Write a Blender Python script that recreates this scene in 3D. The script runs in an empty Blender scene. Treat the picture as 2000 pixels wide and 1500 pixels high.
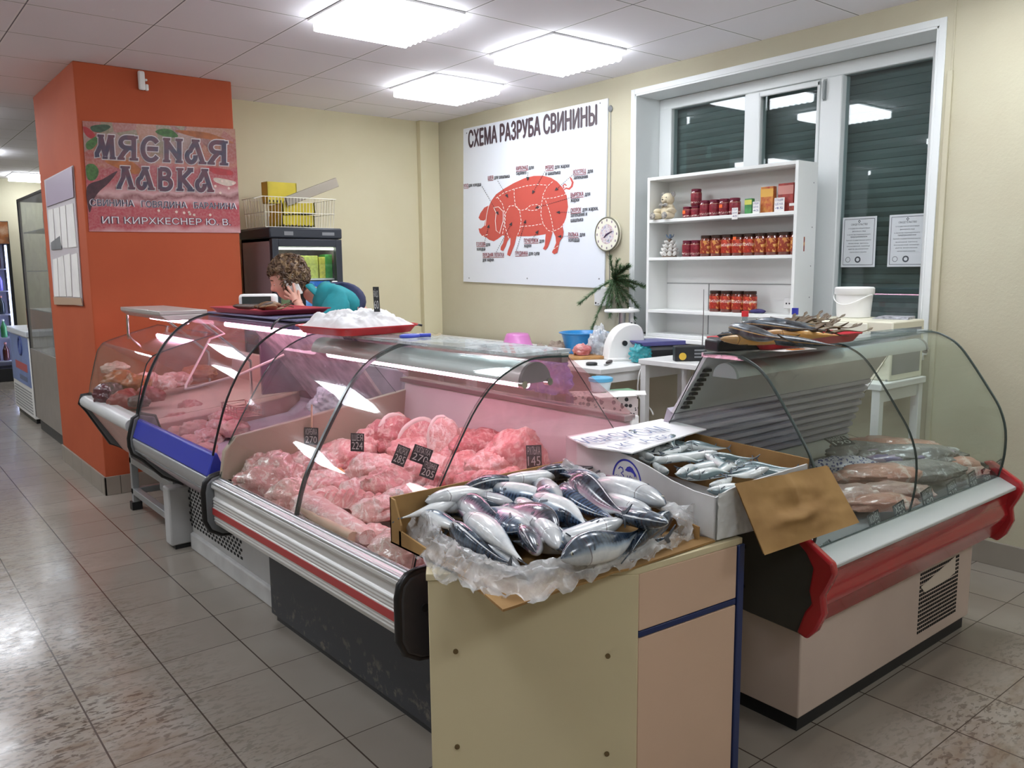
import bpy, math, random
import numpy as np
from mathutils import Vector, Matrix, noise as mnoise
from mathutils.geometry import delaunay_2d_cdt
sc = bpy.context.scene
COL = sc.collection
rnd = random.Random(7)
# ---------------------------------------------------------------- camera
F, PITCH, ROLL, YAW, EYE, CEIL = 1607.4, -.1401, -.0094, .677, 1.485, 2.792
def cam_axes():
    cy, sy, cp, sp = math.cos(YAW), math.sin(YAW), math.cos(PITCH), math.sin(PITCH)
    fw = np.array([sy*cp, cy*cp, sp]); rt = np.array([cy, -sy, 0.]); up = np.cross(rt, fw)
    cr, sr = math.cos(ROLL), math.sin(ROLL)
    return cr*rt+sr*up, -sr*rt+cr*up, fw
RT, UP, FW = cam_axes()
cam_data = bpy.data.cameras.new('camera'); cam = bpy.data.objects.new('camera', cam_data); COL.objects.link(cam)
cam_data.sensor_width = 36; cam_data.lens = F/2000*36; cam_data.clip_start = .05; cam_data.clip_end = 60
mw = Matrix.Identity(4)
for i in range(3):
    mw[i][0], mw[i][1], mw[i][2] = RT[i], UP[i], -FW[i]
mw[2][3] = EYE
cam.matrix_world = mw
sc.camera = cam
# ---------------------------------------------------------------- light level, colour
sc.view_settings.view_transform = 'Standard'; sc.view_settings.look = 'None'
sc.view_settings.gamma = 1; sc.view_settings.use_curve_mapping = False
sc.view_settings.exposure = 0.24
sc.cycles.transparent_max_bounces = 40
sc.cycles.max_bounces = 7; sc.cycles.diffuse_bounces = 5; sc.cycles.glossy_bounces = 3; sc.cycles.transmission_bounces = 4
sc.cycles.adaptive_threshold = .04
LAMP = 13.5        # radiance of the ceiling light panels
PINK = 15.0         # radiance of the pink tubes in the meat counters
world = bpy.data.worlds.new('world'); sc.world = world; world.use_nodes = True
world.node_tree.nodes['Background'].inputs[0].default_value = (.55, .6, .7, 1)
world.node_tree.nodes['Background'].inputs[1].default_value = .02
# ---------------------------------------------------------------- where things stand (measured in the photo frame, metres)
def ray(u, v): return RT*((u-1000)/F) + UP*((750-v)/F) + FW
def Z(u, v, z): d = ray(u, v); t = (z-EYE)/d[2]; return Vector((d[0]*t, d[1]*t, z))
def X(u, v, x): d = ray(u, v); t = x/d[0]; return Vector((x, d[1]*t, EYE+d[2]*t))
def Y(u, v, y): d = ray(u, v); t = y/d[1]; return Vector((d[0]*t, y, EYE+d[2]*t))
# ---------------------------------------------------------------- mesh helpers
class G:
    def __init__(s): s.v = []; s.f = []; s.m = []; s.uv = []
    def add(s, vs, fs, mi=0, uv=None):
        b = len(s.v); s.v += [tuple(p) for p in vs]
        s.uv += list(uv) if uv else [(0, 0)]*len(vs)
        for f in fs: s.f.append(tuple(b+i for i in f)); s.m.append(mi)
        return s
    def box(s, x0, y0, z0, x1, y1, z1, mi=0):
        x0, x1 = min(x0, x1), max(x0, x1); y0, y1 = min(y0, y1), max(y0, y1); z0, z1 = min(z0, z1), max(z0, z1)
        v = [(x, y, z) for z in (z0, z1) for x, y in ((x0, y0), (x1, y0), (x1, y1), (x0, y1))]
        return s.add(v, [(3, 2, 1, 0), (4, 5, 6, 7), (0, 1, 5, 4), (1, 2, 6, 5), (2, 3, 7, 6), (3, 0, 4, 7)], mi)
    def obox(s, c, ax, ay, az, mi=0):
        c, ax, ay, az = map(Vector, (c, ax, ay, az))
        v = [c+i*ax+j*ay+k*az for k in (-1, 1) for i, j in ((-1, -1), (1, -1), (1, 1), (-1, 1))]
        return s.add(v, [(3, 2, 1, 0), (4, 5, 6, 7), (0, 1, 5, 4), (1, 2, 6, 5), (2, 3, 7, 6), (3, 0, 4, 7)], mi)
    def tube(s, path, r, n=8, mi=0, closed=False, cap=True, flat=1.0):
        P = [Vector(p) for p in path]; k = len(P); rs = r if isinstance(r, (list, tuple)) else [r]*k
        vs = []; uv = []; a = None
        for i, p in enumerate(P):
            t = (P[(i+1) % k]-P[i-1]) if closed else (P[min(i+1, k-1)]-P[max(i-1, 0)])
            if t.length < 1e-9: t = Vector((0, 0, 1))
            t.normalize()
            if a is None: a = t.cross(Vector((0, 0, 1)) if abs(t.z) < .9 else Vector((1, 0, 0))).normalized()
            a = (a-t*a.dot(t)).normalized(); b = t.cross(a)
            for j in range(n):
                w = 2*math.pi*j/n; vs.append(p+rs[i]*(math.cos(w)*a+math.sin(w)*b*flat)); uv.append((i/max(1, k-1), j/n))
        fs = []
        for i in range(k if closed else k-1):
            for j in range(n):
                i2 = (i+1) % k; fs.append((i*n+j, i*n+(j+1) % n, i2*n+(j+1) % n, i2*n+j))
        if cap and not closed: fs += [tuple(range(n-1, -1, -1)), tuple((k-1)*n+j for j in range(n))]
        return s.add(vs, fs, mi, uv)
    def cyl(s, p, q, r, r2=None, n=20, mi=0): return s.tube([p, q], [r, r if r2 is None else r2], n, mi)
    def lathe(s, prof, c=(0, 0, 0), n=28, mi=0, sx=1, sy=1):
        vs = []; uv = []; fs = []; k = len(prof)
        for i, (r, z) in enumerate(prof):
            for j in range(n):
                w = 2*math.pi*j/n; vs.append((c[0]+sx*r*math.cos(w), c[1]+sy*r*math.sin(w), c[2]+z)); uv.append((j/n, i/max(1, k-1)))
        for i in range(k-1):
            for j in range(n): fs.append((i*n+j, i*n+(j+1) % n, (i+1)*n+(j+1) % n, (i+1)*n+j))
        if prof[0][0] > 1e-6: fs.append(tuple(range(n-1, -1, -1)))
        if prof[-1][0] > 1e-6: fs.append(tuple((k-1)*n+j for j in range(n)))
        return s.add(vs, fs, mi, uv)
    def prism(s, poly, a, b, axis='y', mi=0, holes=None):
        n = len(poly)
        def pt(p, t): return {'x': (t, p[0], p[1]), 'y': (p[0], t, p[1]), 'z': (p[0], p[1], t)}[axis]
        vs = [pt(p, a) for p in poly]+[pt(p, b) for p in poly]
        fs = [tuple(range(n-1, -1, -1)), tuple(range(n, 2*n))]+[(i, (i+1) % n, n+(i+1) % n, n+i) for i in range(n)]
        return s.add(vs, fs, mi)
    def strip(s, pts, a, b, axis='y', th=.005, mi=0, mi_edge=None):
        # open profile given a thickness and run along an axis: a bent sheet
        P = [Vector((p[0], p[1])) for p in pts]; q = []
        for i, p in enumerate(P):
            t = P[min(i+1, len(P)-1)]-P[max(i-1, 0)]; t.normalize(); q.append((p.x-t.y*th, p.y+t.x*th))
        n = len(P)
        def pt(p, t): return {'x': (t, p[0], p[1]), 'y': (p[0], t, p[1]), 'z': (p[0], p[1], t)}[axis]
        vs = [pt(p, a) for p in P]+[pt(p, a) for p in q]+[pt(p, b) for p in P]+[pt(p, b) for p in q]
        f1 = []; f2 = []
        for i in range(n-1):
            f1 += [(i, i+1, 2*n+i+1, 2*n+i), (n+i, 3*n+i, 3*n+i+1, n+i+1)]
            f2 += [(i, n+i, n+i+1, i+1), (2*n+i, 2*n+i+1, 3*n+i+1, 3*n+i)]
        f2 += [(0, 2*n, 3*n, n), (n-1, 2*n-1, 4*n-1, 3*n-1)]
        b0 = len(s.v); s.add(vs, f1, mi)
        for f in f2: s.f.append(tuple(b0+i for i in f)); s.m.append(mi if mi_edge is None else mi_edge)
        return s
    def grid(s, fn, nu, nv, mi=0, wrap=False):
        vs = []; uv = []; fs = []
        for i in range(nu+1):
            for j in range(nv+1): vs.append(tuple(fn(i/nu, j/nv))); uv.append((i/nu, j/nv))
        for i in range(nu):
            for j in range(nv): a = i*(nv+1)+j; fs.append((a, a+nv+1, a+nv+2, a+1))
        return s.add(vs, fs, mi, uv)
    def ball(s, c, r, nu=20, nv=12, mi=0, fn=None, rot=None):
        c = Vector(c); r = (r, r, r) if isinstance(r, (int, float)) else r; vs = []; uv = []; fs = []
        def put(d, u, v):
            p = Vector((d.x*r[0], d.y*r[1], d.z*r[2]))
            if fn: p = fn(d, p)
            if rot: p = rot @ p
            vs.append(c+p); uv.append((u, v))
        put(Vector((0, 0, -1)), 0, 0)
        for i in range(1, nv):
            ph = -math.pi/2+math.pi*i/nv
            for j in range(nu):
                w = 2*math.pi*j/nu; put(Vector((math.cos(w)*math.cos(ph), math.sin(w)*math.cos(ph), math.sin(ph))), j/nu, i/nv)
        put(Vector((0, 0, 1)), 0, 1)
        for j in range(nu): fs.append((0, 1+(j+1) % nu, 1+j))
        for i in range(nv-2):
            for j in range(nu):
                a = 1+i*nu; fs.append((a+j, a+(j+1) % nu, a+nu+(j+1) % nu, a+nu+j))
        a = 1+(nv-2)*nu; top = len(vs)-1
        for j in range(nu): fs.append((a+j, a+(j+1) % nu, top))
        return s.add(vs, fs, mi, uv)
    def mesh(s, name, mats, smooth=None):
        me = bpy.data.meshes.new(name); me.from_pydata(s.v, [], s.f)
        for m in (mats if isinstance(mats, (list, tuple)) else [mats]): me.materials.append(m)
        me.polygons.foreach_set('material_index', s.m)
        ul = me.uv_layers.new(name='UVMap'); li = np.empty(len(me.loops), dtype=np.int32); me.loops.foreach_get('vertex_index', li)
        ul.data.foreach_set('uv', np.array(s.uv, dtype=np.float32)[li].ravel())
        me.validate(); me.update()
        if smooth:
            me.shade_smooth(); me.set_sharp_from_angle(angle=math.radians(smooth))
        return me
    def build(s, name, mats, parent=None, smooth=None, bevel=0, seg=2):
        o = bpy.data.objects.new(name, s.mesh(name, mats, smooth)); COL.objects.link(o)
        if parent: o.parent = parent
        if bevel:
            m = o.modifiers.new('bevel', 'BEVEL'); m.width = bevel; m.segments = seg; m.limit_method = 'ANGLE'; m.angle_limit = .6
            if not smooth: o.data.shade_smooth(); o.data.set_sharp_from_angle(angle=math.radians(40))
        return o
def tag(o, label, cat, group=None):
    o['label'] = label; o['category'] = cat
    if group: o['group'] = group
    return o
def thing(name, label, cat, loc=(0, 0, 0), rz=0, group=None):
    o = bpy.data.objects.new(name, None); COL.objects.link(o); o.location = loc; o.rotation_euler = (0, 0, rz)
    o.empty_display_size = .05
    return tag(o, label, cat, group)
def struct(o): o['kind'] = 'structure'; return o
def place(o, loc, rot=None, scale=None):
    o.location = loc
    if rot is not None: o.rotation_euler = rot
    if scale is not None: o.scale = scale if isinstance(scale, (tuple, list)) else (scale,)*3
    return o
def copy_tree(o, label=None, group=None):
    c = o.copy(); COL.objects.link(c)
    if label: c['label'] = label
    if group: c['group'] = group
    for ch in o.children:
        d = ch.copy(); COL.objects.link(d); d.parent = c
        for g in ch.children:
            e = g.copy(); COL.objects.link(e); e.parent = d
    return c
ORD = 'first second third fourth fifth sixth seventh eighth ninth tenth eleventh twelfth thirteenth fourteenth fifteenth sixteenth seventeenth eighteenth nineteenth twentieth'.split()
ORD += ['twenty-'+w for w in ORD[:9]]+['thirtieth']+['thirty-'+w for w in ORD[:9]]+['fortieth']+['forty-'+w for w in ORD[:9]]
# ---------------------------------------------------------------- materials
def lin(c):
    if isinstance(c, str): c = [int(c[i:i+2], 16)/255 for i in (0, 2, 4)]
    return tuple(x/12.92 if x <= .04045 else ((x+.055)/1.055)**2.4 for x in c)+(1,)
class N:
    def __init__(s, name):
        s.m = bpy.data.materials.new(name); s.m.use_nodes = True; s.t = s.m.node_tree; s.b = s.t.nodes['Principled BSDF']; s._c = None
    def n(s, typ, ins=None, **kw):
        x = s.t.nodes.new('ShaderNode'+typ)
        for k, v in kw.items(): setattr(x, k, v)
        for k, v in (ins or {}).items():
            if isinstance(v, bpy.types.NodeSocket): s.t.links.new(v, x.inputs[k])
            else: x.inputs[k].default_value = v
        return x
    def co(s, kind='Object'):
        if s._c is None: s._c = s.n('TexCoord')
        return s._c.outputs[kind]
    def math(s, op, a, b=None, c=None, clamp=False):
        x = s.n('Math', operation=op, use_clamp=clamp)
        for i, q in enumerate((a, b, c)):
            if q is None: continue
            if isinstance(q, bpy.types.NodeSocket): s.t.links.new(q, x.inputs[i])
            else: x.inputs[i].default_value = q
        return x.outputs[0]
    def mix(s, f, a, b, bt='MIX'):
        x = s.n('Mix', data_type='RGBA', blend_type=bt)
        for k, q in ((0, f), (6, a), (7, b)):
            if isinstance(q, bpy.types.NodeSocket): s.t.links.new(q, x.inputs[k])
            else: x.inputs[k].default_value = (lin(q) if k and isinstance(q, str) else q)
        return x.outputs[2]
    def noise(s, scale, detail=3, rough=.5, dist=0, vec=None, kind='Object'):
        return s.n('TexNoise', {'Vector': vec or s.co(kind), 'Scale': scale, 'Detail': detail, 'Roughness': rough, 'Distortion': dist}).outputs['Fac']
    def ramp(s, f, stops, interp='LINEAR'):
        x = s.n('ValToRGB', {'Fac': f}); r = x.color_ramp; r.interpolation = interp
        while len(r.elements) < len(stops): r.elements.new(.5)
        for e, (p, c) in zip(r.elements, stops): e.position = p; e.color = lin(c) if not isinstance(c, tuple) else c
        return x.outputs[0]
    def sep(s, v): x = s.n('SeparateXYZ', {0: v}); return x.outputs
    def set(s, **kw):
        for k, v in kw.items():
            k = {'color': 'Base Color', 'rough': 'Roughness', 'metal': 'Metallic', 'coat': 'Coat Weight', 'coatr': 'Coat Roughness', 'normal': 'Normal', 'spec': 'Specular IOR Level', 'sss': 'Subsurface Weight', 'emit': 'Emission Color', 'estr': 'Emission Strength', 'alpha': 'Alpha'}[k]
            if isinstance(v, bpy.types.NodeSocket): s.t.links.new(v, s.b.inputs[k])
            else: s.b.inputs[k].default_value = lin(v) if isinstance(v, str) else v
        return s
    def bump(s, h, strength=.3, dist=.01):
        s.set(normal=s.n('Bump', {'Height': h, 'Strength': strength, 'Distance': dist}).outputs[0]); return s
def mat(name, c, rough=.5, metal=0, var=0, vs=8, bump=0, bs=60, coat=0, c2=None, spec=None, bd=.002):
    k = N(name); k.set(rough=rough, metal=metal)
    if var or c2:
        d = c2 or '%02x%02x%02x' % tuple(max(0, int(int(c[i:i+2], 16)*(1-var))) for i in (0, 2, 4))
        k.set(color=k.mix(k.ramp(k.noise(vs, 4), [(.3, (0, 0, 0, 1)), (.7, (1, 1, 1, 1))]), c, d))
    else: k.set(color=c)
    if bump: k.bump(k.noise(bs, 4), bump, bd)
    if coat: k.set(coat=coat, coatr=.06)
    if spec is not None: k.set(spec=spec)
    return k.m
def glass_mat(name, tint='f8fbfa', f0=.04, scratch=0, haze=0.0, hazec='d8dcdc'):
    k = N(name); out = k.t.nodes['Material Output']; k.t.nodes.remove(k.b)
    tr = k.n('BsdfTransparent', {0: lin(tint)}); gl = k.n('BsdfGlossy', {0: (1, 1, 1, 1), 'Roughness': .015})
    lw = k.n('LayerWeight', {'Blend': .5}); fac = k.math('ADD', f0*.7, k.math('MULTIPLY', k.math('POWER', lw.outputs['Facing'], 5), .55))
    a = k.n('MixShader', {0: fac, 1: tr.outputs[0], 2: gl.outputs[0]})
    if haze:
        di = k.n('BsdfDiffuse', {0: lin(hazec)})
        hz = k.math('MULTIPLY', k.ramp(k.noise(6, 5, .6, 1), [(.3, (0, 0, 0, 1)), (.8, (1, 1, 1, 1))]), haze*1.3)
        a = k.n('MixShader', {0: hz, 1: a.outputs[0], 2: di.outputs[0]})
    k.t.links.new(a.outputs[0], out.inputs[0]); return k.m
def emis(name, c, s):
    k = N(name); k.set(color=c, emit=c, estr=s, rough=.4); return k.m
WHITE = mat('white_paint', 'e4e4e2', .45, var=.06, vs=3)
WPLASTIC = mat('white_plastic', 'e9e9e6', .35)
PAPER = mat('paper', 'eceae6', .8, var=.05, vs=5)
BLACK = mat('black_plastic', '1d1e21', .4)
DGREY = mat('dark_grey_plastic', '3a3c40', .45, var=.1)
GREY = mat('grey_plastic', '85878a', .4, var=.08)
STEEL = mat('brushed_steel', 'b9bcbd', .28, 1, var=.08, vs=4)
ALU = mat('aluminium', 'd2d5d6', .33, .75, var=.05, vs=20)
CHROME = mat('chrome', 'd8dadb', .1, 1)
KRAFT = mat('kraft_card', 'a98551', .8, var=.14, vs=9, bump=.25, bs=25, c2='8d6a3c')
WCARD = mat('white_card', 'd9dad8', .7, var=.1, vs=6, bump=.35, bs=18)
RED = mat('red_plastic', 'cf2e33', .3)
TEXTK = mat('black_ink', '26242a', .6)
TEXTG = mat('chalk_ink', 'c9cbc9', .8)
GLASS = glass_mat('clear_glass'); GEDGE = mat('glass_edge', '3b4b4a', .2, var=.2, vs=30)
FILM = None
# ---------------------------------------------------------------- lettering
_tc = {}
def text_geo(txt, bold=0.0):
    k = (txt, bold)
    if k not in _tc:
        c = bpy.data.curves.new('t', 'FONT'); c.body = txt; c.size = 1; c.resolution_u = 2; c.fill_mode = 'NONE'
        o = bpy.data.objects.new('t', c); COL.objects.link(o); bpy.context.view_layer.update()
        m = bpy.data.meshes.new_from_object(o.evaluated_get(bpy.context.evaluated_depsgraph_get()))
        P = [v.co.to_2d() for v in m.vertices]; E = [tuple(e.vertices) for e in m.edges]
        bpy.data.objects.remove(o); bpy.data.curves.remove(c); bpy.data.meshes.remove(m)
        # the outlines overlap: keep the triangles whose winding number is not zero
        r = delaunay_2d_cdt(P, E, [], 1, 1e-6); V = [(q.x, q.y) for q in r[0]]; Q = np.array([tuple(q) for q in P]); A = Q[[e[0] for e in E]]; B = Q[[e[1] for e in E]]
        Fs = []
        for f in r[2]:
            x = sum(V[i_][0] for i_ in f)/len(f); y = sum(V[i_][1] for i_ in f)/len(f)
            cr_ = (B[:, 0]-A[:, 0])*(y-A[:, 1])-(B[:, 1]-A[:, 1])*(x-A[:, 0])
            if int(((A[:, 1] <= y) & (B[:, 1] > y) & (cr_ > 0)).sum()-((B[:, 1] <= y) & (A[:, 1] > y) & (cr_ < 0)).sum()) != 0:
                a_ = sum(V[f[n_]][0]*V[f[(n_+1) % len(f)]][1]-V[f[(n_+1) % len(f)]][0]*V[f[n_]][1] for n_ in range(len(f)))
                Fs.append(tuple(f) if a_ > 0 else tuple(reversed(f)))
        used = sorted({i_ for f in Fs for i_ in f}); mp = {q: n_ for n_, q in enumerate(used)}
        _tc[k] = ([(V[q][0], V[q][1], 0.) for q in used], [tuple(mp[q] for q in f) for f in Fs])
    return _tc[k]
def put_text(g, txt, org, ex, ey, w=None, h=None, bold=.0, mi=0, align='l', en=None, off=0):
    # org: lower-left corner, ex / ey: unit directions along and up, w / h: size of the block
    V, Fs = text_geo(txt, 0.0)
    if not V: return
    xs = [v[0] for v in V]; ys = [v[1] for v in V]; W = max(xs)-min(xs); H = .72
    sy = h/H if h else w/W; sx = w/W if w else sy
    ex, ey = Vector(ex), Vector(ey); n = Vector(en) if en else ex.cross(ey)
    dx = 0 if align == 'l' else (-W*sx/2 if align == 'c' else -W*sx)
    g.add([Vector(org)+ex*((v[0]-min(xs))*sx+dx)+ey*(v[1]*sy)+n*(off+v[2]) for v in V], Fs, mi)
    if bold > .015:   # heavier strokes: the same letters again, a hair aside and a hair in front
        for i, (a, b) in enumerate(((bold*.9, 0), (-bold*.9, 0), (0, bold*.6), (0, -bold*.6))):
            g.add([Vector(org)+ex*((v[0]-min(xs)+a)*sx+dx)+ey*((v[1]+b)*sy)+n*(off+v[2]+.00035*(i+1)+.00004) for v in V], Fs, mi)
def stroke(g, pts, w, plane, off=0, mi=0, taper=None):
    # flat ribbon of width w along 2-D pts; plane(x, y, off) -> point
    P = [Vector(p) for p in pts]; vs = []
    for i, p in enumerate(P):
        t = P[min(i+1, len(P)-1)]-P[max(i-1, 0)]; t.normalize(); n = Vector((-t.y, t.x)); k = w/2*(taper[i] if taper else 1)
        vs += [plane(*(p+n*k), off), plane(*(p-n*k), off)]
    g.add(vs, [(2*i, 2*i+1, 2*i+3, 2*i+2) for i in range(len(P)-1)], mi)
def dash(g, pts, w, plane, off=0, mi=0, d=1, gap=.7):
    P = [Vector(p) for p in pts]; pos = 0; on = True; left = d; cur = [P[0]]
    for a, b in zip(P, P[1:]):
        L = (b-a).length; x = 0
        while L-x > left:
            x += left; q = a.lerp(b, x/L)
            if on: cur.append(q); stroke(g, cur, w, plane, off, mi)
            else: cur = [q]
            on = not on; left = d if on else gap
        left -= L-x
        if on: cur.append(b)
    if on and len(cur) > 1 and (cur[-1]-cur[0]).length > 1e-6: stroke(g, cur, w, plane, off, mi)
def fbm(p, s, oct=3, seed=0):
    q = Vector(p)*s+Vector((seed*7.3, seed*3.1, seed*1.7)); a = 1; t = 0
    for _ in range(oct): t += a*mnoise.noise(q); q = q*2.03; a *= .5
    return t
# ================================================================ the room
WX, BY = 4.32, 6.46            # window wall plane, back wall plane
def m_floor():
    k = N('floor_tiles'); x, y, z = k.sep(k.co('Object'))[:3]
    def line(c, off, w, step):
        f = k.math('FRACT', k.math('DIVIDE', k.math('SUBTRACT', c, off-w/2), step)); return k.math('LESS_THAN', f, w/step)
    g = k.math('MAXIMUM', line(x, .5, .0055, .306), line(y, 1.03, .0035, .305))
    var = k.noise(2.2, 3); cid = k.n('TexWhiteNoise', {'Vector': k.n('Combine'+'XYZ', {0: k.math('FLOOR', k.math('DIVIDE', k.math('SUBTRACT', x, .5), .306)), 1: k.math('FLOOR', k.math('DIVIDE', k.math('SUBTRACT', y, 1.03), .305))}).outputs[0]}).outputs[0]
    base = k.mix(cid, '9c958b', '918a80'); base = k.mix(k.ramp(var, [(.35, (0, 0, 0, 1)), (.7, (1, 1, 1, 1))]), base, '8f867b')
    # mud trodden in: broad smears and small specks, heavier where people walk
    st = k.n('Mapping', {'Vector': k.co('Object'), 'Rotation': (0, 0, .5), 'Scale': (1, 2.2, 1)}).outputs[0]
    big = k.ramp(k.noise(1.5, 3, .6, vec=k.co('Object')), [(.36, (0, 0, 0, 1)), (.56, (1, 1, 1, 1))])
    sm = k.ramp(k.noise(26, 4, .62, .4, vec=st), [(.52, (0, 0, 0, 1)), (.57, (1, 1, 1, 1))])
    sm2 = k.ramp(k.noise(7, 4, .6, .5, vec=st), [(.40, (0, 0, 0, 1)), (.66, (1, 1, 1, 1))])
    walk = k.math('MULTIPLY', k.math('SUBTRACT', 1.05, x, clamp=True), k.n('MapRange', {0: y, 1: 7.0, 2: 3.2, 3: .25, 4: 1.0}).outputs[0])
    walk = k.math('MAXIMUM', k.math('MULTIPLY', walk, 1.5, clamp=True), k.math('MULTIPLY', k.math('MULTIPLY', k.math('SUBTRACT', 1.25, y, clamp=True), k.math('GREATER_THAN', x, 1.8)), 2.4, clamp=True))
    d1 = k.math('MULTIPLY', k.math('MULTIPLY', k.math('ADD', k.math('MULTIPLY', big, 1.0), .2), sm), walk)
    d2 = k.math('MULTIPLY', k.math('MULTIPLY', sm2, walk), .66)
    c = k.mix(d2, base, '6e5438'); c = k.mix(k.math('MULTIPLY', d1, .82, clamp=True), c, '382a1a'); c = k.mix(g, c, '4a4038')
    wet = k.ramp(k.noise(1.1, 2), [(.4, (0, 0, 0, 1)), (.6, (1, 1, 1, 1))])
    k.set(color=c, rough=k.math('ADD', k.math('MULTIPLY', k.noise(14, 4, .7), .30), k.math('MULTIPLY', wet, .05)), spec=.45)
    h = k.math('SUBTRACT', k.math('MULTIPLY', k.noise(10, 3), .25), g); k.bump(h, .25, .003); return k.m
def m_ceil():
    k = N('ceiling_tiles'); x, y, z = k.sep(k.co('Object'))[:3]
    def line(c, off, w):
        f = k.math('FRACT', k.math('DIVIDE', k.math('SUBTRACT', c, off-w/2), .6)); return k.math('LESS_THAN', f, w/.6)
    g = k.math('MAXIMUM', line(x, .2246, .006), line(y, .0122, .006)); g2 = k.math('MAXIMUM', line(x, .2246, .024), line(y, .0122, .024))
    c = k.mix(g2, k.mix(k.noise(1.3, 2), 'eceaee', 'e5e3e8'), 'eeedee'); c = k.mix(g, c, '6f6d72')
    k.set(color=c, rough=.85); k.bump(k.noise(160, 2), .12, .002); return k.m
def m_wall(name, a, b, bs=70):
    k = N(name); k.set(color=k.mix(k.ramp(k.noise(1.6, 4, .6), [(.3, (0, 0, 0, 1)), (.75, (1, 1, 1, 1))]), a, b), rough=.75, spec=.3)
    k.bump(k.noise(bs, 4, .6), .3, .004); return k.m
WALLM = m_wall('cream_wall', 'c3bfa7', 'bcb49c'); WALLB = m_wall('cream_back_wall', 'd6cfb0', 'd0c8a6', 8)
PILM = m_wall('orange_paint', 'b85a38', 'af5233', 9)
struct(G().box(-5, -3, -.1, 4.32, 13.7, 0).build('floor', m_floor()))
struct(G().box(-5.2, -3.2, CEIL, 4.8, 13.9, CEIL+.1).build('ceiling', m_ceil()))
WY0, WY1, WZ0, WZ1 = 1.985, 4.0, 1.02, 2.645     # window opening
g = G(); g.box(WX, -3, 0, WX+.4, WY0, CEIL); g.box(WX, WY1, 0, WX+.4, BY+.3, CEIL); g.box(WX, WY0, WZ1, WX+.4, WY1, CEIL); g.box(WX, WY0, 0, WX+.4, WY1, WZ0)
struct(g.build('wall_right', WALLM))
struct(G().box(2.2, BY, 0, WX, BY+.25, CEIL).build('wall_back', WALLB))
struct(G().box(1.24, 5.89, 0, 2.24, 7.27, CEIL).build('wall_pillar', PILM, bevel=.006))
struct(G().box(-5, 13.65, 0, 3.2, 13.85, CEIL).build('wall_far', WALLM))
struct(G().box(2.9, BY+.25, 0, 3.1, 13.65, CEIL).build('wall_store', WALLM))
struct(G().box(-5.2, -3, 0, -5, 13.65, CEIL).build('wall_left', WALLM))
struct(G().box(-5, -3.2, 0, WX, -3, CEIL).build('wall_front', WALLM))
PLINTH = N('plinth_tiles')
def _pl(k):
    x, y, z = k.sep(k.co('Object'))[:3]
    f = k.math('LESS_THAN', k.math('FRACT', k.math('DIVIDE', k.math('ADD', x, y), .3)), .018)
    k.set(color=k.mix(f, k.mix(k.noise(5), '9c948a', '8e867b'), '55504a'), rough=.35); return k.m
PLINTH = _pl(PLINTH)
g = G(); g.box(1.228, 5.876, 0, 2.24, 5.89, .125); g.box(1.228, 5.876, 0, 1.24, 7.28, .125)
struct(g.build('baseboard_pillar', PLINTH, bevel=.002))
g = G(); g.box(WX-.014, -3, 0, WX, BY, .12); struct(g.build('baseboard_right', PLINTH, bevel=.002))
struct(G().box(2.24, BY-.014, 0, WX-.014, BY, .12).build('baseboard_back', PLINTH, bevel=.002))
# corner pipe boxing on the back wall
struct(G().box(4.12, BY-.06, 0, WX, BY, CEIL).build('trim_1', WALLB, bevel=.004))
# ---- window: lined recess, white frame, panes, roller shutter outside
g = G(); t = .012
g.box(WX-.008, WY1-t, WZ0, WX+.28, WY1, WZ1); g.box(WX-.008, WY0, WZ0, WX+.28, WY0+t, WZ1); g.box(WX-.008, WY0, WZ1-t, WX+.28, WY1, WZ1)
e = .035
g.box(WX-.01, WY1, WZ0, WX-.001, WY1+e, WZ1+e); g.box(WX-.01, WY0-e, WZ0, WX-.001, WY0, WZ1+e); g.box(WX-.01, WY0, WZ1, WX-.001, WY1, WZ1+e)
LINING = mat('recess_panel', 'dfe3e2', .35)
struct(g.build('trim_2', LINING, bevel=.002))
FX = 4.55
def wy(u, v=300): return X(u, v, FX).y
def wz(u, v): return X(u, v, FX).z
win = G(); gx0, gx1 = FX, FX+.07
yl, yr, zt, zb = WY1-t, WY0+t, WZ1-t, WZ0
_bk = [0]
def bar(y0, y1, z0, z1, d=0): _bk[0] += 1; e_ = .0008*_bk[0]; win.box(gx0-d-e_, y0, z0, gx1+e_, y1, z1)
b1, b2, b3, b4, b5, b6 = wy(1310), wy(1452), wy(1482), wy(1600), wy(1642), wy(1822)
ztop = wz(1310, 213); ztop2 = wz(1640, 155)
bar(b1, yl, zb, zt); bar(yr, yl, ztop, zt); bar(b3, b2, zb, ztop)             # outer left, head, first mullion
bar(b5, b4, zb, ztop, .012); bar(yr, b6+.03, zb, zt)
bar(yr, yl, zb, zb+.09)
win.box(gx0-.02, b3-.015, zb+.05, gx0, b3, ztop-.01); win.box(gx0-.02, b4, zb+.05, gx0, b4+.02, ztop-.01); win.box(gx0-.02, b4, ztop-.04, gx0, b3, ztop-.005)
w1 = struct(win.build('window_1', mat('window_frame', 'dfe3e2', .3), bevel=.006))
g = G()
for a, b in ((b2, b1), (b4, b3), (b6, b5)): g.box(FX+.03, a, zb+.09, FX+.036, b, ztop)
g.build('glass_pane', glass_mat('window_glass', 'dfe6e6', .06), w1)
g = G(); g.tube([(FX-.012, b4-.03, ztop-.12), (FX-.03, b4-.03, ztop-.12), (FX-.03, b4-.03, ztop-.02)], .008); g.box(FX-.02, b4-.04, ztop-.13, FX-.008, b4-.02, ztop-.01)
g.build('hinge_cover', mat('hinge', '9aa0a0', .4), w1)
SHUT = mat('shutter', '87938f', .55, var=.08, vs=2)
g = G(); zz = zb-.02
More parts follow.
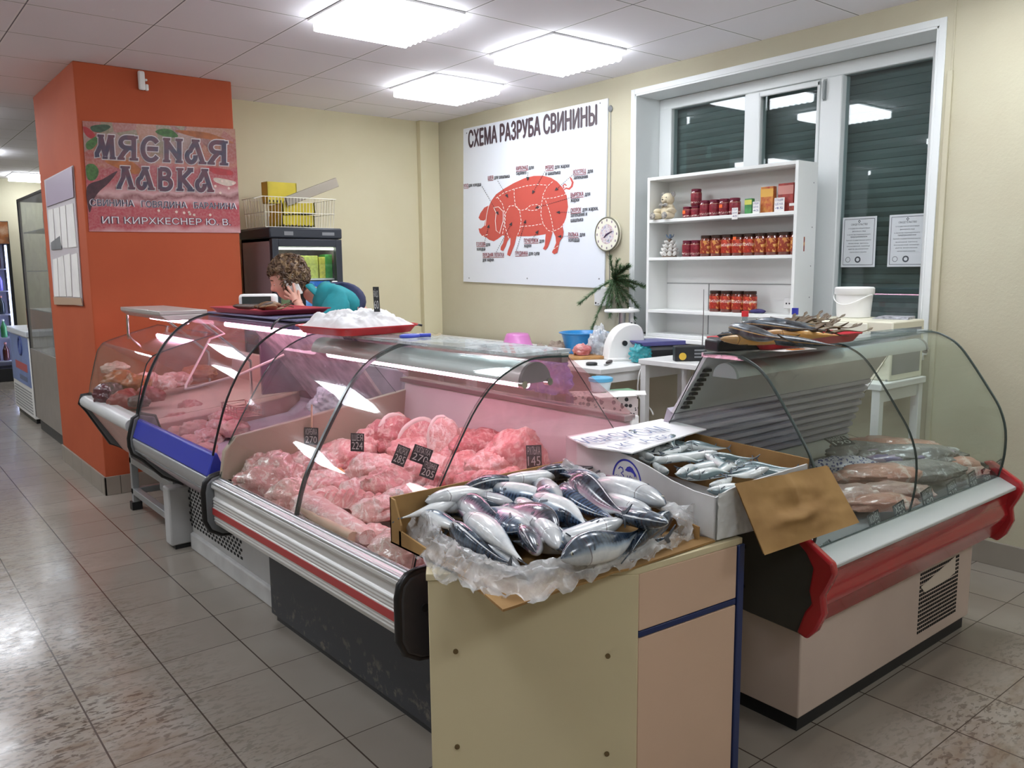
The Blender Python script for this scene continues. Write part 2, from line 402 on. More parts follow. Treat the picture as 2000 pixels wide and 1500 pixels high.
while zz < WZ1: g.prism([(FX+.10, zz), (FX+.092, zz+.026), (FX+.10, zz+.052), (FX+.112, zz+.052), (FX+.112, zz)], yr-.02, yl+.02, 'y'); zz += .054
struct(g.build('window_shutter', SHUT, w1))
struct(G().box(WX-.14, WY0-.02, WZ0-.03, FX, WY1, WZ0).build('window_sill', mat('sill', 'e6e7e4', .3), w1, bevel=.006))
struct(G().box(FX+.13, WY0-.3, .6, FX+.16, WY1+.3, CEIL).build('window_night', mat('night', '0a0c10', .9), w1))
# ---- ceiling lights
DIFF = N('light_diffuser')
DIFF.set(color='ffffff', emit='f3f8ff', estr=LAMP, rough=.3); DIFF = DIFF.m
LFR = mat('light_frame', 'e9e9ea', .4)
def ceiling_light(x, y, label, group='ceiling light panels'):
    t = thing('ceiling_light', label, 'ceiling light', (x, y, CEIL), 0, group)
    g = G(); a, b = .297, .275
    for s in ((-a, -a, a, -b), (-a, b, a, a), (-a, -b, -b, b), (b, -b, a, b)): g.box(s[0], s[1], -.012, s[2], s[3], .0)
    g.build('light_frame', LFR, t)
    g = G(); n = 11; pts = []
    for i in range(n): y0 = -b+2*b*i/n; pts += [(y0, -.062), (y0+b/n, -.072)]
    pts += [(b, -.062), (b, -.001), (-b, -.001)]  # depth added below the frame so the glowing sides brighten the ceiling
    g.prism(pts, -b, b, 'x'); g.build('diffuser', DIFF, t); return t
LX = lambda i: 1.4246+.6*i+.3
LY = lambda j: 4.8122+.6*j+.3
ceiling_light(LX(1), LY(-2), 'largest lit square ceiling light, nearest, at the top of the photo')
ceiling_light(LX(3), LY(-2), 'lit square ceiling light nearest to the window')
ceiling_light(LX(3), LY(0), 'lit square ceiling light farthest back, above the pig poster')
k = Z(66, 343, CEIL); ceiling_light(min(2.3, k.x), min(13.0, k.y), 'small lit ceiling light far back in the store behind the orange pillar')
for x, y in ((LX(1), LY(-6)), (LX(3), LY(-6)), (LX(-3), LY(-2)), (LX(-3), LY(-6)), (LX(-6), LY(-2)), (LX(-6), LY(2)), (LX(-3), LY(2)), (LX(-6), LY(6)), (-.7, 9.6), (.5, 8.2), (1.12, 10.8), (1.0, -1.2), (-2.2, -1.2), (3.2, -1.2)):
    ceiling_light(x, y, 'square ceiling light panel over the aisle, outside the photo', 'ceiling lights outside the photo')
# ================================================================ refrigerated counters
# local axes of a counter: x = depth from the customer's rail, y = along the counter, z = up
TUBW = mat('counter_enamel', 'e2dfdc', .35, var=.05, vs=4)
BASEG = mat('counter_base_grey', 'c3c4c4', .45, var=.08, vs=3)
BASED = N('counter_base_dark')
def _bd(k):
    x, y, z = k.sep(k.co())[:3]
    low = k.math('SUBTRACT', .22, z, clamp=True)
    f = k.math('MULTIPLY', k.ramp(k.noise(22, 4, .65), [(.56, (0, 0, 0, 1)), (.66, (1, 1, 1, 1))]), k.math('MULTIPLY', low, 4))
    k.set(color=k.mix(f, '33363b', '8d8376'), rough=.42); return k.m
BASED = _bd(BASED)
HOLE = mat('vent_hole', '121214', .8)
ENDG = mat('end_cap_grey', '6f7377', .4, var=.06)
EDGEB = mat('black_edging', '17181a', .35)
REDS = mat('red_stripe', 'b23a3a', .35)
BLUEP = mat('blue_panel', '3a45b4', .3, var=.06, vs=2)
DUSTY = glass_mat('rear_glass', 'f6f0f0', haze=.3, hazec='c7b4b6')
PINKTUBE = emis('pink_tube', 'ffbedb', PINK)
MIRR = mat('worn_panel', 'e6d3d8', .42, 0, var=.3, vs=14)
def holes(g, x, y0, y1, z0, z1, ny, nz, r, mi=0, d=-.002, stag=False):
    for i in range(nz):
        for j in range(ny):
            y = y0+(y1-y0)*(j+.5)/ny+((y1-y0)/ny/2*(i % 2) if stag else 0); z = z0+(z1-z0)*(i+.5)/nz
            g.box(x+d, y-r[0], z-r[1], x+.001, y+r[0], z+r[1], mi)
GA = [(.03, .655), (.065, .77), (.125, .88), (.205, 1.01), (.265, 1.095), (.335, 1.16), (.42, 1.2), (.5, 1.217), (.63, 1.212)]
GB = [(.012, .73), (.04, .83), (.085, .96), (.15, 1.08), (.215, 1.16), (.29, 1.215), (.36, 1.245), (.44, 1.26), (.6, 1.258)]
def smooth_prof(p, n=3):
    P = [Vector((a, b)) for a, b in p]; out = []
    for i in range(len(P)-1):
        p0, p1, p2, p3 = P[max(i-1, 0)], P[i], P[i+1], P[min(i+2, len(P)-1)]
        for j in range(n):
            t = j/n; out.append(tuple(.5*((2*p1)+(p2-p0)*t+(2*p0-5*p1+4*p2-p3)*t*t+(3*p1-p0-3*p2+p3)*t*t*t)))
    return out+[tuple(P[-1])]
def glass_front(t, prof, a, b, name='curved_glass', m=None):
    g = G(); g.strip(smooth_prof(prof), a, b, 'y', -.006, 0, 1)
    return g.build(name, [m or GLASS, GEDGE], t, smooth=50)
def glass_end(t, prof, y, back, m=None, name='side_glass'):
    P = smooth_prof(prof); zb = back[1]; poly = P+[back, (P[0][0]+.02, P[0][1]-.01)]
    g = G(); n = len(poly); th = .006
    vs = [(p[0], y, p[1]) for p in poly]+[(p[0], y+th, p[1]) for p in poly]
    g.add(vs, [tuple(range(n)), tuple(range(2*n-1, n-1, -1))], 0)
    for i in range(n): g.f.append((i, (i+1) % n, n+(i+1) % n, n+i)); g.m.append(1)
    return g.build(name, [m or GLASS, GEDGE], t)
def tube_lamp(t, x, z, a, b, parent=None):
    g = G(); g.cyl((x, a, z), (x, b, z), .013, n=10); g.build('lamp_tube', PINKTUBE, t, smooth=40)
def canopy(t, x, z, a, b, m=ALU, r=.058, cap=GREY):
    g = G(); pts = [(x+r*math.cos(w), z+r*math.sin(w)) for w in [math.pi*i/14 for i in range(15)]]
    g.prism(pts, a, b, 'y'); c = g.build('canopy', m, t, smooth=40)
    g = G(); pts = [(x+(r+.004)*math.cos(w), z-.003+(r+.006)*math.sin(w)) for w in [math.pi*i/14 for i in range(15)]]
    g.prism(pts, a-.012, a, 'y'); g.build('canopy_cap', cap, c)
    for s in (-1, 1): g = G(); g.cyl((x+s*(r-.006), a-.02, z-.004), (x+s*(r-.006), a, z-.004), .012, n=10); g.build('cap_screw', CHROME, c, smooth=40)
    return c
# ---- counter A: the long one beside the cabinet, white rail with a red stripe
AO, AR, AL = (1.118, 1.875), math.atan2(1.118-1.083, 3.28-1.87), 1.41
tA = thing('meat_counter', 'curved glass meat counter with ribbed white rail and red stripe, dark base panel', 'display counter', (*AO, 0), AR, 'refrigerated counters')
g = G(); g.prism([(.03, .62), (.03, .47), (.2, .37), (.97, .37), (.97, .98), (.93, .98), (.90, .73), (.82, .655), (.09, .575), (.06, .62)], .0, AL, 'y')
g.build('cabinet_tub', TUBW, tA, bevel=.006)
rail = [(.0, .635), (.008, .645), (.045, .648), (.058, .64), (.058, .45), (.02, .452), (.004, .462), (.001, .47)]
zz = .48
while zz < .50: rail += [(-.004, zz), (-.001, zz+.005)]; zz += .012
rail += [(-.006, .505), (-.006, .535), (-.002, .54)]
for zz in (.545, .557, .569): rail += [(-.005, zz), (-.002, zz+.006)]
rail += [(.004, .58), (.004, .606), (-.004, .612), (-.008, .62), (-.006, .63)]
g = G(); g.prism(rail, 0, AL, 'y'); fr = g.build('front_rail', mat('rail_white', 'dcdcda', .3, .25), tA, bevel=.0015)
g = G(); g.box(-.008, 0, .507, -.004, AL, .534); g.build('stripe', REDS, fr)
g = G(); g.tube([(.004, .0, .634), (.004, AL, .634)], .01, 10); g.tube([(.03, .0, .645), (.03, AL, .645)], .008, 10); g.build('rail_bead', ALU, fr, smooth=40)
def end_cap(t, y, d, poly, m=ENDG, name='end_cap'):
    g = G(); g.prism(poly, y, y+d, 'y'); c = g.build(name, m, t, bevel=.008, seg=3)
    P = [Vector(p) for p in poly]; ctr = sum(P, Vector((0, 0)))/len(P); 
    g = G(); g.tube([(p.x, y+d*.5, p.y) for p in P], abs(d)*.42, 8, closed=True); g.build('edging', EDGEB, c, smooth=60); return c
capA = [(-.03, .60), (-.022, .635), (.0, .655), (.03, .662), (.1, .665), (.17, .60), (.2, .43), (.14, .40), (.03, .415), (-.012, .44), (-.03, .48)]
c1 = end_cap(tA, -.035, .032, capA, DGREY)
g = G(); g.cyl((.045, -.04, .56), (.045, -.03, .56), .012, n=14); g.build('cap_hole', HOLE, c1)
end_cap(tA, AL+.003, .034, [(p[0], p[1]) for p in capA])
g = G(); g.box(.21, .0, .03, .92, AL-.02, .37); g.build('base', BASED, tA, bevel=.004)
g = G(); g.box(.225, .02, 0, .9, AL-.04, .03); g.build('kick_plinth', BLACK, tA)
glass_front(tA, GA, .72, AL); glass_front(tA, GA, .0, .715)
g = G(); g.strip(smooth_prof([(p[0]-.004, p[1]) for p in GA]), .711, .724, 'y', -.012); g.build('glass_joint', mat('joint_metal', '6e7374', .25, .8), tA, smooth=50)
glass_end(tA, GA, .004, (.97, .80), glass_mat('hazy_side_glass', 'faf2f2', haze=.1, hazec='e7c9cc'))
glass_end(tA, GA, AL-.01, (.97, .80))
# beige divider panel at the far end, rear wall, canopy with pink tube, top shelf
g = G(); g.prism([(.03, .64), (.05, .76), (.10, .815), (.97, .93), (.97, .64)], AL-.016, AL+.012, 'y'); g.build('divider_panel', mat('beige_plastic', 'b5a593', .3, var=.06, vs=3), tA, bevel=.004)
g = G(); g.add([(.63, .012, 1.205), (.63, AL-.02, 1.205), (.93, AL-.02, .985), (.93, .012, .985), (.642, .012, 1.209), (.642, AL-.02, 1.209), (.942, AL-.02, .99), (.942, .012, .99)], [(0, 1, 2, 3), (7, 6, 5, 4), (0, 4, 5, 1), (1, 5, 6, 2), (2, 6, 7, 3), (3, 7, 4, 0)]); g.build('rear_glass', glass_mat('rear_glass_a', 'faf0f0', haze=.3, hazec='dfb8bb'), tA)
g = G(); g.box(.895, .0, .965, .95, AL-.01, .985); g.box(.60, .0, 1.19, .63, AL-.01, 1.21); g.box(.86, .0, .72, .905, AL-.01, .745); g.build('rear_frame', mat('rear_frame_pinkgrey', '94807f', .35, .3), tA, bevel=.003)
cA = canopy(tA, .50, 1.14, .02, AL-.03, mat('canopy_silver', 'dadddd', .3, .15))
tube_lamp(tA, .50, 1.128, .05, AL-.08)
g = G(); g.box(.42, .0, 1.222, .64, AL, 1.232); g.build('top_shelf', glass_mat('top_glass', 'f2f6f6', haze=.6, hazec='dde2e2'), tA)
g = G(); g.box(.60, .0, 1.21, .635, AL, 1.222); g.build('shelf_bracket', ALU, tA, bevel=.003)
# ---- counter B: blue front strip, perforated grey base
BO, BR, BL = (1.105, 3.36), math.atan2(.015, 1.1), 1.07
tB = thing('meat_counter', 'curved glass meat counter with a bright blue front strip and perforated grey base', 'display counter', (*BO, 0), BR, 'refrigerated counters')
g = G(); g.prism([(.035, .66), (.035, .53), (.22, .36), (.97, .36), (.97, 1.0), (.94, 1.0), (.90, .74), (.82, .68), (.11, .60), (.05, .66)], .0, BL, 'y'); g.build('cabinet_tub', mat('tub_mauve', 'c2b0bd', .35, 0, var=.15, vs=6), tB, bevel=.005)
g = G(); g.prism([(.012, .735), (.03, .74), (.06, .655), (.02, .64), (-.02, .645), (-.016, .655)], .0, BL, 'y'); g.build('front_strip', BLUEP, tB, bevel=.006)
g = G(); g.prism([(-.022, .643), (.03, .64), (.07, .60), (.07, .515), (.02, .545), (-.012, .585), (-.02, .61)], .0, BL, 'y'); fr = g.build('front_rail', mat('rail_grey', 'a9acae', .35, .2), tB, bevel=.008, seg=3)
g = G(); g.tube([(-.006, 0, .578), (-.006, BL, .578)], .006, 8); g.build('rail_bead', GREY, fr, smooth=40)
g = G(); g.prism([(.05, .56), (.20, .40), (.24, .40), (.24, .5), (.08, .57)], .0, BL, 'y'); g.build('belly_panel', mat('belly_grey', 'a7a8a9', .4), tB)
g = G(); g.box(.25, -.03, .09, .93, BL, .36); bb = g.build('base', BASEG, tB, bevel=.006)
g = G(); holes(g, .25, .36, BL+.02, .12, .34, 17, 11, (.011, .0062), stag=True); g.build('vent_grille', HOLE, bb)
g = G(); g.prism([(.235, .0), (.235, .085), (.27, .1), (.93, .1), (.93, 0)], -.03, BL, 'y'); g.build('kick_plinth', mat('kick_white', 'd2d3d2', .4, var=.1), tB, bevel=.006)
capB = [(-.03, .60), (-.03, .64), (-.005, .74), (.03, .76), (.1, .74), (.14, .6), (.2, .42), (.22, .36), (.12, .42), (.03, .52), (-.02, .56)]
end_cap(tB, BL+.003, .03, capB); 
glass_front(tB, GB, 0.01, BL, m=glass_mat('pink_haze_glass', 'f8f2f5', .05, haze=.07, hazec='e2cfdc'))  # pinkish glow and milky reflection mixed into the glass colour as haze
glass_end(tB, GB, BL+.004, (.97, .80)); 
g = G(); g.tube([(p[0], .004, p[1]) for p in smooth_prof(GB)], .005, 8); g.build('glass_seal', EDGEB, tB, smooth=60); g = G(); g.tube([(p[0], BL+.014, p[1]) for p in smooth_prof(GB)], .006, 8); g.build('glass_seal', EDGEB, tB, smooth=60)
# rear panel that the tube lights, tilted, closing the near part of the back
g = G(); g.add([(.60, .01, 1.2), (.60, BL-.06, 1.2), (.90, BL-.16, .77), (.90, .01, .77), (.61, .01, 1.21), (.61, BL-.06, 1.21), (.915, BL-.16, .77), (.915, .01, .77)], [(0, 1, 2, 3), (7, 6, 5, 4), (0, 4, 5, 1), (1, 5, 6, 2), (2, 6, 7, 3), (3, 7, 4, 0)])
g.build('rear_panel', MIRR, tB)
g = G(); g.box(.90, .0, .76, .94, BL, .80); g.box(.66, BL-.05, .80, .90, BL-.03, 1.2); g.build('rear_frame', mat('rear_mauve', '8d7480', .35, .3), tB, bevel=.003)
g = G(); g.prism([(.40, 1.225), (.40, 1.25), (.62, 1.25), (.62, 1.235)], .02, BL, 'y'); cB = g.build('canopy', mat('canopy_violet', '6f6a93', .3, .2), tB, bevel=.004)
tube_lamp(tB, .46, 1.205, .05, BL-.1)
g = G(); g.box(.40, .0, 1.262, .74, BL, 1.272); g.build('top_shelf', mat('top_blue_grey', '7d7fa3', .25, .1), tB, bevel=.003)
g = G(); g.box(.66, .0, 1.22, .69, BL, 1.262); g.build('shelf_bracket', GREY, tB)
# bent rods that prop the lifting glass
g = G()
g.tube([(.36, .93, 1.215), (.42, .90, 1.16), (.33, .86, 1.14), (.12, .62, .95), (.095, .55, .94), (.12, .48, .955), (.3, .42, 1.0), (.52, .40, 1.08)], .006, 8)
g.build('prop_rod', mat('rod_white', 'e6cfc6', .3), tB, smooth=60)
# ---- counter C: far one, pale pink belly, faceted glass
CO, CR, CL = (1.085, 4.465), 0.0, 1.05
tC = thing('meat_counter', 'farthest meat counter with round grey bumper and pinkish belly, in front of the orange pillar', 'display counter', (*CO, 0), CR, 'refrigerated counters')
g = G(); g.prism([(.03, .66), (.02, .645), (.19, .37), (.95, .37), (.95, .95), (.92, .95), (.90, .78), (.82, .76), (.12, .69), (.05, .67)], .0, CL, 'y'); g.build('cabinet_tub', mat('tub_pink', 'd8aea6', .4, var=.08, vs=3), tC, bevel=.005)
g = G(); g.tube([(.0, .0, .70), (.0, CL, .70)], .036, 14); g.box(.0, 0, .66, .06, CL, .735); g.build('front_rail', mat('bumper_grey', 'c9cbcb', .35), tC, smooth=50)
capC = [(-.036, .69), (-.02, .74), (.03, .745), (.1, .70), (.2, .37), (.12, .42), (.0, .64)]
end_cap(tC, CL, .022, capC); 
GC = [(.015, .735), (.035, .83), (.075, .98), (.10, 1.03), (.16, 1.07), (.45, 1.15)]
glass_front(tC, GC, .0, CL, 'front_glass'); glass_end(tC, GC, CL-.006, (.95, .78), glass_mat('pale_side_glass', 'faf4f2', haze=.15, hazec='d9c8c2'))
g = G(); g.box(.24, .25, 1.245, .50, CL+.02, 1.268); g.prism([(.24, 1.245), (.28, 1.215), (.46, 1.215), (.5, 1.245)], .25, CL+.02, 'y'); g.build('canopy', mat('canopy_grey', 'b9b4b0', .35, .2), tC, bevel=.004)
g = G(); g.tube([(.26, CL-.05, 1.22), (.26, CL-.04, 1.07)], .008, 8); g.tube([(.45, CL-.02, 1.22), (.75, CL-.02, .95), (.75, CL-.02, .7)], .01, 8); g.tube([(.45, .3, 1.22), (.75, .3, .95), (.75, .3, .7)], .01, 8); g.build('canopy_post', CHROME, tC, smooth=60)
g = G()
for y in (.08, CL-.12):
    g.box(.2, y, .05, .24, y+.04, .37); g.box(.85, y, .05, .89, y+.04, .37); g.box(.2, y, .1, .89, y+.04, .14)
g.box(.2, .08, .1, .24, CL-.08, .14); g.box(.2, .08, .3, .24, CL-.08, .34)
g.build('base', mat('frame_grey', '9ea1a2', .4, .4), tC, bevel=.003)
g = G(); g.box(.15, .0, .02, .32, .1, .34); g.box(.35, .2, .11, .8, CL-.15, .32); g.build('compressor_box', BASEG, tC, bevel=.01)
for q in ((.17, .0, .3, .09, .02), (.19, CL-.12, .25, CL-.06, .05), (.84, .07, .9, .13, .05), (.84, CL-.12, .9, CL-.06, .05)): g = G(); g.box(q[0], q[1], 0, q[2], q[3], q[4]); g.build('foot', BLACK, tC)
tube_lamp(tC, .40, 1.2, .3, CL-.05)
# ---- fish counter: red front, in front of the window
RO, RL = (3.52, 1.225), 1.35
tR = thing('fish_counter', 'curved glass fish counter with glossy red front panel and wide grey ledge', 'display counter', (*RO, 0), math.pi/2, 'refrigerated counters')
GR = [(.055, .642), (.04, .73), (.042, .83), (.068, .915), (.115, .99), (.20, 1.11), (.245, 1.16), (.29, 1.188), (.35, 1.205), (.47, 1.200)]
g = G(); g.prism([(.08, .60), (.06, .44), (.12, .40), (.92, .40), (.92, .70), (.70, .72), (.66, .66), (.10, .575)], .0, RL, 'y'); g.build('cabinet_tub', mat('tub_steel', 'a8a9a9', .35, .3, var=.06), tR, bevel=.004)
REDM = mat('glossy_red', 'b3232b', .18, var=.1, vs=2, coat=.6)
g = G(); red = [(-.004, .603), (.012, .57), (.02, .53), (.012, .49), (.03, .45), (.05, .405)]
pr = smooth_prof(red, 4); g.prism(pr+[(.09, .40), (.08, .60)], .0, RL, 'y'); g.build('front_panel', REDM, tR, smooth=50)
g = G(); g.prism([(-.012, .600), (-.012, .612), (.048, .640), (.062, .640), (.062, .62), (.04, .60)], .0, RL, 'y'); g.build('front_ledge', mat('ledge_grey', 'c4c9c8', .35, .1), tR, bevel=.003)
trimR = [(-.035, .60), (-.026, .63), (.09, .70), (.12, .69), (.06, .64), (.035, .60), (.045, .53), (.035, .49), (.055, .46), (.08, .385), (.045, .375), (.015, .41), (-.008, .47), (.0, .52), (-.022, .565)]
for y in (-.03, RL): g = G(); g.prism(trimR, y, y+.03, 'y'); g.build('end_trim', REDM, tR, bevel=.008, seg=3)
panR = [(.03, .60), (.10, .685), (.92, .70), (.92, .42), (.07, .38), (.03, .48), (.04, .54)]
DP = N('dark_end_panel')
DP.set(color=DP.mix(DP.noise(4), '48453f', '3b3934'), rough=.45); DP = DP.m
for y in (-.02, RL+.005):
    g = G(); g.prism(panR, y, y+.015, 'y'); ep = g.build('end_panel', DP, tR, bevel=.003)
    g = G(); yy = y+.015 if y > 0 else y
    for s, z in ((.28, .47), (.28, .60)): g = G(); g.cyl((s, yy, z), (s, yy+(.004 if y > 0 else -.004), z), .009, n=10); g.build('screw', HOLE, ep)
g = G(); g.box(.115, .045, .055, .88, RL-.06, .41); bR = g.build('base', mat('base_rose', 'd2bfb2', .45, var=.07, vs=2), tR, bevel=.005)
g = G(); g.box(.13, .06, .0, .86, RL-.08, .055); g.build('kick_plinth', BLACK, tR)  # black block put in for the shade of the gap under the base
g = G(); holes(g, .115, .17, .50, .10, .345, 22, 15, (.0045, .0048)); g.build('vent_grille', HOLE, bR)
g = G(); g.prism([(.112, .39), (.112, .30), (.112, .30)], 0, 0.001, 'y'); 
g = G(); g.add([(.1125, .21, .345), (.1125, .495, .29), (.1125, .46, .26), (.1125, .30, .262), (.1125, .205, .275)], [(0, 1, 2, 3, 4)]); g.v = [(v[0]-.001, v[1], v[2]) for v in g.v]+[(v[0]+.002, v[1], v[2]) for v in g.v]; g.uv += g.uv; g.f.append((9, 8, 7, 6, 5)); g.m.append(0)
g.build('torn_sheet', mat('torn_paper', 'cfc3b4', .7), bR)
PATT = glass_mat('fish_glass', 'f4f8f7', .05)
glass_front(tR, GR, .0, RL*.55-.004, m=PATT); glass_front(tR, GR, RL*.55, RL, m=PATT)
glass_end(tR, GR, -.004, (.74, .72)); glass_end(tR, GR, RL-.002, (.74, .72))
g = G(); g.tube([(p[0], RL, p[1]) for p in smooth_prof(GR)], .0045, 8); g.build('glass_seal', mat('seal_dark_green', '46524e', .3), tR, smooth=60); g = G(); g.tube([(p[0], -.002, p[1]) for p in smooth_prof(GR)], .0035, 8); g.build('glass_seal', mat('seal_green', '46524e', .3), tR, smooth=60)
# corrugated rear wall: ribs seen through the glass, plain grey above
RIB = N('ribbed_steel'); RIB.set(color=RIB.mix(RIB.noise(3), 'bfb7c6', '9a969f'), rough=.32, metal=.1); RIB = RIB.m
pts = []
for i in range(8): z0 = .72+i*.034; pts += [(.70-i*.0125, z0), (.685-i*.0125, z0+.010), (.685-i*.0125, z0+.024), (.70-i*.0125, z0+.030)]
g = G(); g.prism(pts+[(.63, 1.0), (.72, .72)], .01, RL-.01, 'y'); g.build('ribbed_wall', RIB, tR)
g = G(); g.add([(.465, .01, 1.19), (.465, RL-.01, 1.19), (.60, RL-.01, .985), (.60, .01, .985), (.48, .01, 1.19), (.48, RL-.01, 1.19), (.615, RL-.01, .985), (.615, .01, .985)], [(0, 1, 2, 3), (7, 6, 5, 4), (0, 4, 5, 1), (1, 5, 6, 2), (2, 6, 7, 3), (3, 7, 4, 0)]); rw = g.build('rear_panel', mat('rear_grey', 'dcdce0', .4), tR)
g = G()
for i in range(9): g.box(.572-.66*(i*.017), RL-.06, 1.0+i*.017, .60-.66*(i*.017), RL-.03, 1.009+i*.017)
g.build('comb_slot', BLACK, rw)
canR = canopy(tR, .40, 1.13, .03, RL-.03, mat('canopy_pale', 'c6cbcb', .35, .3), r=.045)
g = G(); g.prism([(.40+.047*math.cos(w), 1.127+.047*math.sin(w)) for w in [math.pi*i/14 for i in range(15)]], RL-.03, RL-.018, 'y'); g.build('canopy_cap', mat('cap_pale_grey', 'a9adad', .4), canR)
g = G(); g.box(.35, .0, 1.205, .475, RL, 1.214); g.build('top_shelf', glass_mat('top_glass_fish', 'f0f5f4', haze=.3, hazec='b5bcba'), tR)
g = G(); g.box(.455, .0, 1.19, .48, RL, 1.205); g.build('shelf_bracket', ALU, tR)
# ---- corner cabinet between the two counters
tK = thing('corner_cabinet', 'cream chipboard cabinet with slanted front panel and navy trim, at the corner of the counters', 'cabinet', (1.44, 1.5, 0))
def K(p): return (p[0]-1.44, p[1]-1.5)
P1, S1, Q1 = K((1.025, 1.606)), K((1.442, 1.307)), K((1.817, 1.28))
CREAM = mat('cream_board', 'd9cca6', .45, var=.04, vs=2); ROSE = mat('rose_board', 'd8b89e', .45, var=.04, vs=2); NAVY = mat('navy_trim', '1f2f5e', .4)
g = G(); e = .018
g.prism([(P1[0]+.02, P1[1]+.02), (S1[0]+.02, S1[1]+.02), (Q1[0]-.02, Q1[1]+.02), K((1.79, 1.79)), K((1.16, 1.79))], .04, .742, 'z'); g.build('carcass', ROSE, tK)
g = G(); g.prism([(P1[0]-.005, P1[1]), (S1[0], S1[1]), (Q1[0]+.005, Q1[1]), K((1.822, 1.80)), K((1.155, 1.80))], .742, .76, 'z'); g.build('top', CREAM, tK, bevel=.002)
def panel_between(a, b, z0, z1, th, m, name, inset=.0, bev=.002):
    a, b = Vector(a), Vector(b); d = (b-a).normalized(); n = Vector((d.y, -d.x)); a2, b2 = a+d*inset, b-d*inset
    g = G(); g.prism([tuple(a2), tuple(b2), tuple(b2-n*th), tuple(a2-n*th)], z0, z1, 'z'); return g.build(name, m, tK, bevel=bev), d, n
BRS = mat('brass_screw', '7d6a4a', .4, .6)
po, d, n = panel_between(P1, S1, .0, .742, .018, CREAM, 'side_panel')
g = G()
for (u, v) in ((890, 1272), (893, 1458), (1187, 1281), (1185, 1472)):
    A = Vector((P1[0]+1.44, P1[1]+1.5, 0)); nn = Vector((n.x, n.y, 0)); r = ray(u, v); rr = Vector(r); tt = ((A-Vector((0, 0, EYE))).dot(nn))/rr.dot(nn); q = Vector((0, 0, EYE))+rr*tt-Vector((1.44, 1.5, 0))
    g = G(); g.cyl(q-nn*.002, q+nn*.003, .0065, n=12); g.build('screw', BRS, po)
panel_between(S1, (Q1[0]-.016, Q1[1]), .595, .742, .016, ROSE, 'drawer_front', .002)
panel_between(S1, (Q1[0]-.016, Q1[1]), .06, .575, .016, ROSE, 'door', .002)
panel_between(S1, (Q1[0]-.016, Q1[1]), .577, .593, .014, NAVY, 'trim_strip', .002)
g = G(); g.box(Q1[0]-.014, Q1[1]-.004, .0, Q1[0]+.012, Q1[1]+.03, .742); g.build('corner_post', NAVY, tK, bevel=.003)
g = G(); g.box(Q1[0]-.01, Q1[1]+.03, .02, Q1[0]+.005, K((0, 1.79))[1], .742); g.build('end_panel', CREAM, tK)
# ================================================================ meat in the counters
def meat(name, a, b, fat='ecc9c0', sc=14, fatp=(.56, .66), gloss=.3, coat=.25, stretch=2.2):
    k = N(name); co = k.co('Object')
    v = k.n('Mapping', {'Vector': co, 'Scale': (stretch, 1, 1.6)}).outputs[0]
    base = k.mix(k.ramp(k.noise(sc*.7, 4, .6), [(.3, (0, 0, 0, 1)), (.7, (1, 1, 1, 1))]), a, b)
    f = k.ramp(k.noise(sc, 5, .62, 1.2, vec=v), [(fatp[0], (0, 0, 0, 1)), (fatp[1], (1, 1, 1, 1))])
    k.set(color=k.mix(k.math('MULTIPLY', f, .8), base, fat), rough=gloss, coat=coat, coatr=.12, sss=.08)
    k.b.inputs['Subsurface Radius'].default_value = (.02, .006, .004)
    k.bump(k.noise(sc*2.6, 5, .65), .7, .012); return k.m
PORK = meat('pork', 'e09a96', 'c97a7a', 'f0d3ca', 15, (.47, .62)); PORKP = meat('pale_pork', 'e6b3ab', 'd99a95', 'f6e8e2', 15, (.46, .6)); PORKD = meat('dark_pork', 'cf7a7a', 'bb6468', 'e6c0b8', 15, (.5, .63))
FAT = mat('pork_fat', 'f0dcd4', .4, var=.1, vs=12, bump=.2, bs=40); RIND = mat('pork_rind', 'd8b39b', .45, var=.12, vs=10)
BONE = mat('bone', 'e2cbb8', .5, var=.15, vs=20)
CHICK = meat('pale_chicken', 'dcaea2', 'd09a92', 'ecd7cc', 10); LIVER = meat('liver', '5e2930', '4a2028', '7d4546', 9, coat=.6); ORG = meat('smoked_meat', 'b8622f', '9c4a2a', 'd59a5f', 9); BEEF = meat('beef', 'a3262c', '8a1f2a', 'c9716b', 9, (.66, .76))
VAC = meat('vacuum_packed_pork', 'd8a29d', 'c08380', 'ecd9d1', 17, (.5, .62), .18, .9)
VACP = meat('vacuum_packed_ham', 'dfb0a8', 'cc958c', 'f2e3da', 12, (.52, .66), .18, .9)
def lump(name, label, P, dims, m, seed, rz=0., rough=.22, flat=.5, cat='meat', group=None, fat=None, wrap=False, detail=3.0):
    t = thing(name, label, cat, P, rz, group); a, b, c = dims
    def fn(d, p):
        n = fbm(d, 1.1, 3, seed)*rough+fbm(d, detail, 3, seed+5)*rough*.5-.10*max(0, 1-abs(fbm(d, 1.3, 2, seed+11))*9)
        if wrap: n += .05*math.sin(9*d.x+6*fbm(d, 2, 2, seed))*max(0, 1-abs(d.z))
        p = p*(1+n)
        if p.z < -c*flat: p.z = -c*flat-.1*(p.z+c*flat)
        return p
    g = G(); g.ball((0, 0, c*flat), (a, b, c), 40, 24, fn=fn); g.build('flesh', m, t, smooth=60)
    if fat:   # a band of fat along one side
        def fn2(d, p):
            q = fn(d, p); return q*(1.03 if d.y > .35+.2*fbm(d, 2, 2, seed+9) else .93)
        g = G(); g.ball((0, 0, c*flat), (a, b, c), 28, 16, fn=fn2); g.build('fat_cap', FAT, t, smooth=60)
    return t
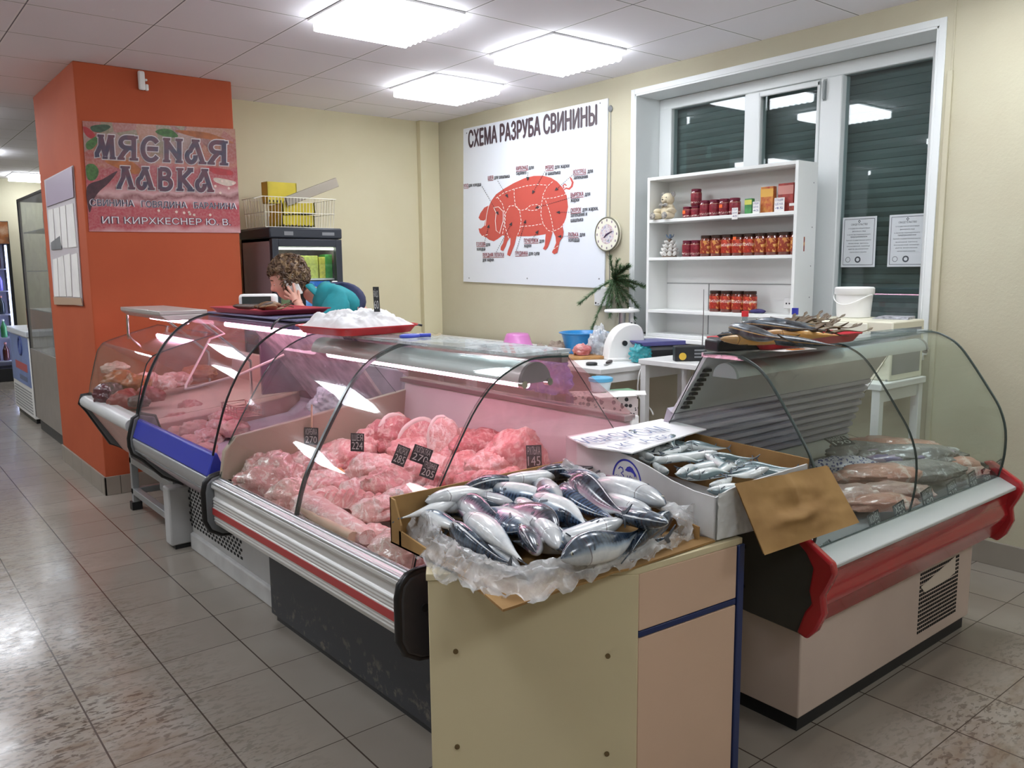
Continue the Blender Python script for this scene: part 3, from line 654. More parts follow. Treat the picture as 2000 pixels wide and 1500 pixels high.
def chop(name, label, P, w, h, th, m, seed, yaw, lean=.25, group=None, rind=True):
    # an upright slice: rounded outline of flesh with a white rim of fat on one side
    t = thing(name, label, 'meat', P, yaw, group)
    r = random.Random(seed); n = 26; out = []
    for i in range(n):
        w0 = 2*math.pi*i/n; k = 1+.13*math.sin(2*w0+seed)+.08*math.sin(3*w0+seed*2)
        out.append((w/2*k*math.cos(w0), h/2*k*math.sin(w0)+h/2*.96))
    def pt(p, y): return (p[0], y+p[1]*lean, p[1])
    g = G(); rows = [(-th/2, .86), (-th*.42, .95), (th*.3, 1.0), (th/2, .9)]; vs = []
    c = (0, h*.48)
    for y, k in rows:
        for p in out: q = (c[0]+(p[0]-c[0])*k, c[1]+(p[1]-c[1])*k); e = .01*fbm(Vector((q[0]*9, y*9, q[1]*9)), 2, 2, seed); vs.append(pt((q[0]+e, q[1]+e), y+e*.6))
    fs = [tuple(range(n))]+[((i*n+j), ((i+1)*n+j), ((i+1)*n+(j+1) % n), (i*n+(j+1) % n)) for i in range(3) for j in range(n)]+[tuple(3*n+n-1-j for j in range(n))]
    g.add(vs, fs); g.build('flesh', m, t, smooth=45)
    if rind:
        g = G(); k0 = r.randrange(n); L = [out[(k0+i) % n] for i in range(int(n*.62))]
        g.tube([pt((p[0]*.985, p[1]*.985+.002), -.004) for p in L], [.006+.010*math.sin(math.pi*i/(len(L)-1)) for i in range(len(L))], 8, flat=th*.9/.02*.5)
        g.build('fat_rim', FAT, t, smooth=60)
    return t
def deckA(x): return .578+max(0, min(.73, x-1.19))*.11
def onA(u, v, lift=0): 
    z = .62+lift
    for _ in range(6): P = Z(u, v, z); z = deckA(P.x)+lift
    return P
GP = 'pork cuts in the long meat counter'
def A_lump(u, v, s, w, h, m, seed, label, rz=0, d=.8, cat='meat', name='pork_cut', **k):
    P = X(u, v, 1.105+s); sc_ = (Vector(P)-Vector((0, 0, EYE))).dot(Vector(FW))/F
    a, c = w*sc_*.62, h*sc_*.58; dz = deckA(P.x); c = max(c, .035)
    ca_ = min(a, .12)*.85; P.x = max(1.165+ca_, min(1.965-ca_*.8, P.x)); P.y = max(1.93+ca_, min(3.235-ca_, P.y)); dz = deckA(P.x)+.006; base = max(dz, P.z-c*1.0)
    return lump(name, label, (P.x, P.y, base), (a, a*d, c*1.05), m, seed, rz-YAW, group=GP, cat=cat, **k)
ring = 0
A_lump(492, 935, .17, 120, 78, VAC, 1, 'shrink-wrapped marbled pork shoulder in the front left corner behind the white rail', .3, wrap=True, rough=.25)
A_lump(562, 968, .13, 78, 62, VACP, 2, 'shrink-wrapped pork knuckle with white fat end, second along the white rail', .2, wrap=True)
A_lump(455, 915, .3, 60, 50, VAC, 3, 'wrapped dark marbled pork lump beside the beige divider, hindmost at the left edge', wrap=True)
A_lump(588, 892, .34, 92, 58, VAC, 4, 'rounded shrink-wrapped pork piece with an orange sticker next to the beige divider', .2, wrap=True)
A_lump(630, 938, .28, 90, 52, PORKP, 5, 'pale pork slab with wavy fat, just left of the sticker tray', .4)
A_lump(545, 905, .42, 70, 50, VACP, 6, 'wrapped pale pork piece behind the marbled front shoulder')
A_lump(650, 872, .5, 105, 66, PORK, 7, 'long pink pork loin piece lying under the first two price tags', .1, fat=True)
A_lump(712, 862, .62, 70, 70, PORK, 8, 'pink pork lump directly behind the second price tag', -.2)
A_lump(772, 838, .72, 96, 74, PORKD, 9, 'big rounded pork leg at the back wall with a creamy fat edge', .3, fat=True)
A_lump(733, 905, .48, 90, 56, PORKP, 10, 'pale folded pork piece right of the sticker tray')
A_lump(762, 930, .42, 88, 56, PORK, 11, 'pork rib end with white rim below the dark diamond-shaped tag', .6)
A_lump(812, 872, .66, 84, 60, PORK, 12, 'thick pork neck piece behind the diamond-shaped tag', .2)
A_lump(705, 948, .36, 80, 44, PORKP, 13, 'flat pale pork cut in the middle of the counter, in front of the sticker tray', .5)
A_lump(838, 968, .44, 86, 50, PORK, 14, 'pork piece under the pair of overlapping price tags', .1)
A_lump(795, 962, .36, 80, 44, PORKP, 15, 'pale pork slice next to the cardboard fish box corner', .5)
A_lump(735, 985, .24, 84, 44, PORKP, 16, 'flat pork belly slice beneath the rib rack', .2)
A_lump(870, 930, .60, 70, 46, PORKD, 17, 'red pork piece squeezed against the glass joint', .3)
A_lump(915, 905, .66, 84, 62, PORK, 18, 'rounded pork cut right of the glass joint, behind the fish box', .2, fat=True)
A_lump(968, 898, .66, 92, 66, PORKP, 19, 'smooth pale pink pork piece behind the fish box, under the back wall', .1)
A_lump(930, 935, .52, 70, 44, PORKD, 20, 'dark pink pork piece just above the fish box rim', .3)
A_lump(998, 925, .55, 60, 40, PORK, 21, 'small pork piece at the right end, close to the brown tag', .3)
A_lump(935, 858, .76, 92, 62, PORKD, 22, 'bony red pork piece with white cartilage against the back wall', .4)
A_lump(1008, 868, .74, 96, 92, PORK, 23, 'large rounded pork ham with yellowish rind at the right end of the back wall', -.2, fat=True)
A_lump(783, 1072, .14, 120, 82, VACP, 24, 'big shrink-wrapped pale ham at the near end of the rail, beside the plastic sheet', .5, wrap=True, rough=.15)
for i, (u, v, s_, w, h, m_, l) in enumerate(((600, 925, .36, 90, 46, PORKP, 'pale pork cut low between the wrapped pieces and the sticker tray'), (640, 905, .40, 90, 50, PORK, 'pork cut left behind the sticker tray'), (560, 930, .26, 90, 50, VAC, 'wrapped marbled pork piece in the gap behind the rail corner'), (610, 985, .16, 70, 50, PORKP, 'pale pork piece between the knuckle and the arched belly strip'), (700, 900, .52, 80, 50, PORKD, 'dark pork piece below the second price tag'), (655, 960, .30, 90, 44, PORK, 'flat pork cut in front of the sticker tray, left of the rib rack'), (805, 915, .52, 80, 54, PORK, 'pork piece directly behind the overlapping tags'), (850, 905, .60, 70, 54, PORKP, 'pale pork cut below the tall chop'), (690, 845, .70, 70, 44, PORKP, 'pale pork end hindmost behind the second tag'), (890, 885, .7, 70, 60, PORK, 'pork cut behind the glass joint'), (960, 935, .5, 80, 46, PORK, 'lowest pork piece right of the glass joint at the fish box'), (730, 1040, .17, 80, 40, PORKP, 'pork belly end between the arched strip and the big ham'), (520, 890, .48, 70, 44, VACP, 'wrapped piece hindmost along the beige divider'), (900, 850, .8, 60, 50, PORK, 'pork piece standing at the back wall right of the tall chop'))):
    A_lump(u, v, s_, w, h, m_, 80+i, l, .3*(i % 5)-.4, wrap=(m_ in (VAC, VACP)))
def A_chop(u, v, s, w, h, m, seed, label, yaw=0., lean=.3, th=.045):
    P = X(u, v, 1.105+s); sc_ = (Vector(P)-Vector((0, 0, EYE))).dot(Vector(FW))/F
    P.x = min(P.x, 1.80); b = deckA(P.x)+.006; H = max(P.z-b, 0)*2; hh = h*sc_; base = max(b, P.z-hh/2)
    return chop('pork_chop', label, (P.x, P.y, base), w*sc_, hh, th, m, seed, -YAW+yaw, lean, GP)
A_chop(800, 850, .76, 66, 90, PORK, 1, 'upright pork steak with a white fat edge at the back wall, leftmost standing one', .2)
A_chop(838, 862, .74, 74, 92, PORK, 2, 'broad upright pork steak, second of the standing ones', -.1)
A_chop(868, 872, .66, 58, 122, PORKP, 3, 'tall upright pork chop with a thick white fat rim beside the glass joint', -.15, .22)
# curved rib rack and belly strip near the rail
def rib_rack(label, P, L, W, bend, rz, n, seed):
    t = thing('rib_rack', label, 'meat', P, rz, GP)
    def fn(u, v):
        x = (u-.5)*L; a = bend*(u-.5); z = .045*math.sin(math.pi*v)+.012*math.cos(u*n*2*math.pi)*math.sin(math.pi*v)+.012*fbm(Vector((x*8, v*2, 0)), 1, 2, seed)
        return (x, (v-.5)*W+a*abs(a)*.25, z+.05-.6*(u-.5)**2*L*.3)
    g = G(); g.grid(fn, 60, 14); g.grid(lambda u, v: (fn(u, v)[0], fn(u, v)[1], min(.02, fn(u, v)[2]-.008)), 60, 14); g.build('flesh', PORK, t, smooth=60)
    for i in range(n):
        u = (i+.5)/n; g = G(); a = Vector(fn(u, .12)); b = Vector(fn(u, .5)); g.tube([a+Vector((0, 0, .004)), a.lerp(b, .5)+Vector((0, 0, .012)), b+Vector((0, 0, .004))], .006, 6); g.build('rib_bone', BONE, t, smooth=60)
    return t
P = X(712, 985, 1.37); rib_rack('curved pork rib rack with a row of white bone ends, near the rail', (P.x, P.y, .60), .34, .12, .8, math.radians(112), 9, 3)
def strip_meat(label, pts, w, h, m, rim, seed):
    t = thing('belly_strip', label, 'meat', pts[0], 0, GP); o = Vector(pts[0]); Q = smooth3([Vector(p)-o for p in pts], 5)
    g = G(); n = len(Q); g.tube(Q, [w*(.55+.45*math.sin(math.pi*min(1, max(.12, i/(n-1)))))*(1+.1*fbm(q, 9, 2, seed)) for i, q in enumerate(Q)], 14, flat=h/w); g.build('flesh', m, t, smooth=60)
    g = G(); g.tube([q+Vector((-w*.72, -w*.1, h*.1)) for q in Q[1:-1]], h*.42, 8); g.build('rind', rim, t, smooth=60); return t
def smooth3(P, n=4):
    out = []
    for i in range(len(P)-1):
        p0, p1, p2, p3 = P[max(i-1, 0)], P[i], P[i+1], P[min(i+2, len(P)-1)]
        for j in range(n):
            t = j/n; out.append(.5*((2*p1)+(p2-p0)*t+(2*p0-5*p1+4*p2-p3)*t*t+(3*p1-p0-3*p2+p3)*t*t*t))
    return out+[P[-1]]
c = [X(650, 965, 1.36), X(612, 985, 1.26), X(620, 1020, 1.22), X(670, 1042, 1.21), X(718, 1062, 1.21)]
strip_meat('long arched pork belly strip bent round the rib rack, right on the rail', [(p.x, p.y, .648) for p in c], .058, .045, PORKP, RIND, 4)
# foam trays of mince with stickers
LABO = mat('orange_sticker', 'e08a3c', .5); LABR = mat('red_sticker', 'c23a3a', .5)
def tray(label, u, v, s, rz):
    P = X(u, v, 1.105+s); t = thing('meat_tray', label, 'meat tray', (P.x, P.y, P.z-.01), rz, 'foam trays in the meat counter')
    g = G(); g.prism([(-.09, .0), (-.075, -.02), (.075, -.02), (.09, .0), (.082, .0), (.07, -.014), (-.07, -.014), (-.082, .0)], -.06, .06, 'y'); g.box(-.086, -.064, -.016, .086, -.058, .0); g.box(-.086, .058, -.016, .086, .064, .0); g.build('foam', mat('foam_pink', 'e9b3ae', .4), t, bevel=.003)
    g = G(); g.ball((0, 0, -.012), (.07, .052, .022), 20, 10, fn=lambda d, p: p*(1+.15*fbm(d, 2, 2, 3))); g.build('mince', PORK, t, smooth=60)
    g = G(); g.box(-.075, -.045, .0115, -.015, .03, .013); g.box(-.075, .031, .0115, -.015, .045, .013); st = g.build('sticker', LABO, t); 
    return t
tray('pink foam tray of meat with an orange sticker, in the middle of the meat counter', 678, 918, .42, -.2)
tray('pink foam tray lying lower right of the sticker tray, partly under other meat', 772, 948, .44, -.5)
tray('foam tray on the wrapped pork beside the beige divider', 600, 890, .36, -.7)
# bags pressed against the rear glass
def bag(name, label, P, dims, m, seed, cat='bag', rz=0, crumple=.35):
    t = thing(name, label, cat, P, rz)
    def fn(d, p):
        n = crumple*(abs(fbm(d, 2.2, 4, seed))*1.3-.2)+.03*fbm(d, 6, 2, seed); q = p*(1+n)
        if q.z < -dims[2]*.6: q.z = -dims[2]*.6
        return q
    g = G(); g.ball((0, 0, dims[2]*.6), dims, 72, 44, fn=fn); g.build('film', m, t, smooth=75); return t
def film_mat(name, c, dens=.35, rough=.15):
    k = N(name); out = k.t.nodes['Material Output']; k.set(color=c, rough=rough, coat=.5); k.bump(k.noise(30, 4, .6), .5, .01)
    tr = k.n('BsdfTransparent', {0: (1, 1, 1, 1)}); f = k.ramp(k.noise(9, 4, .65, .8), [(.25, (dens*.45,)*3+(1,)), (.75, (min(1, dens*1.5),)*3+(1,))])
    mx = k.n('MixShader', {0: f, 1: tr.outputs[0], 2: k.b.outputs[0]}); k.t.links.new(mx.outputs[0], out.inputs[0]); return k.m
FILMW = film_mat('clear_film', 'e6eaec', .5); FILMB = film_mat('blue_bag_film', '6f6ad0', .75); FILMP = film_mat('white_bag_film', 'eceaf2', .85)
p = X(690, 775, 1.96); bag('carrier_bag', 'white carrier bag with blue print behind the beige divider', (1.74, 3.50, .80), (.09, .12, .09), FILMP, 4, rz=0)
p = X(988, 802, 2.03); bag('plastic_bag', 'crumpled violet plastic bag behind the rear glass of the long meat counter', (2.13, 2.42, 1.0), (.06, .11, .09), FILMB, 6)
# ---- counter B: pale poultry and offal
GB_ = 'meat in the blue-striped counter'
def put(u, v, z, w, h, m, seed, label, group, name, rz=0, d=.8, **k):
    P = Z(u, v, z); sc_ = (Vector(P)-Vector((0, 0, EYE))).dot(Vector(FW))/F; a, c = w*sc_/2, max(.022, h*sc_/2)
    return lump(name, label, (P.x, P.y, z-c), (a, a*d, c*1.05), m, seed, rz-YAW, group=group, **k)
for u, v, z, w, h, m, s, l in ((350, 842, .66, 60, 36, CHICK, 31, 'pale pink trotter lying in the blue-striped counter, left of the flat sheets'), (382, 832, .69, 70, 44, CHICK, 32, 'big pale folded skin piece in the middle of the blue-striped counter'),
        (405, 848, .66, 66, 36, PORKP, 33, 'pale pork sheet in front of the folded skin piece'), (372, 858, .65, 50, 30, CHICK, 34, 'small pale trotter end above the blue strip'), (440, 812, .72, 60, 44, PORK, 35, 'pink offal heap under the wire basket, blue-striped counter'),
        (425, 828, .70, 54, 34, PORKP, 36, 'pale offal piece left of the wire basket'), (460, 832, .70, 60, 40, CHICK, 37, 'pale piece at the end next to the beige divider'), (345, 815, .69, 60, 34, PORKD, 38, 'bagged dark meat piece farther back in the blue-striped counter'),
        (372, 795, .71, 54, 50, PORKD, 39, 'bagged lump tied at the top, hindmost in the blue-striped counter'), (410, 815, .69, 44, 26, ORG, 40, 'yellowish fat piece behind the folded skin'), (398, 872, .655, 50, 26, CHICK, 41, 'pale bone piece close to the right end of the blue strip'),
        (330, 858, .66, 46, 26, PORKD, 42, 'dark pink piece at the left end of the blue strip')):
    put(u, v, z, w, h, m, s, l, GB_, 'offal_piece')
t = thing('wire_basket', 'small pink wire basket standing over the offal in the blue-striped counter', 'basket', Z(472, 808, .78))
g = G(); 
for k in range(6): g.tube([(-.06, -.10+.04*k, .05), (-.06, -.10+.04*k, 0), (.06, -.10+.04*k, 0), (.06, -.10+.04*k, .05)], .003, 6)
for zz in (.0, .025, .05): g.tube([(-.06, -.11, zz), (.06, -.11, zz), (.06, .11, zz), (-.06, .11, zz)], .003, 6, closed=True)
g.build('wire', mat('pink_wire', 'd89a92', .4), t, smooth=60)
# ---- counter C
GC_ = 'meat in the farthest counter'
for u, v, y, w, h, m, s, l in ((213, 762, 5.2, 60, 50, LIVER, 51, 'dark liver piece at the left end of the farthest counter'), (243, 775, 5.05, 66, 46, BEEF, 52, 'bright red beef piece at the front of the farthest counter'), (232, 735, 5.32, 64, 40, ORG, 53, 'orange smoked piece behind the red beef'),
        (265, 742, 5.2, 60, 40, ORG, 54, 'orange-brown smoked piece next to the black glass edge'), (292, 765, 4.95, 56, 36, BEEF, 55, 'red beef strip seen through the blue-striped counter glass'), (288, 738, 5.25, 56, 40, PORK, 56, 'pink pork piece behind the red beef strip'),
        (318, 742, 5.2, 50, 34, PORKP, 57, 'pale pork piece in the middle of the farthest counter'), (345, 735, 5.3, 60, 34, PORK, 58, 'flat pink pork piece by the rod in the farthest counter'), (390, 722, 5.35, 70, 30, ORG, 59, 'salmon coloured slab at the back of the farthest counter'),
        (225, 715, 5.42, 52, 26, CHICK, 60, 'cream coloured piece topmost in the farthest counter'), (270, 780, 4.8, 40, 28, LIVER, 61, 'dark piece at the bumper end in the farthest counter')):
    P = Y(u, v, y); put(u, v, P.z, w, h, m, s, l, GC_, 'meat_piece')
# ---- black price tags written in chalk
TAGM = mat('chalk_tag', '2a2c2e', .6, var=.15, vs=30)
def tag_card(label, C, ex, ez, w, h, lines, stick=None, group='black price tags', th=.003):
    ex, ez = Vector(ex).normalized(), Vector(ez).normalized(); n = ex.cross(ez); C = Vector(C)
    t = thing('price_tag', label, 'price tag', C, 0, group)
    g = G(); g.obox((0, 0, 0), ex*w/2, n*th/2, ez*h/2); g.build('card', TAGM, t)
    g = G(); k = len(lines)
    for i, (s, hh) in enumerate(lines):
        W = w*.82; put_text(g, s, ex*(-w*.41)+ez*(h*(.5-(i+.85)/k*.95)), ex, ez, w=W, h=h/k*hh, bold=.012, en=n, off=th/2+.0006)
    g.build('lettering', TEXTG, t)
    if stick: g = G(); g.tube([-n*.004-ez*h/2, -n*.004+ez*(h/2+stick) if stick > 0 else -n*.004-ez*(h/2-stick)], .004, 6); g.build('stick', mat('tag_stick', 'd7b59a', .5), t)
    return t
RTV = Vector((RT[0], RT[1], 0)).normalized(); UPV = Vector((-.15*FW[0], -.15*FW[1], 1))
def tagA(u, v, s, w, h, lines, label, tilt=0., stick=None):
    P = X(u, v, 1.105+s); sc_ = (Vector(P)-Vector((0, 0, EYE))).dot(Vector(FW))/F
    ex = (RTV+Vector((0, 0, -tilt))).normalized(); fwv = Vector((FW[0], FW[1], 0)).normalized(); n = -fwv; ez = n.cross(ex)*1
    ez = Vector((ex.z*-RTV.x, ex.z*-RTV.y, 1)); ez = (ez-ex*ez.dot(ex)).normalized()
    return tag_card(label, P, ex, ez, w*sc_, h*sc_, lines, stick)
tagA(608, 852, .40, 27, 34, [('КОРЕЙКА', .7), ('270', .8)], 'grey price tag on a pink stick at the beige divider', .05, .10)
tagA(698, 864, .40, 26, 36, [('ШЕЯ', .7), ('224', .85)], 'black price tag standing on the pork loin, second from the divider', .05)
tagA(783, 890, .44, 26, 40, [('ОКОРОК', .7), ('285', .85)], 'black price tag turned like a diamond, left of the overlapping pair', .42)
tagA(823, 889, .49, 38, 34, [('ЛОПАТКА', .7), ('270', .85)], 'upper black price tag of the overlapping pair', .38)
tagA(838, 918, .50, 30, 34, [('ГРУДИНКА', .7), ('205', .85)], 'lower black price tag of the overlapping pair', .38)
tagA(1043, 892, .62, 30, 46, [('РУЛЬКА', .7), ('145', .85)], 'brown price tag at the right end, above the fish box', -.03)
# ================================================================ fish
def fish_mat(name, dark, mid, silver, stripes=True, sheen=None, coat=.6):
    k = N(name); uv = k.n('UVMap').outputs[0]; u, v, _ = k.sep(uv)[:3]
    bk = k.math('MULTIPLY', k.math('ABSOLUTE', k.math('SUBTRACT', v, .5)), 2)
    co = k.co('Object'); nz = k.noise(18, 3); bk = k.math('ADD', bk, k.math('MULTIPLY', k.math('SUBTRACT', nz, .5), .16))
    stops = [(.40, silver), (.52, mid), (.60, dark)] if not sheen else [(.38, silver), (.50, sheen), (.66, dark)]
    c = k.ramp(bk, stops)
    if stripes:
        w = k.math('SINE', k.math('ADD', k.math('MULTIPLY', u, 150), k.math('MULTIPLY', k.noise(30, 2), 9)))
        m = k.math('MULTIPLY', k.math('GREATER_THAN', w, .25), k.n('MapRange', {0: bk, 1: .52, 2: .62}).outputs[0])
        c = k.mix(k.math('MULTIPLY', m, .75), c, '0f141c')
    hd = k.n('MapRange', {0: u, 1: .235, 2: .215}).outputs[0]
    c = k.mix(k.math('MULTIPLY', k.ramp(k.noise(22, 4, .6), [(.45, (0, 0, 0, 1)), (.75, (1, 1, 1, 1))]), .45), c, '8d9dab' if stripes else '7f9296')
    c = k.mix(k.math('MULTIPLY', hd, .35), c, '5a5f66'); g = k.math('LESS_THAN', k.math('ABSOLUTE', k.math('SUBTRACT', u, k.math('ADD', .22, k.math('MULTIPLY', k.math('SUBTRACT', bk, .5), -.06)))), .006)
    c = k.mix(k.math('MULTIPLY', g, .6), c, '4a3236')
    k.set(color=c, rough=.22, coat=coat, coatr=.1, metal=.04); return k.m
MK_D = fish_mat('mackerel_dark', '26364a', '8699ab', 'e6e9e9'); MK_B = fish_mat('mackerel_blue', '3a5272', '9db0c2', 'eef0f0')
MK_P = fish_mat('mackerel_purple', '2a2a3c', '8f9cab', 'e2e2e4', True, 'b68a9e'); HR = fish_mat('herring_skin', '6f8488', 'b9c9ca', 'eef3f1', False)
SMK = fish_mat('smoked_mackerel_dark', '14181b', '54482f', 'b98a3c', True, None, .35); SMG = fish_mat('smoked_mackerel_gold', '3a2d1a', 'a8702a', 'd7a355', False, None, .35)
EYE_W = mat('fish_eye_ring', 'b9b7a6', .2, .3); EYE_B = mat('fish_eye', '0b0b0d', .08)
FIN = mat('fish_fin', '5d6670', .4, var=.2, vs=30); FIND = mat('smoked_fin', '5a4324', .5, var=.25, vs=30)
PROF = [(0, .02), (.02, .22), (.06, .45), (.12, .70), (.2, .90), (.32, 1.0), (.45, .97), (.58, .84), (.7, .62), (.8, .40), (.88, .22), (.93, .15), (.96, .16), (.985, .10)]
def prof(u):
    for (a, b), (c, d) in zip(PROF, PROF[1:]):
        if u <= c: return b+(d-b)*(u-a)/(c-a)
    return .1
for m_ in (SMK, SMG): m_.node_tree.nodes['Principled BSDF'].inputs['Roughness'].default_value = .36
_fm = {}
def fish(name, label, head, tail, roll, m, seed, hh=.105, ww=.072, bend=.05, cat='fish', group=None, fin=None, detail=True, n=18):
    # lies from head to tail; roll 0 = back up, pi = belly up
    H, T = Vector(head), Vector(tail); d = T-H; L = d.length; d.normalize()
    o = thing(name, label, cat, H, 0, group)
    side = Vector((0, 0, 1)).cross(d).normalized(); up = d.cross(side)
    rm = Matrix.Rotation(roll, 3, d); bu, bs = rm @ up, rm @ side
    M3 = Matrix((d, bs, bu)).transposed(); o.rotation_euler = M3.to_euler()
    r = random.Random(seed); b1 = bend*r.uniform(.4, 1)*r.choice((-1, 1)); K = 22
    def ctr(u): return Vector((u*L, b1*L*math.sin(math.pi*u)*(.7), .02*L*math.sin(2.2*math.pi*u)))
    g = G(); vs = []; uv = []
    for i in range(K+1):
        u = (i/K)**1.15*.985; c = ctr(u); p = prof(u)
        for j in range(n):
            w = 2*math.pi*j/n; ca, sa = math.cos(w), math.sin(w)
            z = ca*hh*L*p; y = sa*ww*L*p*(1-.12*ca)
            vs.append(c+Vector((0, y, z))); uv.append((u, j/n))
    fs = [(i*n+j, i*n+(j+1) % n, (i+1)*n+(j+1) % n, (i+1)*n+j) for i in range(K) for j in range(n)]+[tuple(range(n-1, -1, -1)), tuple(K*n+j for j in range(n))]
    g.add(vs, fs, 0, uv); g.build('body', m, o, smooth=70)
    fm_ = fin or FIN
    e = ctr(.985); g = G(); t = L*.11; th = .0015
    out = [(-.01*L, 0), (t*.35, .25*t), (t*.95, .95*t), (t*.75, .3*t), (t*.5, 0), (t*.75, -.3*t), (t*.95, -.95*t), (t*.35, -.25*t)]
    g.prism([(e.x+a, e.z+b) for a, b in out], e.y-th, e.y+th, 'y'); g.build('tail_fin', fm_, o)
    if detail:
        for s in (-1, 1):
            c = ctr(.075); y = c.y+s*ww*L*prof(.075)*.93
            g = G(); g.ball((c.x, y, c.z+.012*L), (.017*L, .006*L, .017*L), 12, 8, 0); g.ball((c.x, y+s*.003*L, c.z+.012*L), (.010*L, .005*L, .010*L), 10, 6, 1); g.build('eye', [EYE_W, EYE_B], o, smooth=60)
            c = ctr(.25); y = c.y+s*ww*L*prof(.25)*.99
            g = G(); g.prism([(c.x, c.z-.01*L), (c.x+.1*L, c.z-.05*L), (c.x+.11*L, c.z-.035*L), (c.x+.01*L, c.z+.02*L)], y-.001, y+.0015, 'y'); g.build('pectoral_fin', fm_, o)
    return o
# ---- the box of mackerel on the corner cabinet
BZ = .762
tM = thing('fish_box', 'open brown cardboard box heaped with large mackerel, on the corner cabinet', 'cardboard box', (1.37, 1.6, BZ))
def MB(x, y, z): return (x-1.37, y-1.6, z-BZ)
g = G(); g.box(*MB(1.07, 1.36, BZ), *MB(1.70, 1.855, BZ+.005)); g.build('bottom', KRAFT, tM)
g = G(); g.box(*MB(1.07, 1.848, BZ), *MB(1.70, 1.853, .888)); g.build('back_panel', KRAFT, tM)
g = G(); g.prism([(1.80-1.6, 0), (1.853-1.6, 0), (1.853-1.6, .126), (1.83-1.6, .122), (1.80-1.6, .06)], 1.07-1.37, 1.075-1.37, 'x'); g.prism([(1.36-1.6, 0), (1.81-1.6, 0), (1.81-1.6, .045), (1.6-1.6, .02), (1.36-1.6, .01)], 1.07-1.37, 1.075-1.37, 'x'); g.build('left_panel', KRAFT, tM)
g = G(); g.prism([(1.33-1.6, 0), (1.853-1.6, 0), (1.853-1.6, .125), (1.6-1.6, .085), (1.40-1.6, .05), (1.33-1.6, .04)], 1.697-1.37, 1.702-1.37, 'x'); g.build('right_panel', KRAFT, tM)
fl = [(1.075, 1.57), (1.058, 1.50), (1.045, 1.41), (1.022, 1.31), (1.06, 1.309), (1.2, 1.312), (1.32, 1.308), (1.36, 1.314), (1.40, 1.303), (1.55, 1.302), (1.73, 1.300), (1.738, 1.312), (1.70, 1.40), (1.5, 1.42), (1.3, 1.42)]
g = G(); g.prism([(a-1.37, b-1.6) for a, b in fl], .0005, .006, 'z'); g.build('front_flap', KRAFT, tM)
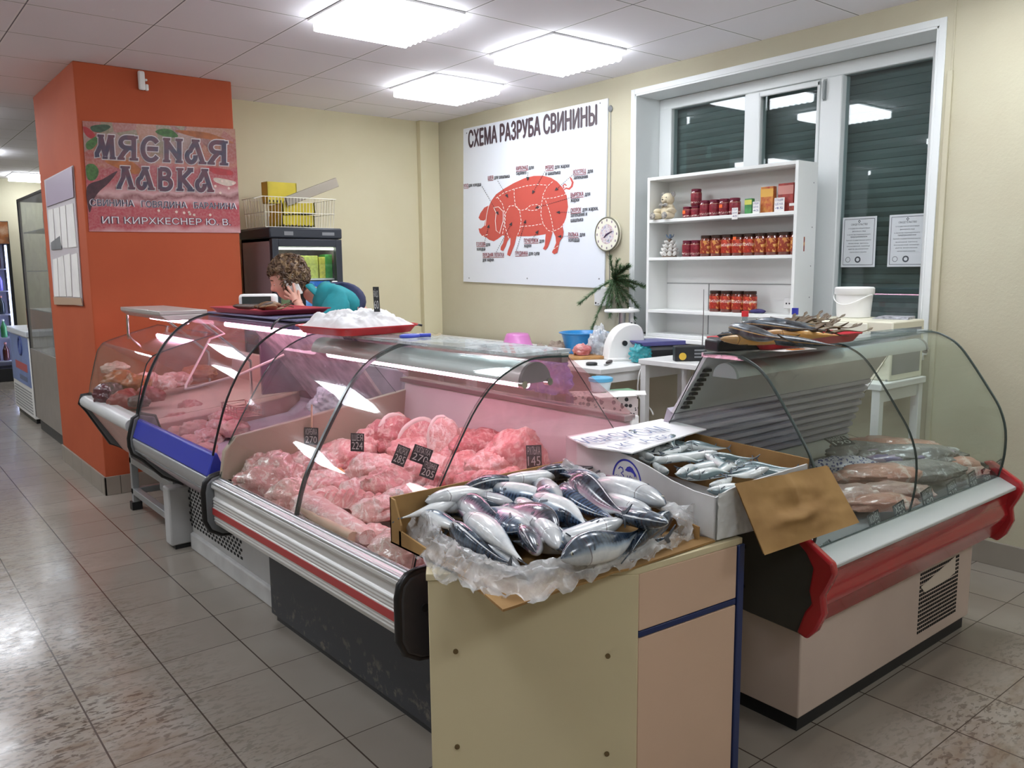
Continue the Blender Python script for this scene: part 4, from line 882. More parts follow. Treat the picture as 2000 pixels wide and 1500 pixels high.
FL = [  # head px, tail px (photo), height, roll, kind, label
 ((800, 978), (895, 1024), .832, 2.5, 'B', 'pale belly-up mackerel along the left edge of the brown box, nearest the plastic', 1),
 ((847, 965), (908, 1018), .838, 2.9, 'P', 'small pinkish mackerel tail half, second from the left edge of the brown box'),
 ((868, 967), (985, 1022), .850, .75, 'P', 'dark mackerel with a rosy flank at the left of the heap'),
 ((880, 1030), (988, 1098), .818, .35, 'D', 'striped dark-backed mackerel at the front left of the heap'),
 ((908, 1008), (1014, 1092), .834, 2.3, 'B', 'large white-bellied mackerel at the front left, lying over the striped one'),
 ((1022, 950), (893, 945), .862, 2.3, 'B', 'long pale mackerel in the second row from the back cardboard'),
 ((1078, 938), (965, 926), .868, 2.4, 'B', 'white mackerel just inside the back rim of the brown box'),
 ((858, 953), (968, 982), .846, .6, 'D', 'striped blue mackerel running across the left part of the heap'),
 ((885, 951), (1006, 975), .858, 1.6, 'P', 'rosy pale mackerel above the striped blue one'),
 ((948, 950), (1030, 972), .866, 2.4, 'B', 'white mackerel in the centre of the second row'),
 ((1030, 1032), (950, 990), .860, 2.0, 'B', 'silver mackerel with its head towards the front, in the centre'),
 ((1088, 1042), (985, 985), .850, .8, 'P', 'blue mackerel with a pink back in the centre of the heap'),
 ((1010, 975), (1105, 1040), .862, 2.2, 'B', 'silver-white mackerel right of centre, first of two side by side'),
 ((1040, 968), (1140, 1022), .868, 2.5, 'B', 'silver-white mackerel right of centre, second of two side by side'),
 ((1092, 978), (1050, 950), .874, 1.8, 'D', 'mackerel seen from its head end, in the middle of the third row', 1),
 ((1100, 945), (1195, 1010), .872, 1.25, 'B', 'broad mackerel with a blue striped back and white belly, right half of the heap'),
 ((1108, 940), (1210, 1000), .886, .3, 'P', 'purple-backed mackerel lying behind the broad blue one'),
 ((1300, 985), (1140, 940), .876, 1.9, 'B', 'long silver mackerel under the plastic at the right rim'),
 ((1305, 1022), (1185, 990), .874, 1.35, 'D', 'big dark mackerel head pointing right at the right end of the heap'),
 ((1218, 1016), (1085, 1045), .858, 1.7, 'D', 'mackerel with a silvery head pointing right, front right of the heap'),
 ((1095, 1092), (1240, 1042), .838, .25, 'D', 'big striped dark mackerel in the front right, back upwards', 1),
 ((1105, 1100), (1290, 1056), .808, .2, 'D', 'darkest mackerel along the front right edge of the box'),
 ((1048, 1080), (1005, 1030), .832, .7, 'P', 'dark purple mackerel with its head to the front, in the middle of the front edge'),
 ((1092, 1070), (1040, 1020), .842, 2.3, 'B', 'silver mackerel head facing the front, beside the dark purple one'),
 ((795, 972), (850, 962), .842, 1.2, 'D', 'small dark mackerel tucked in the back left corner'),
 ((1088, 920), (1000, 918), .876, .5, 'D', 'dark mackerel lowest behind the others at the back rim'),
 ((1310, 1010), (1260, 1055), .826, .6, 'D', 'dark mackerel at the right end under the big head'),
 ((918, 1050), (985, 1095), .800, 2.6, 'B', 'pale mackerel under the striped one at the front left'),
 ((790, 964), (885, 952), .866, 1.9, 'B', 'silver mackerel right in the back left corner along the cardboard'), ((868, 948), (965, 934), .874, .9, 'D', 'dark striped mackerel along the back cardboard, left part'), ((950, 932), (1050, 918), .878, 2.2, 'B', 'pale mackerel along the back cardboard, middle part'), ((1035, 922), (1100, 912), .88, 1.0, 'D', 'dark mackerel along the back cardboard, right part'), ((782, 985), (850, 1012), .84, 1.3, 'D', 'dark mackerel lowest along the left edge under the plastic'), ((905, 965), (820, 985), .86, 2.1, 'B', 'silver mackerel left of the rosy-flanked one'), ((1180, 945), (1090, 925), .882, 1.5, 'B', 'silver mackerel topmost at the rear right'), ((1270, 1000), (1200, 970), .872, 2.1, 'B', 'silver mackerel between the plastic and the big dark head'),
 ((830, 950), (920, 938), .856, 1.0, 'D', 'dark mackerel at the back left, behind the striped blue one'), ((930, 935), (1020, 930), .86, 2.0, 'P', 'rosy silver mackerel at the back rim, left half'), ((990, 960), (900, 985), .832, .6, 'D', 'dark mackerel filling the gap left of the centre'), ((1060, 1000), (960, 1020), .826, .8, 'D', 'dark mackerel deep in the middle of the box'),
 ((1150, 1030), (1060, 1005), .84, .7, 'D', 'dark mackerel under the two silver-white ones'), ((1160, 1060), (1040, 1050), .815, .9, 'D', 'dark mackerel along the middle of the front edge'), ((1190, 960), (1100, 930), .862, 1.1, 'D', 'dark mackerel at the rear right under the purple-backed one'), ((1250, 1000), (1160, 975), .858, 1.3, 'B', 'blue mackerel between the broad one and the big head'), ((960, 1060), (890, 1000), .805, .5, 'D', 'dark mackerel low at the left front under the white-bellied one'), ((840, 1010), (800, 970), .815, 1.2, 'B', 'pale mackerel low in the left corner'), ((1240, 960), (1170, 925), .868, 1.8, 'P', 'rosy silver mackerel at the rear right edge'), ((1030, 985), (940, 960), .838, .7, 'D', 'dark striped mackerel low in the second row'),
]
for i, q in enumerate(FL):
    (hu, hv), (tu, tv), z, roll, kd, lab = q[:6]
    h, t = Z(hu, hv, z), Z(tu, tv, z-.012); d = (t-h); L = d.length; L2 = max(.265, min(.34, L*1.05)); t = h+d.normalized()*L2
    h.y, t.y = min(h.y, 1.82), min(t.y, 1.82); h.x, t.x = max(1.085, h.x), max(1.085, t.x)
    fish('mackerel', lab, h, t, roll if i % 2 else -roll, {'D': MK_D, 'B': MK_B, 'P': MK_P}[kd], i, group='mackerel in the brown box', bend=.07, hh=.145 if L2 < .3 else .132, ww=.095)
# ---- crumpled plastic liner of that box
def curve_pts(pts, n):
    P = smooth3([Vector(p) for p in pts], 6); D = [0]
    for a, b in zip(P, P[1:]): D.append(D[-1]+(b-a).length)
    out = []; k = 0
    for i in range(n+1):
        s = D[-1]*i/n
        while k < len(D)-2 and D[k+1] < s: k += 1
        out.append(P[k].lerp(P[k+1], 0 if D[k+1] == D[k] else (s-D[k])/(D[k+1]-D[k])))
    return out
inn = [(784, 968, .85), (800, 990, .835), (850, 1022, .825), (885, 1058, .81), (945, 1092, .80), (1010, 1112, .79), (1100, 1104, .79), (1200, 1082, .79), (1290, 1050, .80), (1322, 1030, .825), (1285, 1000, .85), (1220, 975, .86), (1150, 940, .875), (1095, 912, .895)]
out = [(762, 985, .80), (775, 1035, .77), (815, 1085, .76), (850, 1130, .762), (905, 1148, .765), (965, 1168, .765), (1055, 1172, .768), (1170, 1130, .768), (1290, 1085, .768), (1388, 1030, .77), (1375, 1000, .82), (1315, 990, .845), (1215, 962, .865), (1105, 905, .90)]
ci = curve_pts([Z(*p) for p in inn], 150); co_ = curve_pts([Z(*p) for p in out], 150)
def liner(u, v):
    i = u*150; a = int(min(149, i)); f = i-a; A = ci[a].lerp(ci[a+1], f); B = co_[a].lerp(co_[a+1], f); p = A.lerp(B, v)
    q = Vector((u*16, v*2.2, 1.3)); n = fbm(q, 1.6, 4, 2)
    hump = math.sin(math.pi*min(1, v*1.1))*(.024 if u < .6 else .005)
    edge = v**6*.012*math.sin(u*140+3*n)
    return p+Vector((.010*fbm(q, 2.2, 3, 5), .010*fbm(q, 2.2, 3, 6), hump+.026*n*math.sin(math.pi*min(1, v*.9+.1))+edge+.006))
g = G(); g.grid(liner, 220, 22); lo = g.build('plastic_liner', film_mat('liner_film', 'f0f2f3', .42, .12), None, smooth=30)
tag(lo, 'crumpled clear plastic sheet spilling over the rim of the mackerel box', 'plastic sheet')
# ---- white box of small fish with printed mark, cut open
HX, HY = Vector((.9945, -.1045, 0)), Vector((.1045, .9945, 0)); HO = Vector((1.728, 1.30, .765)); HW, HL, HH = .375, .66, .16
tH = thing('fish_box', 'white cardboard box with a blue round mark, full of small silver fish', 'cardboard box', HO, -.1047)
def wallp(pts, fixed, th, ax, name, m, noise_amt=.006, parent=None):
    g = G(); n = len(pts)
    g.prism(pts, fixed, fixed+th, ax); return g.build(name, m, parent or tH, bevel=.0015)
g = G(); g.box(0, 0, 0, HW, HL, .005); g.build('bottom', WCARD, tH)
rim = [(0, 0), (HL, 0), (HL, .175), (HL*.8, .172), (HL*.55, .165), (HL*.40, .150), (HL*.25, .128), (HL*.12, .118), (0, .118)]
g = G(); g.prism(rim, 0, .005, 'x'); lw = g.build('left_panel', WCARD, tH)
g = G(); g.prism([(0, 0), (HW, 0), (HW, .158), (.10, .140), (.05, .132), (0, .118)], 0, .005, 'y'); nw = g.build('near_panel', WCARD, tH)
g = G(); g.grid(lambda u, v: (.002+.125*u, -.004-.006*abs(fbm(Vector((u*3, v*4, 0)), 1.5, 3, 4)), .125*v+.004), 24, 24); g.build('crushed_face', WCARD, nw, smooth=35)
g = G(); g.box(HW-.006, 0, 0, HW, HL, .172); g.build('right_panel', KRAFT, tH)
g = G(); g.box(0, HL-.005, 0, HW, HL, .172); g.build('far_panel', WCARD, tH)
def flap(u, v):
    a = Vector((.055+.385*u, -.012, .150-.004*u)); n = fbm(Vector((u*3, v*3, 0)), 1, 3, 8)*16*u*(1-u)*v*(1-v)
    dent = -.016*math.exp(-((u-.42)**2/.02+(v-.62)**2/.006))-.012*math.exp(-((u-.5)**2/.002+(v-.2)**2/.08))
    return a+Vector((.02*v+.015*v*u, -.085*v-.012*n+dent, -.172*v+.02*v*u+.004*n))
g = G(); g.grid(flap, 30, 24); nv = len(g.v); g.grid(lambda u, v: tuple(Vector(flap(u, v))+Vector((0, -.005, -.002))), 30, 24); g.build('front_flap', KRAFT, tH, smooth=50)
# the printed mark: ring, fish and letters in blue ink
BLUEI = mat('blue_ink', '3437a4', .6)
g = G(); ctrm = (.355, .088)
def LP(x, y, off=0): return Vector((-.0008-off, ctrm[0]-x, ctrm[1]+y))
ringp = [(.062*math.cos(a), .062*math.sin(a)) for a in [math.radians(235-300*i/48) for i in range(49)]]
stroke(g, ringp, .006, LP)
stroke(g, [(-.038, .028), (-.030, .036), (-.018, .034), (-.016, .024), (-.026, .018), (-.014, .012), (-.012, -.002), (-.024, -.012), (-.038, -.010)], .0042, LP)
for k in range(3): stroke(g, [(-.047+.010*k+.0035*math.cos(a), .004+.005*math.sin(a)) for a in [math.pi*2*i/12 for i in range(13)]], .0014, LP)
stroke(g, [(-.026, -.030), (-.016, -.036), (-.006, -.024), (.002, .008), (.004, .016), (.0, -.028)], .003, LP)
stroke(g, [(-.006, -.008), (.010, -.004), (.018, .004), (.022, .012), (.016, .018), (.010, .006), (.006, -.026), (.010, -.034)], .003, LP)
stroke(g, [(.024, -.012), (.030, -.006), (.034, -.014), (.028, -.024), (.024, -.016), (.030, -.030), (.044, -.030)], .003, LP)
stroke(g, [(.052, -.018), (.050, -.030), (.056, -.034)], .003, LP)
fo = [(-.008, .030), (.002, .042), (.014, .046), (.026, .042), (.034, .034), (.042, .026), (.046, .012), (.040, .022), (.036, .016), (.030, .026), (.018, .030), (.006, .028)]
g.add([LP(a, b) for a, b in fo], [tuple(range(len(fo)))])
g.build('printed_mark', BLUEI, lw)
# small silver fish in it
hr = random.Random(21); GH = 'small silver fish in the white box'
n_h = 0
for row in range(13):
    for c_ in range(3):
        ly = .045+.040*row+hr.uniform(-.012, .012); lx = (.085, .18, .285)[c_]+hr.uniform(-.02, .02)+(.03 if row % 2 else -.01); a = hr.uniform(-.75, .35) if hr.random() < .8 else hr.uniform(.8, 1.5); L_ = hr.uniform(.135, .165)
        if n_h % 3 == 1: a += math.pi
        dx, dy = math.cos(a)*L_/2, math.sin(a)*L_/2; lx = max(.02+abs(dx), min(HW-.02-abs(dx), lx)); ly = max(.02+abs(dy), min(HL-.03-abs(dy), ly)); z = .882+.011*((row+c_*2) % 3)+.010*(c_ == 1)+min(.02, .05*ly)
        P_ = [HO+HX*(lx+s_*dx)+HY*(ly+s_*dy) for s_ in (-1, 1)]
        up = ('belly up', 'on its side', 'back up')[n_h % 3]
        fish('herring', f'small silver fish {up}, {ORD[n_h]} from brown flap end towards paper sheet', (P_[0].x, P_[0].y, z+.004), (P_[1].x, P_[1].y, z-.004), ((2.5, -2.3)[row % 2], (1.3, -1.3)[row % 2], (.4, -.5)[row % 2])[n_h % 3], HR, 100+n_h, .115, .08, .09, group=GH, detail=row < 10, n=12); n_h += 1
# paper sign on top
sg = [(1108, 852, .948), (1170, 840, .95), (1230, 830, .95), (1292, 818, .95), (1330, 826, .95), (1380, 838, .952), (1345, 848, .95), (1290, 866, .95), (1235, 884, .945), (1180, 876, .946), (1148, 872, .945)]
sp = [Z(*p) for p in sg]; o0 = sp[0]
g = G(); n = len(sp); g.add([p-o0 for p in sp]+[p-o0-Vector((0, 0, .004)) for p in sp], [tuple(range(n-1, -1, -1)), tuple(range(n, 2*n))]+[(i, (i+1) % n, n+(i+1) % n, n+i) for i in range(n)])
sgn = tag(place(g.build('paper_sign', mat('sign_card', 'f2f3f3', .7)), o0), 'handwritten white card lying across the far end of the white fish box', 'sign')
INKB = mat('pale_blue_ink', '7d8aa8', .7)
g = G(); a = Z(1150, 866, .956); b = Z(1318, 838, .956); ex = (b-a).normalized(); ey = Vector((-ex.y, ex.x, 0))
put_text(g, 'ИВАСИ С/М', a-o0, ex, ey, w=(b-a).length*.95, h=.075, bold=-.012, en=Vector((0, 0, 1)))
a2 = Z(1205, 876, .956); b2 = Z(1330, 850, .956); ex = (b2-a2).normalized(); ey = Vector((-ex.y, ex.x, 0))
put_text(g, '1 КГ  А 250', a2-o0, ex, ey, w=(b2-a2).length*.9, h=.045, bold=-.012, en=Vector((0, 0, 1)))
g.build('handwriting', INKB, sgn)
# ---- packed fish inside the red-fronted counter
PKF = film_mat('fish_pack_film', 'c9c3c0', .9); GPF = 'packed fish in the red-fronted counter'
PFISH = meat('pale_fillet', 'c9a79b', 'b58f86', 'e3d6cf', 9, coat=.8); PFISH2 = meat('grey_fish', '9b9591', '7d7b79', 'd5d5d2', 11, coat=.8); PTROUT = meat('pink_fillet', 'cf9c88', 'bd8574', 'e7d3c8', 8, coat=.8)
PATN = N('printed_film')
def _pf(k):
    v = k.n('TexVoronoi', {'Vector': k.co(), 'Scale': 90}).outputs['Distance']
    k.set(color=k.mix(k.math('GREATER_THAN', v, .42), '4a4d8c', 'd9d7e2'), rough=.3, coat=.6); return k.m
PATN = _pf(PATN)
STRP = N('striped_film')
def _sf(k):
    x, y, z = k.sep(k.co())[:3]; s = k.math('SINE', k.math('MULTIPLY', y, 220)); c = k.mix(k.math('GREATER_THAN', s, .1), 'b0a3bd', '5a5a9a'); nz = k.noise(12, 3)
    k.set(color=k.mix(k.math('MULTIPLY', nz, .7), c, 'c9b2ad'), rough=.25, coat=.7); return k.m
STRP = _sf(STRP)
def pack(u, v, z, w, h, m, seed, rz, label, asp=.5):
    P = Z(u, v, z); sc_ = (Vector(P)-Vector((0, 0, EYE))).dot(Vector(FW))/F; a = w*sc_*.72; P.x = min(P.x, 3.36); rz = -.75+rz*.6; asp = .38; h = h*.9
    P.x = max(2.2+.8*a, min(3.48-.8*a, P.x)); P.y = max(1.33+.5*a, min(1.86-.5*a, P.y))
    return lump('fish_pack', label, (P.x, P.y, z-.03), (a, a*asp, max(.02, h*sc_*.5)), m, seed, rz, group=GPF, cat='packed fish', wrap=True, rough=.18)
for q in ((1665, 962, .665, 120, 46, PFISH, 1, .3, 'pale fillet pack half hidden by the brown flap, lowest at the left'), (1720, 978, .655, 110, 44, PTROUT, 2, .25, 'pinkish fillet pack behind the first two small tags'), (1755, 958, .67, 120, 46, PFISH, 3, .2, 'long pale fillet pack left of the third tag'),
          (1660, 905, .70, 110, 44, PATN, 4, .4, 'fish pack in dark blue spotted film right above the brown flap'), (1715, 925, .69, 130, 50, PTROUT, 5, .3, 'salmon pink fish pack in the middle of the fish counter'), (1795, 918, .69, 130, 50, PFISH2, 6, .2, 'grey fish pack behind the third and fourth tags'),
          (1770, 892, .715, 140, 54, STRP, 7, .15, 'fish pack in violet striped film with an orange sticker'), (1845, 905, .69, 110, 46, PTROUT, 8, .2, 'pinkish pack between the fourth and fifth tags'), (1835, 872, .72, 150, 54, PFISH2, 9, .1, 'long silver-grey fish pack at the right end of the fish counter'),
          (1700, 878, .73, 130, 46, PFISH2, 10, .35, 'grey fish pack lying under the flat tag at the back'), (1755, 862, .74, 140, 46, PTROUT, 11, .2, 'pale orange fillet pack at the back of the fish counter'), (1895, 905, .675, 90, 40, PFISH, 12, .1, 'pale fillet end beside the last tags'),
          (1870, 935, .66, 70, 36, PFISH2, 13, .2, 'small grey pack just behind the fourth tag')):
    pack(*q)
P = Z(1775, 880, .76); 
tR2 = bpy.data.objects['fish_counter']
# tags along the ledge
def tagR(u, v, w, h, lines, label, lean=.18):
    P = Y(u, v, 1.298); sc_ = (Vector(P)-Vector((0, 0, EYE))).dot(Vector(FW))/F
    ex = Vector((1, -.02, 0)); ez = Vector((-.22, lean, 1)); ez = (ez-ex*ez.dot(ex)/ex.length_squared).normalized()
    ex = Vector((.985, -.02, .17)).normalized(); ez = (Vector((0, lean, 1))-ex*Vector((0, lean, 1)).dot(ex)).normalized()
    return tag_card(label, P, ex, ez, w*sc_*1.12, h*sc_, lines, None, 'black tags along the fish counter ledge')
TG = [(1709, 1022, 34, 44, ('МОЙВА', '160')), (1758, 1002, 36, 42, ('ХЕК', '290')), (1812, 975, 36, 42, ('МИНТАЙ', '180')), (1860, 958, 32, 36, ('КАМБАЛА', '210')), (1900, 940, 26, 38, ('ТРЕСКА', '340')), (1927, 930, 26, 36, ('СУДАК', '390')), (1953, 916, 24, 34, ('КЕТА', '420'))]
for i, (u, v, w, h, ln) in enumerate(TG): tagR(u, v, w, h, [(ln[0], .7), (ln[1], .85)], f'{ORD[i]} small black chalk tag from the brown flap along the grey ledge')
tagR(1612, 1072, 46, 22, [('ГОРБУША', .8)], 'black tag lying low on the ledge under the brown flap', .9)
P = Z(1640, 862, .80); tag_card('dark tag lying flat on the grey fish pack at the back of the fish counter', P, (1, -.2, 0), (.15, .9, .35), .11, .06, [('НАВАГА', .7), ('190', .8)], None, 'black tags along the fish counter ledge')
# ---- red tray of smoked mackerel on the fish counter
TRX = mat('red_tray', 'bf2230', .28, coat=.4)
def red_tray(label, P, w, d, rz, m=TRX, hgt=.03, round_=.03):
    t = thing('serving_tray', label, 'tray', P, rz)
    def rr(k, z):
        pts = []
        for cx, cy, a0 in ((1, 1, 0), (-1, 1, 90), (-1, -1, 180), (1, -1, 270)):
            for i in range(7): a = math.radians(a0+15*i); pts.append((cx*(w/2-round_)*k+round_*k*math.cos(a), cy*(d/2-round_)*k+round_*k*math.sin(a), z))
        return pts
    R_ = [rr(.86, 0), rr(.9, .002), rr(1.0, hgt), rr(1.03, hgt+.002), rr(1.02, hgt-.003), rr(.98, hgt-.004), rr(.87, .006)]
    g = G(); n = len(R_[0])
    for r in R_: g.v += r; g.uv += [(0, 0)]*n
    for i in range(len(R_)-1):
        for j in range(n): g.f.append((i*n+j, i*n+(j+1) % n, (i+1)*n+(j+1) % n, (i+1)*n+j)); g.m.append(0)
    g.f += [tuple(range(n-1, -1, -1)), tuple((len(R_)-1)*n+j for j in range(n))]; g.m += [0, 0]
    g.build('tray', m, t, smooth=50); return t
red_tray('red plastic tray of smoked mackerel on top of the fish counter', (2.53, 1.625, 1.216), .56, .24, -.06)
GS = 'smoked mackerel on the red tray'
for i, (h, t, z, roll, m, lab) in enumerate([
    ((1405, 662), (1545, 668), 1.262, -1.7, SMG, 'golden smoked mackerel along the near edge of the red tray'), ((1425, 640), (1560, 668), 1.288, 1.15, SMK, 'big glossy black smoked mackerel lying on the golden one'),
    ((1400, 655), (1530, 660), 1.262, 1.0, SMK, 'dark smoked mackerel behind the golden one, its nose on the left'), ((1440, 633), (1590, 645), 1.290, 1.2, SMK, 'golden bellied smoked mackerel at the back of the heap'), ((1470, 630), (1620, 648), 1.286, 1.2, SMK, 'smoked mackerel at the rear with its tail to the right'),
    ((1490, 650), (1640, 655), 1.268, -1.6, SMG, 'bronze smoked mackerel under the big black one'), ((1500, 640), (1635, 640), 1.28, .9, SMK, 'smoked mackerel pointing left behind the tails'), ((1480, 660), (1600, 672), 1.262, 1.4, SMK, 'smoked mackerel whose tail crosses the red rim')]):
    H, T = Z(*h, z), Z(*t, z-.01); d = T-H; T = H+d.normalized()*max(.24, min(.34, d.length)); fish('smoked_mackerel', lab, H, T, roll, m, 60+i, .078, .07, .012, group=GS, fin=FIND)
g = G()
for (a, b, c) in (((1520, 655), (1575, 612), 1.30), ((1580, 645), (1605, 622), 1.29), ((1600, 650), (1668, 630), 1.28), ((1590, 640), (1630, 628), 1.29)): pass
t = thing('dried_fish_bundle', 'bundle of dried fish tails at the right end of the red smoked fish tray', 'fish', Z(1600, 650, 1.25), 0)
for k in range(26):
    r = random.Random(k); a = Vector((-.16+.08*r.random(), -.08+.16*r.random(), .0+.035*r.random())); d = Vector((.15+.09*r.random(), -.04+.12*r.random(), -.005+.03*r.random())); g = G(); g.tube(smooth3([a, a+d*.5+Vector((0, 0, .01)), a+d, a+d*1.25+Vector((0, 0, .012))], 3), [.009, .011, .011, .009, .006, .004, .003, .004, .007, .002][:10], 7, flat=.5); g.build('dried_tail', FIND if k % 2 else mat('dried_%d' % k, '6f5a36', .5, var=.3, vs=20), t, smooth=60)
P = Z(1400, 676, 1.23); t = thing('card_terminal', 'black card payment terminal at the left end of the fish counter top', 'card terminal', (2.225, 1.615, 1.216), -.35)
g = G(); g.prism([(-.09, 0), (.09, 0), (.09, .012), (.05, .03), (-.07, .042), (-.09, .035)], -.04, .04, 'y'); g.build('body', BLACK, t, bevel=.008); g = G(); g.add([(-.06, -.03, .0425), (-.02, -.03, .0385), (-.02, .03, .0385), (-.06, .03, .0425)], [(0, 1, 2, 3)]); g.build('screen', DGREY, t); g = G()
for i in range(4):
    for j in range(3): x = .0+.02*i; g.box(x-.007, -.026+.02*j, .03-.004*i, x+.007, -.014+.02*j, .037-.0045*i)
g.build('keypad', GREY, t)
# price label taped on the curved glass
P = Y(1512, 704, 1.56); 
lab = thing('price_label', 'white price label with an orange sticker on the curved glass below the smoked fish', 'price tag', (2.36, 1.525, 1.2145), -.15)
g = G(); g.add([(-.10, .02, .0015), (.10, .0, .0015), (.10, -.05, .0), (-.05, -.05, .0), (-.10, .02, .0005), (.10, .0, .0005), (.10, -.05, -.001), (-.05, -.05, -.001)], [(3, 2, 1, 0), (4, 5, 6, 7), (0, 1, 5, 4), (1, 2, 6, 5), (2, 3, 7, 6), (3, 0, 4, 7)]); g.build('card', PAPER, lab)
g = G(); g.box(-.01, -.045, .0012, .05, -.02, .0024); g.build('sticker', LABO, lab)
g = G(); put_text(g, 'СКУМБРИЯ Х/К', (-.075, -.012, .0022), (1, -.08, 0), (.08, 1, 0), w=.16, h=.02, bold=.01, en=(0, 0, 1)); g.build('lettering', TEXTK, lab)
# paper taped inside the left pane
# ================================================================ behind the counters, along the window wall
def table(label, x0, y0, x1, y1, z, legs=True, th=.032, shelf=None, m=None):
    t = thing('work_table', label, 'table', ((x0+x1)/2, (y0+y1)/2, 0)); m = m or WHITE; a, b = (x1-x0)/2, (y1-y0)/2
    g = G(); g.box(-a, -b, z-th, a, b, z); g.build('tabletop', m, t, bevel=.004)
    for sx in (-1, 1):
        for sy in (-1, 1): g = G(); g.box(sx*(a-.03)-.02, sy*(b-.03)-.02, 0, sx*(a-.03)+.02, sy*(b-.03)+.02, z-th); g.build('leg', m, t, bevel=.002)
    g = G(); g.box(-a+.05, -b+.02, z-th-.06, a-.05, -b+.035, z-th); g.box(-a+.05, b-.035, z-th-.06, a-.05, b-.02, z-th); g.box(a-.035, -b+.05, z-th-.06, a-.02, b-.05, z-th); g.build('apron', m, t)
    if shelf: g = G(); g.box(-a+.02, -b+.02, shelf-.02, a-.02, b-.02, shelf); g.build('lower_shelf', m, t, bevel=.002)
    return t
table('white work table with the white slicer and the blue basin on it', 3.46, 3.46, 4.27, 4.82, .88, shelf=.2)
table('white table in the corner under the pig poster, covered with papers', 3.5, 4.86, 4.27, 6.36, .88, shelf=.25)
table('white table under the window carrying the microwave and the radio', 3.72, 1.88, 4.17, 3.40, .93)
table('low white table between the two glass counters', 2.72, 2.72, 3.34, 3.4, .58, m=mat('low_white', 'dfe2dd', .4))
# basins
def basin(label, P, r0, r1, h, m, flip=False):
    t = thing('basin', label, 'basin', P)
    pr = [(0, 0), (r0*.9, .0), (r0, .012), (r1*.97, h-.012), (r1+.012, h-.006), (r1+.014, h), (r1+.004, h+.002), (r1*.95, h-.01), (r0*.95, .02), (0, .012)]
    if flip: pr = [(r1+.008, 0), (r1+.008, .008), (r1, .012), (r0*1.04, h-.02), (r0*.93, h-.004), (r0*.8, h), (r0*.3, h-.004), (0, h-.004)]
    g = G(); g.lathe(pr, n=40); g.build('bowl', m, t, smooth=50); return t
basin('blue plastic basin on the white work table', (4.05, 4.22, .88), .125, .165, .15, mat('blue_plastic', '2a86c4', .3))
basin('upturned pink bowl on the table under the pig poster', (4.02, 4.93, .885), .09, .115, .10, mat('pink_plastic', 'c677b4', .3), True)
# cutting board, meat lump, knife, rag, white slicer
t = thing('cutting_board', 'small wooden cutting board in front of the blue basin', 'cutting board', (3.80, 3.98, .88), -.5)
g = G(); g.box(-.13, -.09, 0, .13, .09, .022); g.build('board', mat('board_wood', 'b98a50', .5, var=.2, vs=20), t, bevel=.006)
lump('meat_lump', 'reddish meat lump on the small wooden cutting board', (3.82, 4.0, .904), (.075, .06, .05), PORKD, 71, .3)
t = thing('cloth', 'crumpled brown-grey rag lying between the pink bowl and the blue basin', 'cloth', (3.96, 4.42, .882), .4)
def rag(u, v): n = fbm(Vector((u*4, v*3, 0)), 1.4, 4, 3); return ((u-.5)*.42, (v-.5)*.2, .03+.03*n+.02*math.sin(9*u))
g = G(); g.grid(rag, 40, 24); g.grid(lambda u, v: tuple(Vector(rag(u, v))-Vector((0, 0, .012))), 40, 24); g.build('fabric', mat('rag_cloth', 'a39384', .85, var=.35, vs=14, c2='6a5a50'), t, smooth=60)
t = thing('knife', 'knife with a dark handle lying on the front corner of the work table', 'knife', (3.68, 3.62, .884), .6)
g = G(); g.prism([(-.10, -.004), (.0, -.016), (.0, .012), (-.07, .012)], 0, .003, 'z'); g.build('blade', STEEL, t); g = G(); g.box(.0, -.013, -.003, .11, .013, .014); g.build('handle', mat('knife_handle', '3a3330', .5), t, bevel=.005)
t = thing('jar_lid', 'small black lid lying beside the knife', 'lid', (3.58, 3.66, .882)); g = G(); g.lathe([(0, 0), (.035, 0), (.036, .012), (.03, .016), (0, .015)]); g.build('disc', BLACK, t, smooth=40)
t = thing('meat_slicer', 'white rounded electric slicer with a black knob on the work table', 'slicer', (3.96, 3.74, .88), -.55)
sp = [(-.13, 0), (-.125, .05), (-.11, .12), (-.07, .19), (-.01, .23), (.06, .235), (.10, .20), (.115, .12), (.12, 0)]
g = G(); g.prism(smooth_prof(sp, 4), -.07, .09, 'y'); g.build('housing', WPLASTIC, t, bevel=.018, seg=3)
g = G(); g.cyl((-.02, -.071, .115), (-.02, -.085, .115), .017); g.build('knob', BLACK, t, smooth=40)
g = G(); g.box(-.13, -.09, .0, .13, .12, .02); g.build('base', WPLASTIC, t, bevel=.006); g = G(); g.cyl((.05, .02, .236), (.05, .02, .243), .006); g.cyl((.075, .02, .232), (.075, .02, .24), .006); g.build('button', BLACK, t)
t = thing('weighing_scale', 'white platform scale raised on a steel column behind the slicer', 'scale', (4.12, 3.92, .88), -.3)
g = G(); g.lathe([(0, .305), (.10, .30), (.105, .308), (.10, .318), (0, .316)], n=32, sx=1.2); g.build('platform', WPLASTIC, t, smooth=40)
g = G(); g.cyl((0, 0, .0), (0, 0, .305), .024); g.build('column', STEEL, t, smooth=40); g = G(); g.box(-.11, -.09, 0, .11, .09, .05); g.build('base', GREY, t, bevel=.01); g = G(); g.box(.06, -.012, .05, .085, .012, .33); g.build('display_arm', WPLASTIC, t)
bag('plastic_bag', 'clear plastic bag leaning between the basin and the slicer', (3.95, 3.96, .88), (.07, .075, .12), FILMW, 12)
TEAL = film_mat('teal_bag_film', '2fb0bb', .95)
bag('plastic_bag', 'crumpled turquoise bag beside the white slicer', (3.92, 3.56, .885), (.075, .06, .07), TEAL, 15)
t = thing('weighing_scale', 'flat scale with a violet-blue pan and dark grey body next to the radio', 'scale', (4.1, 3.45+.12, .88), -.35)
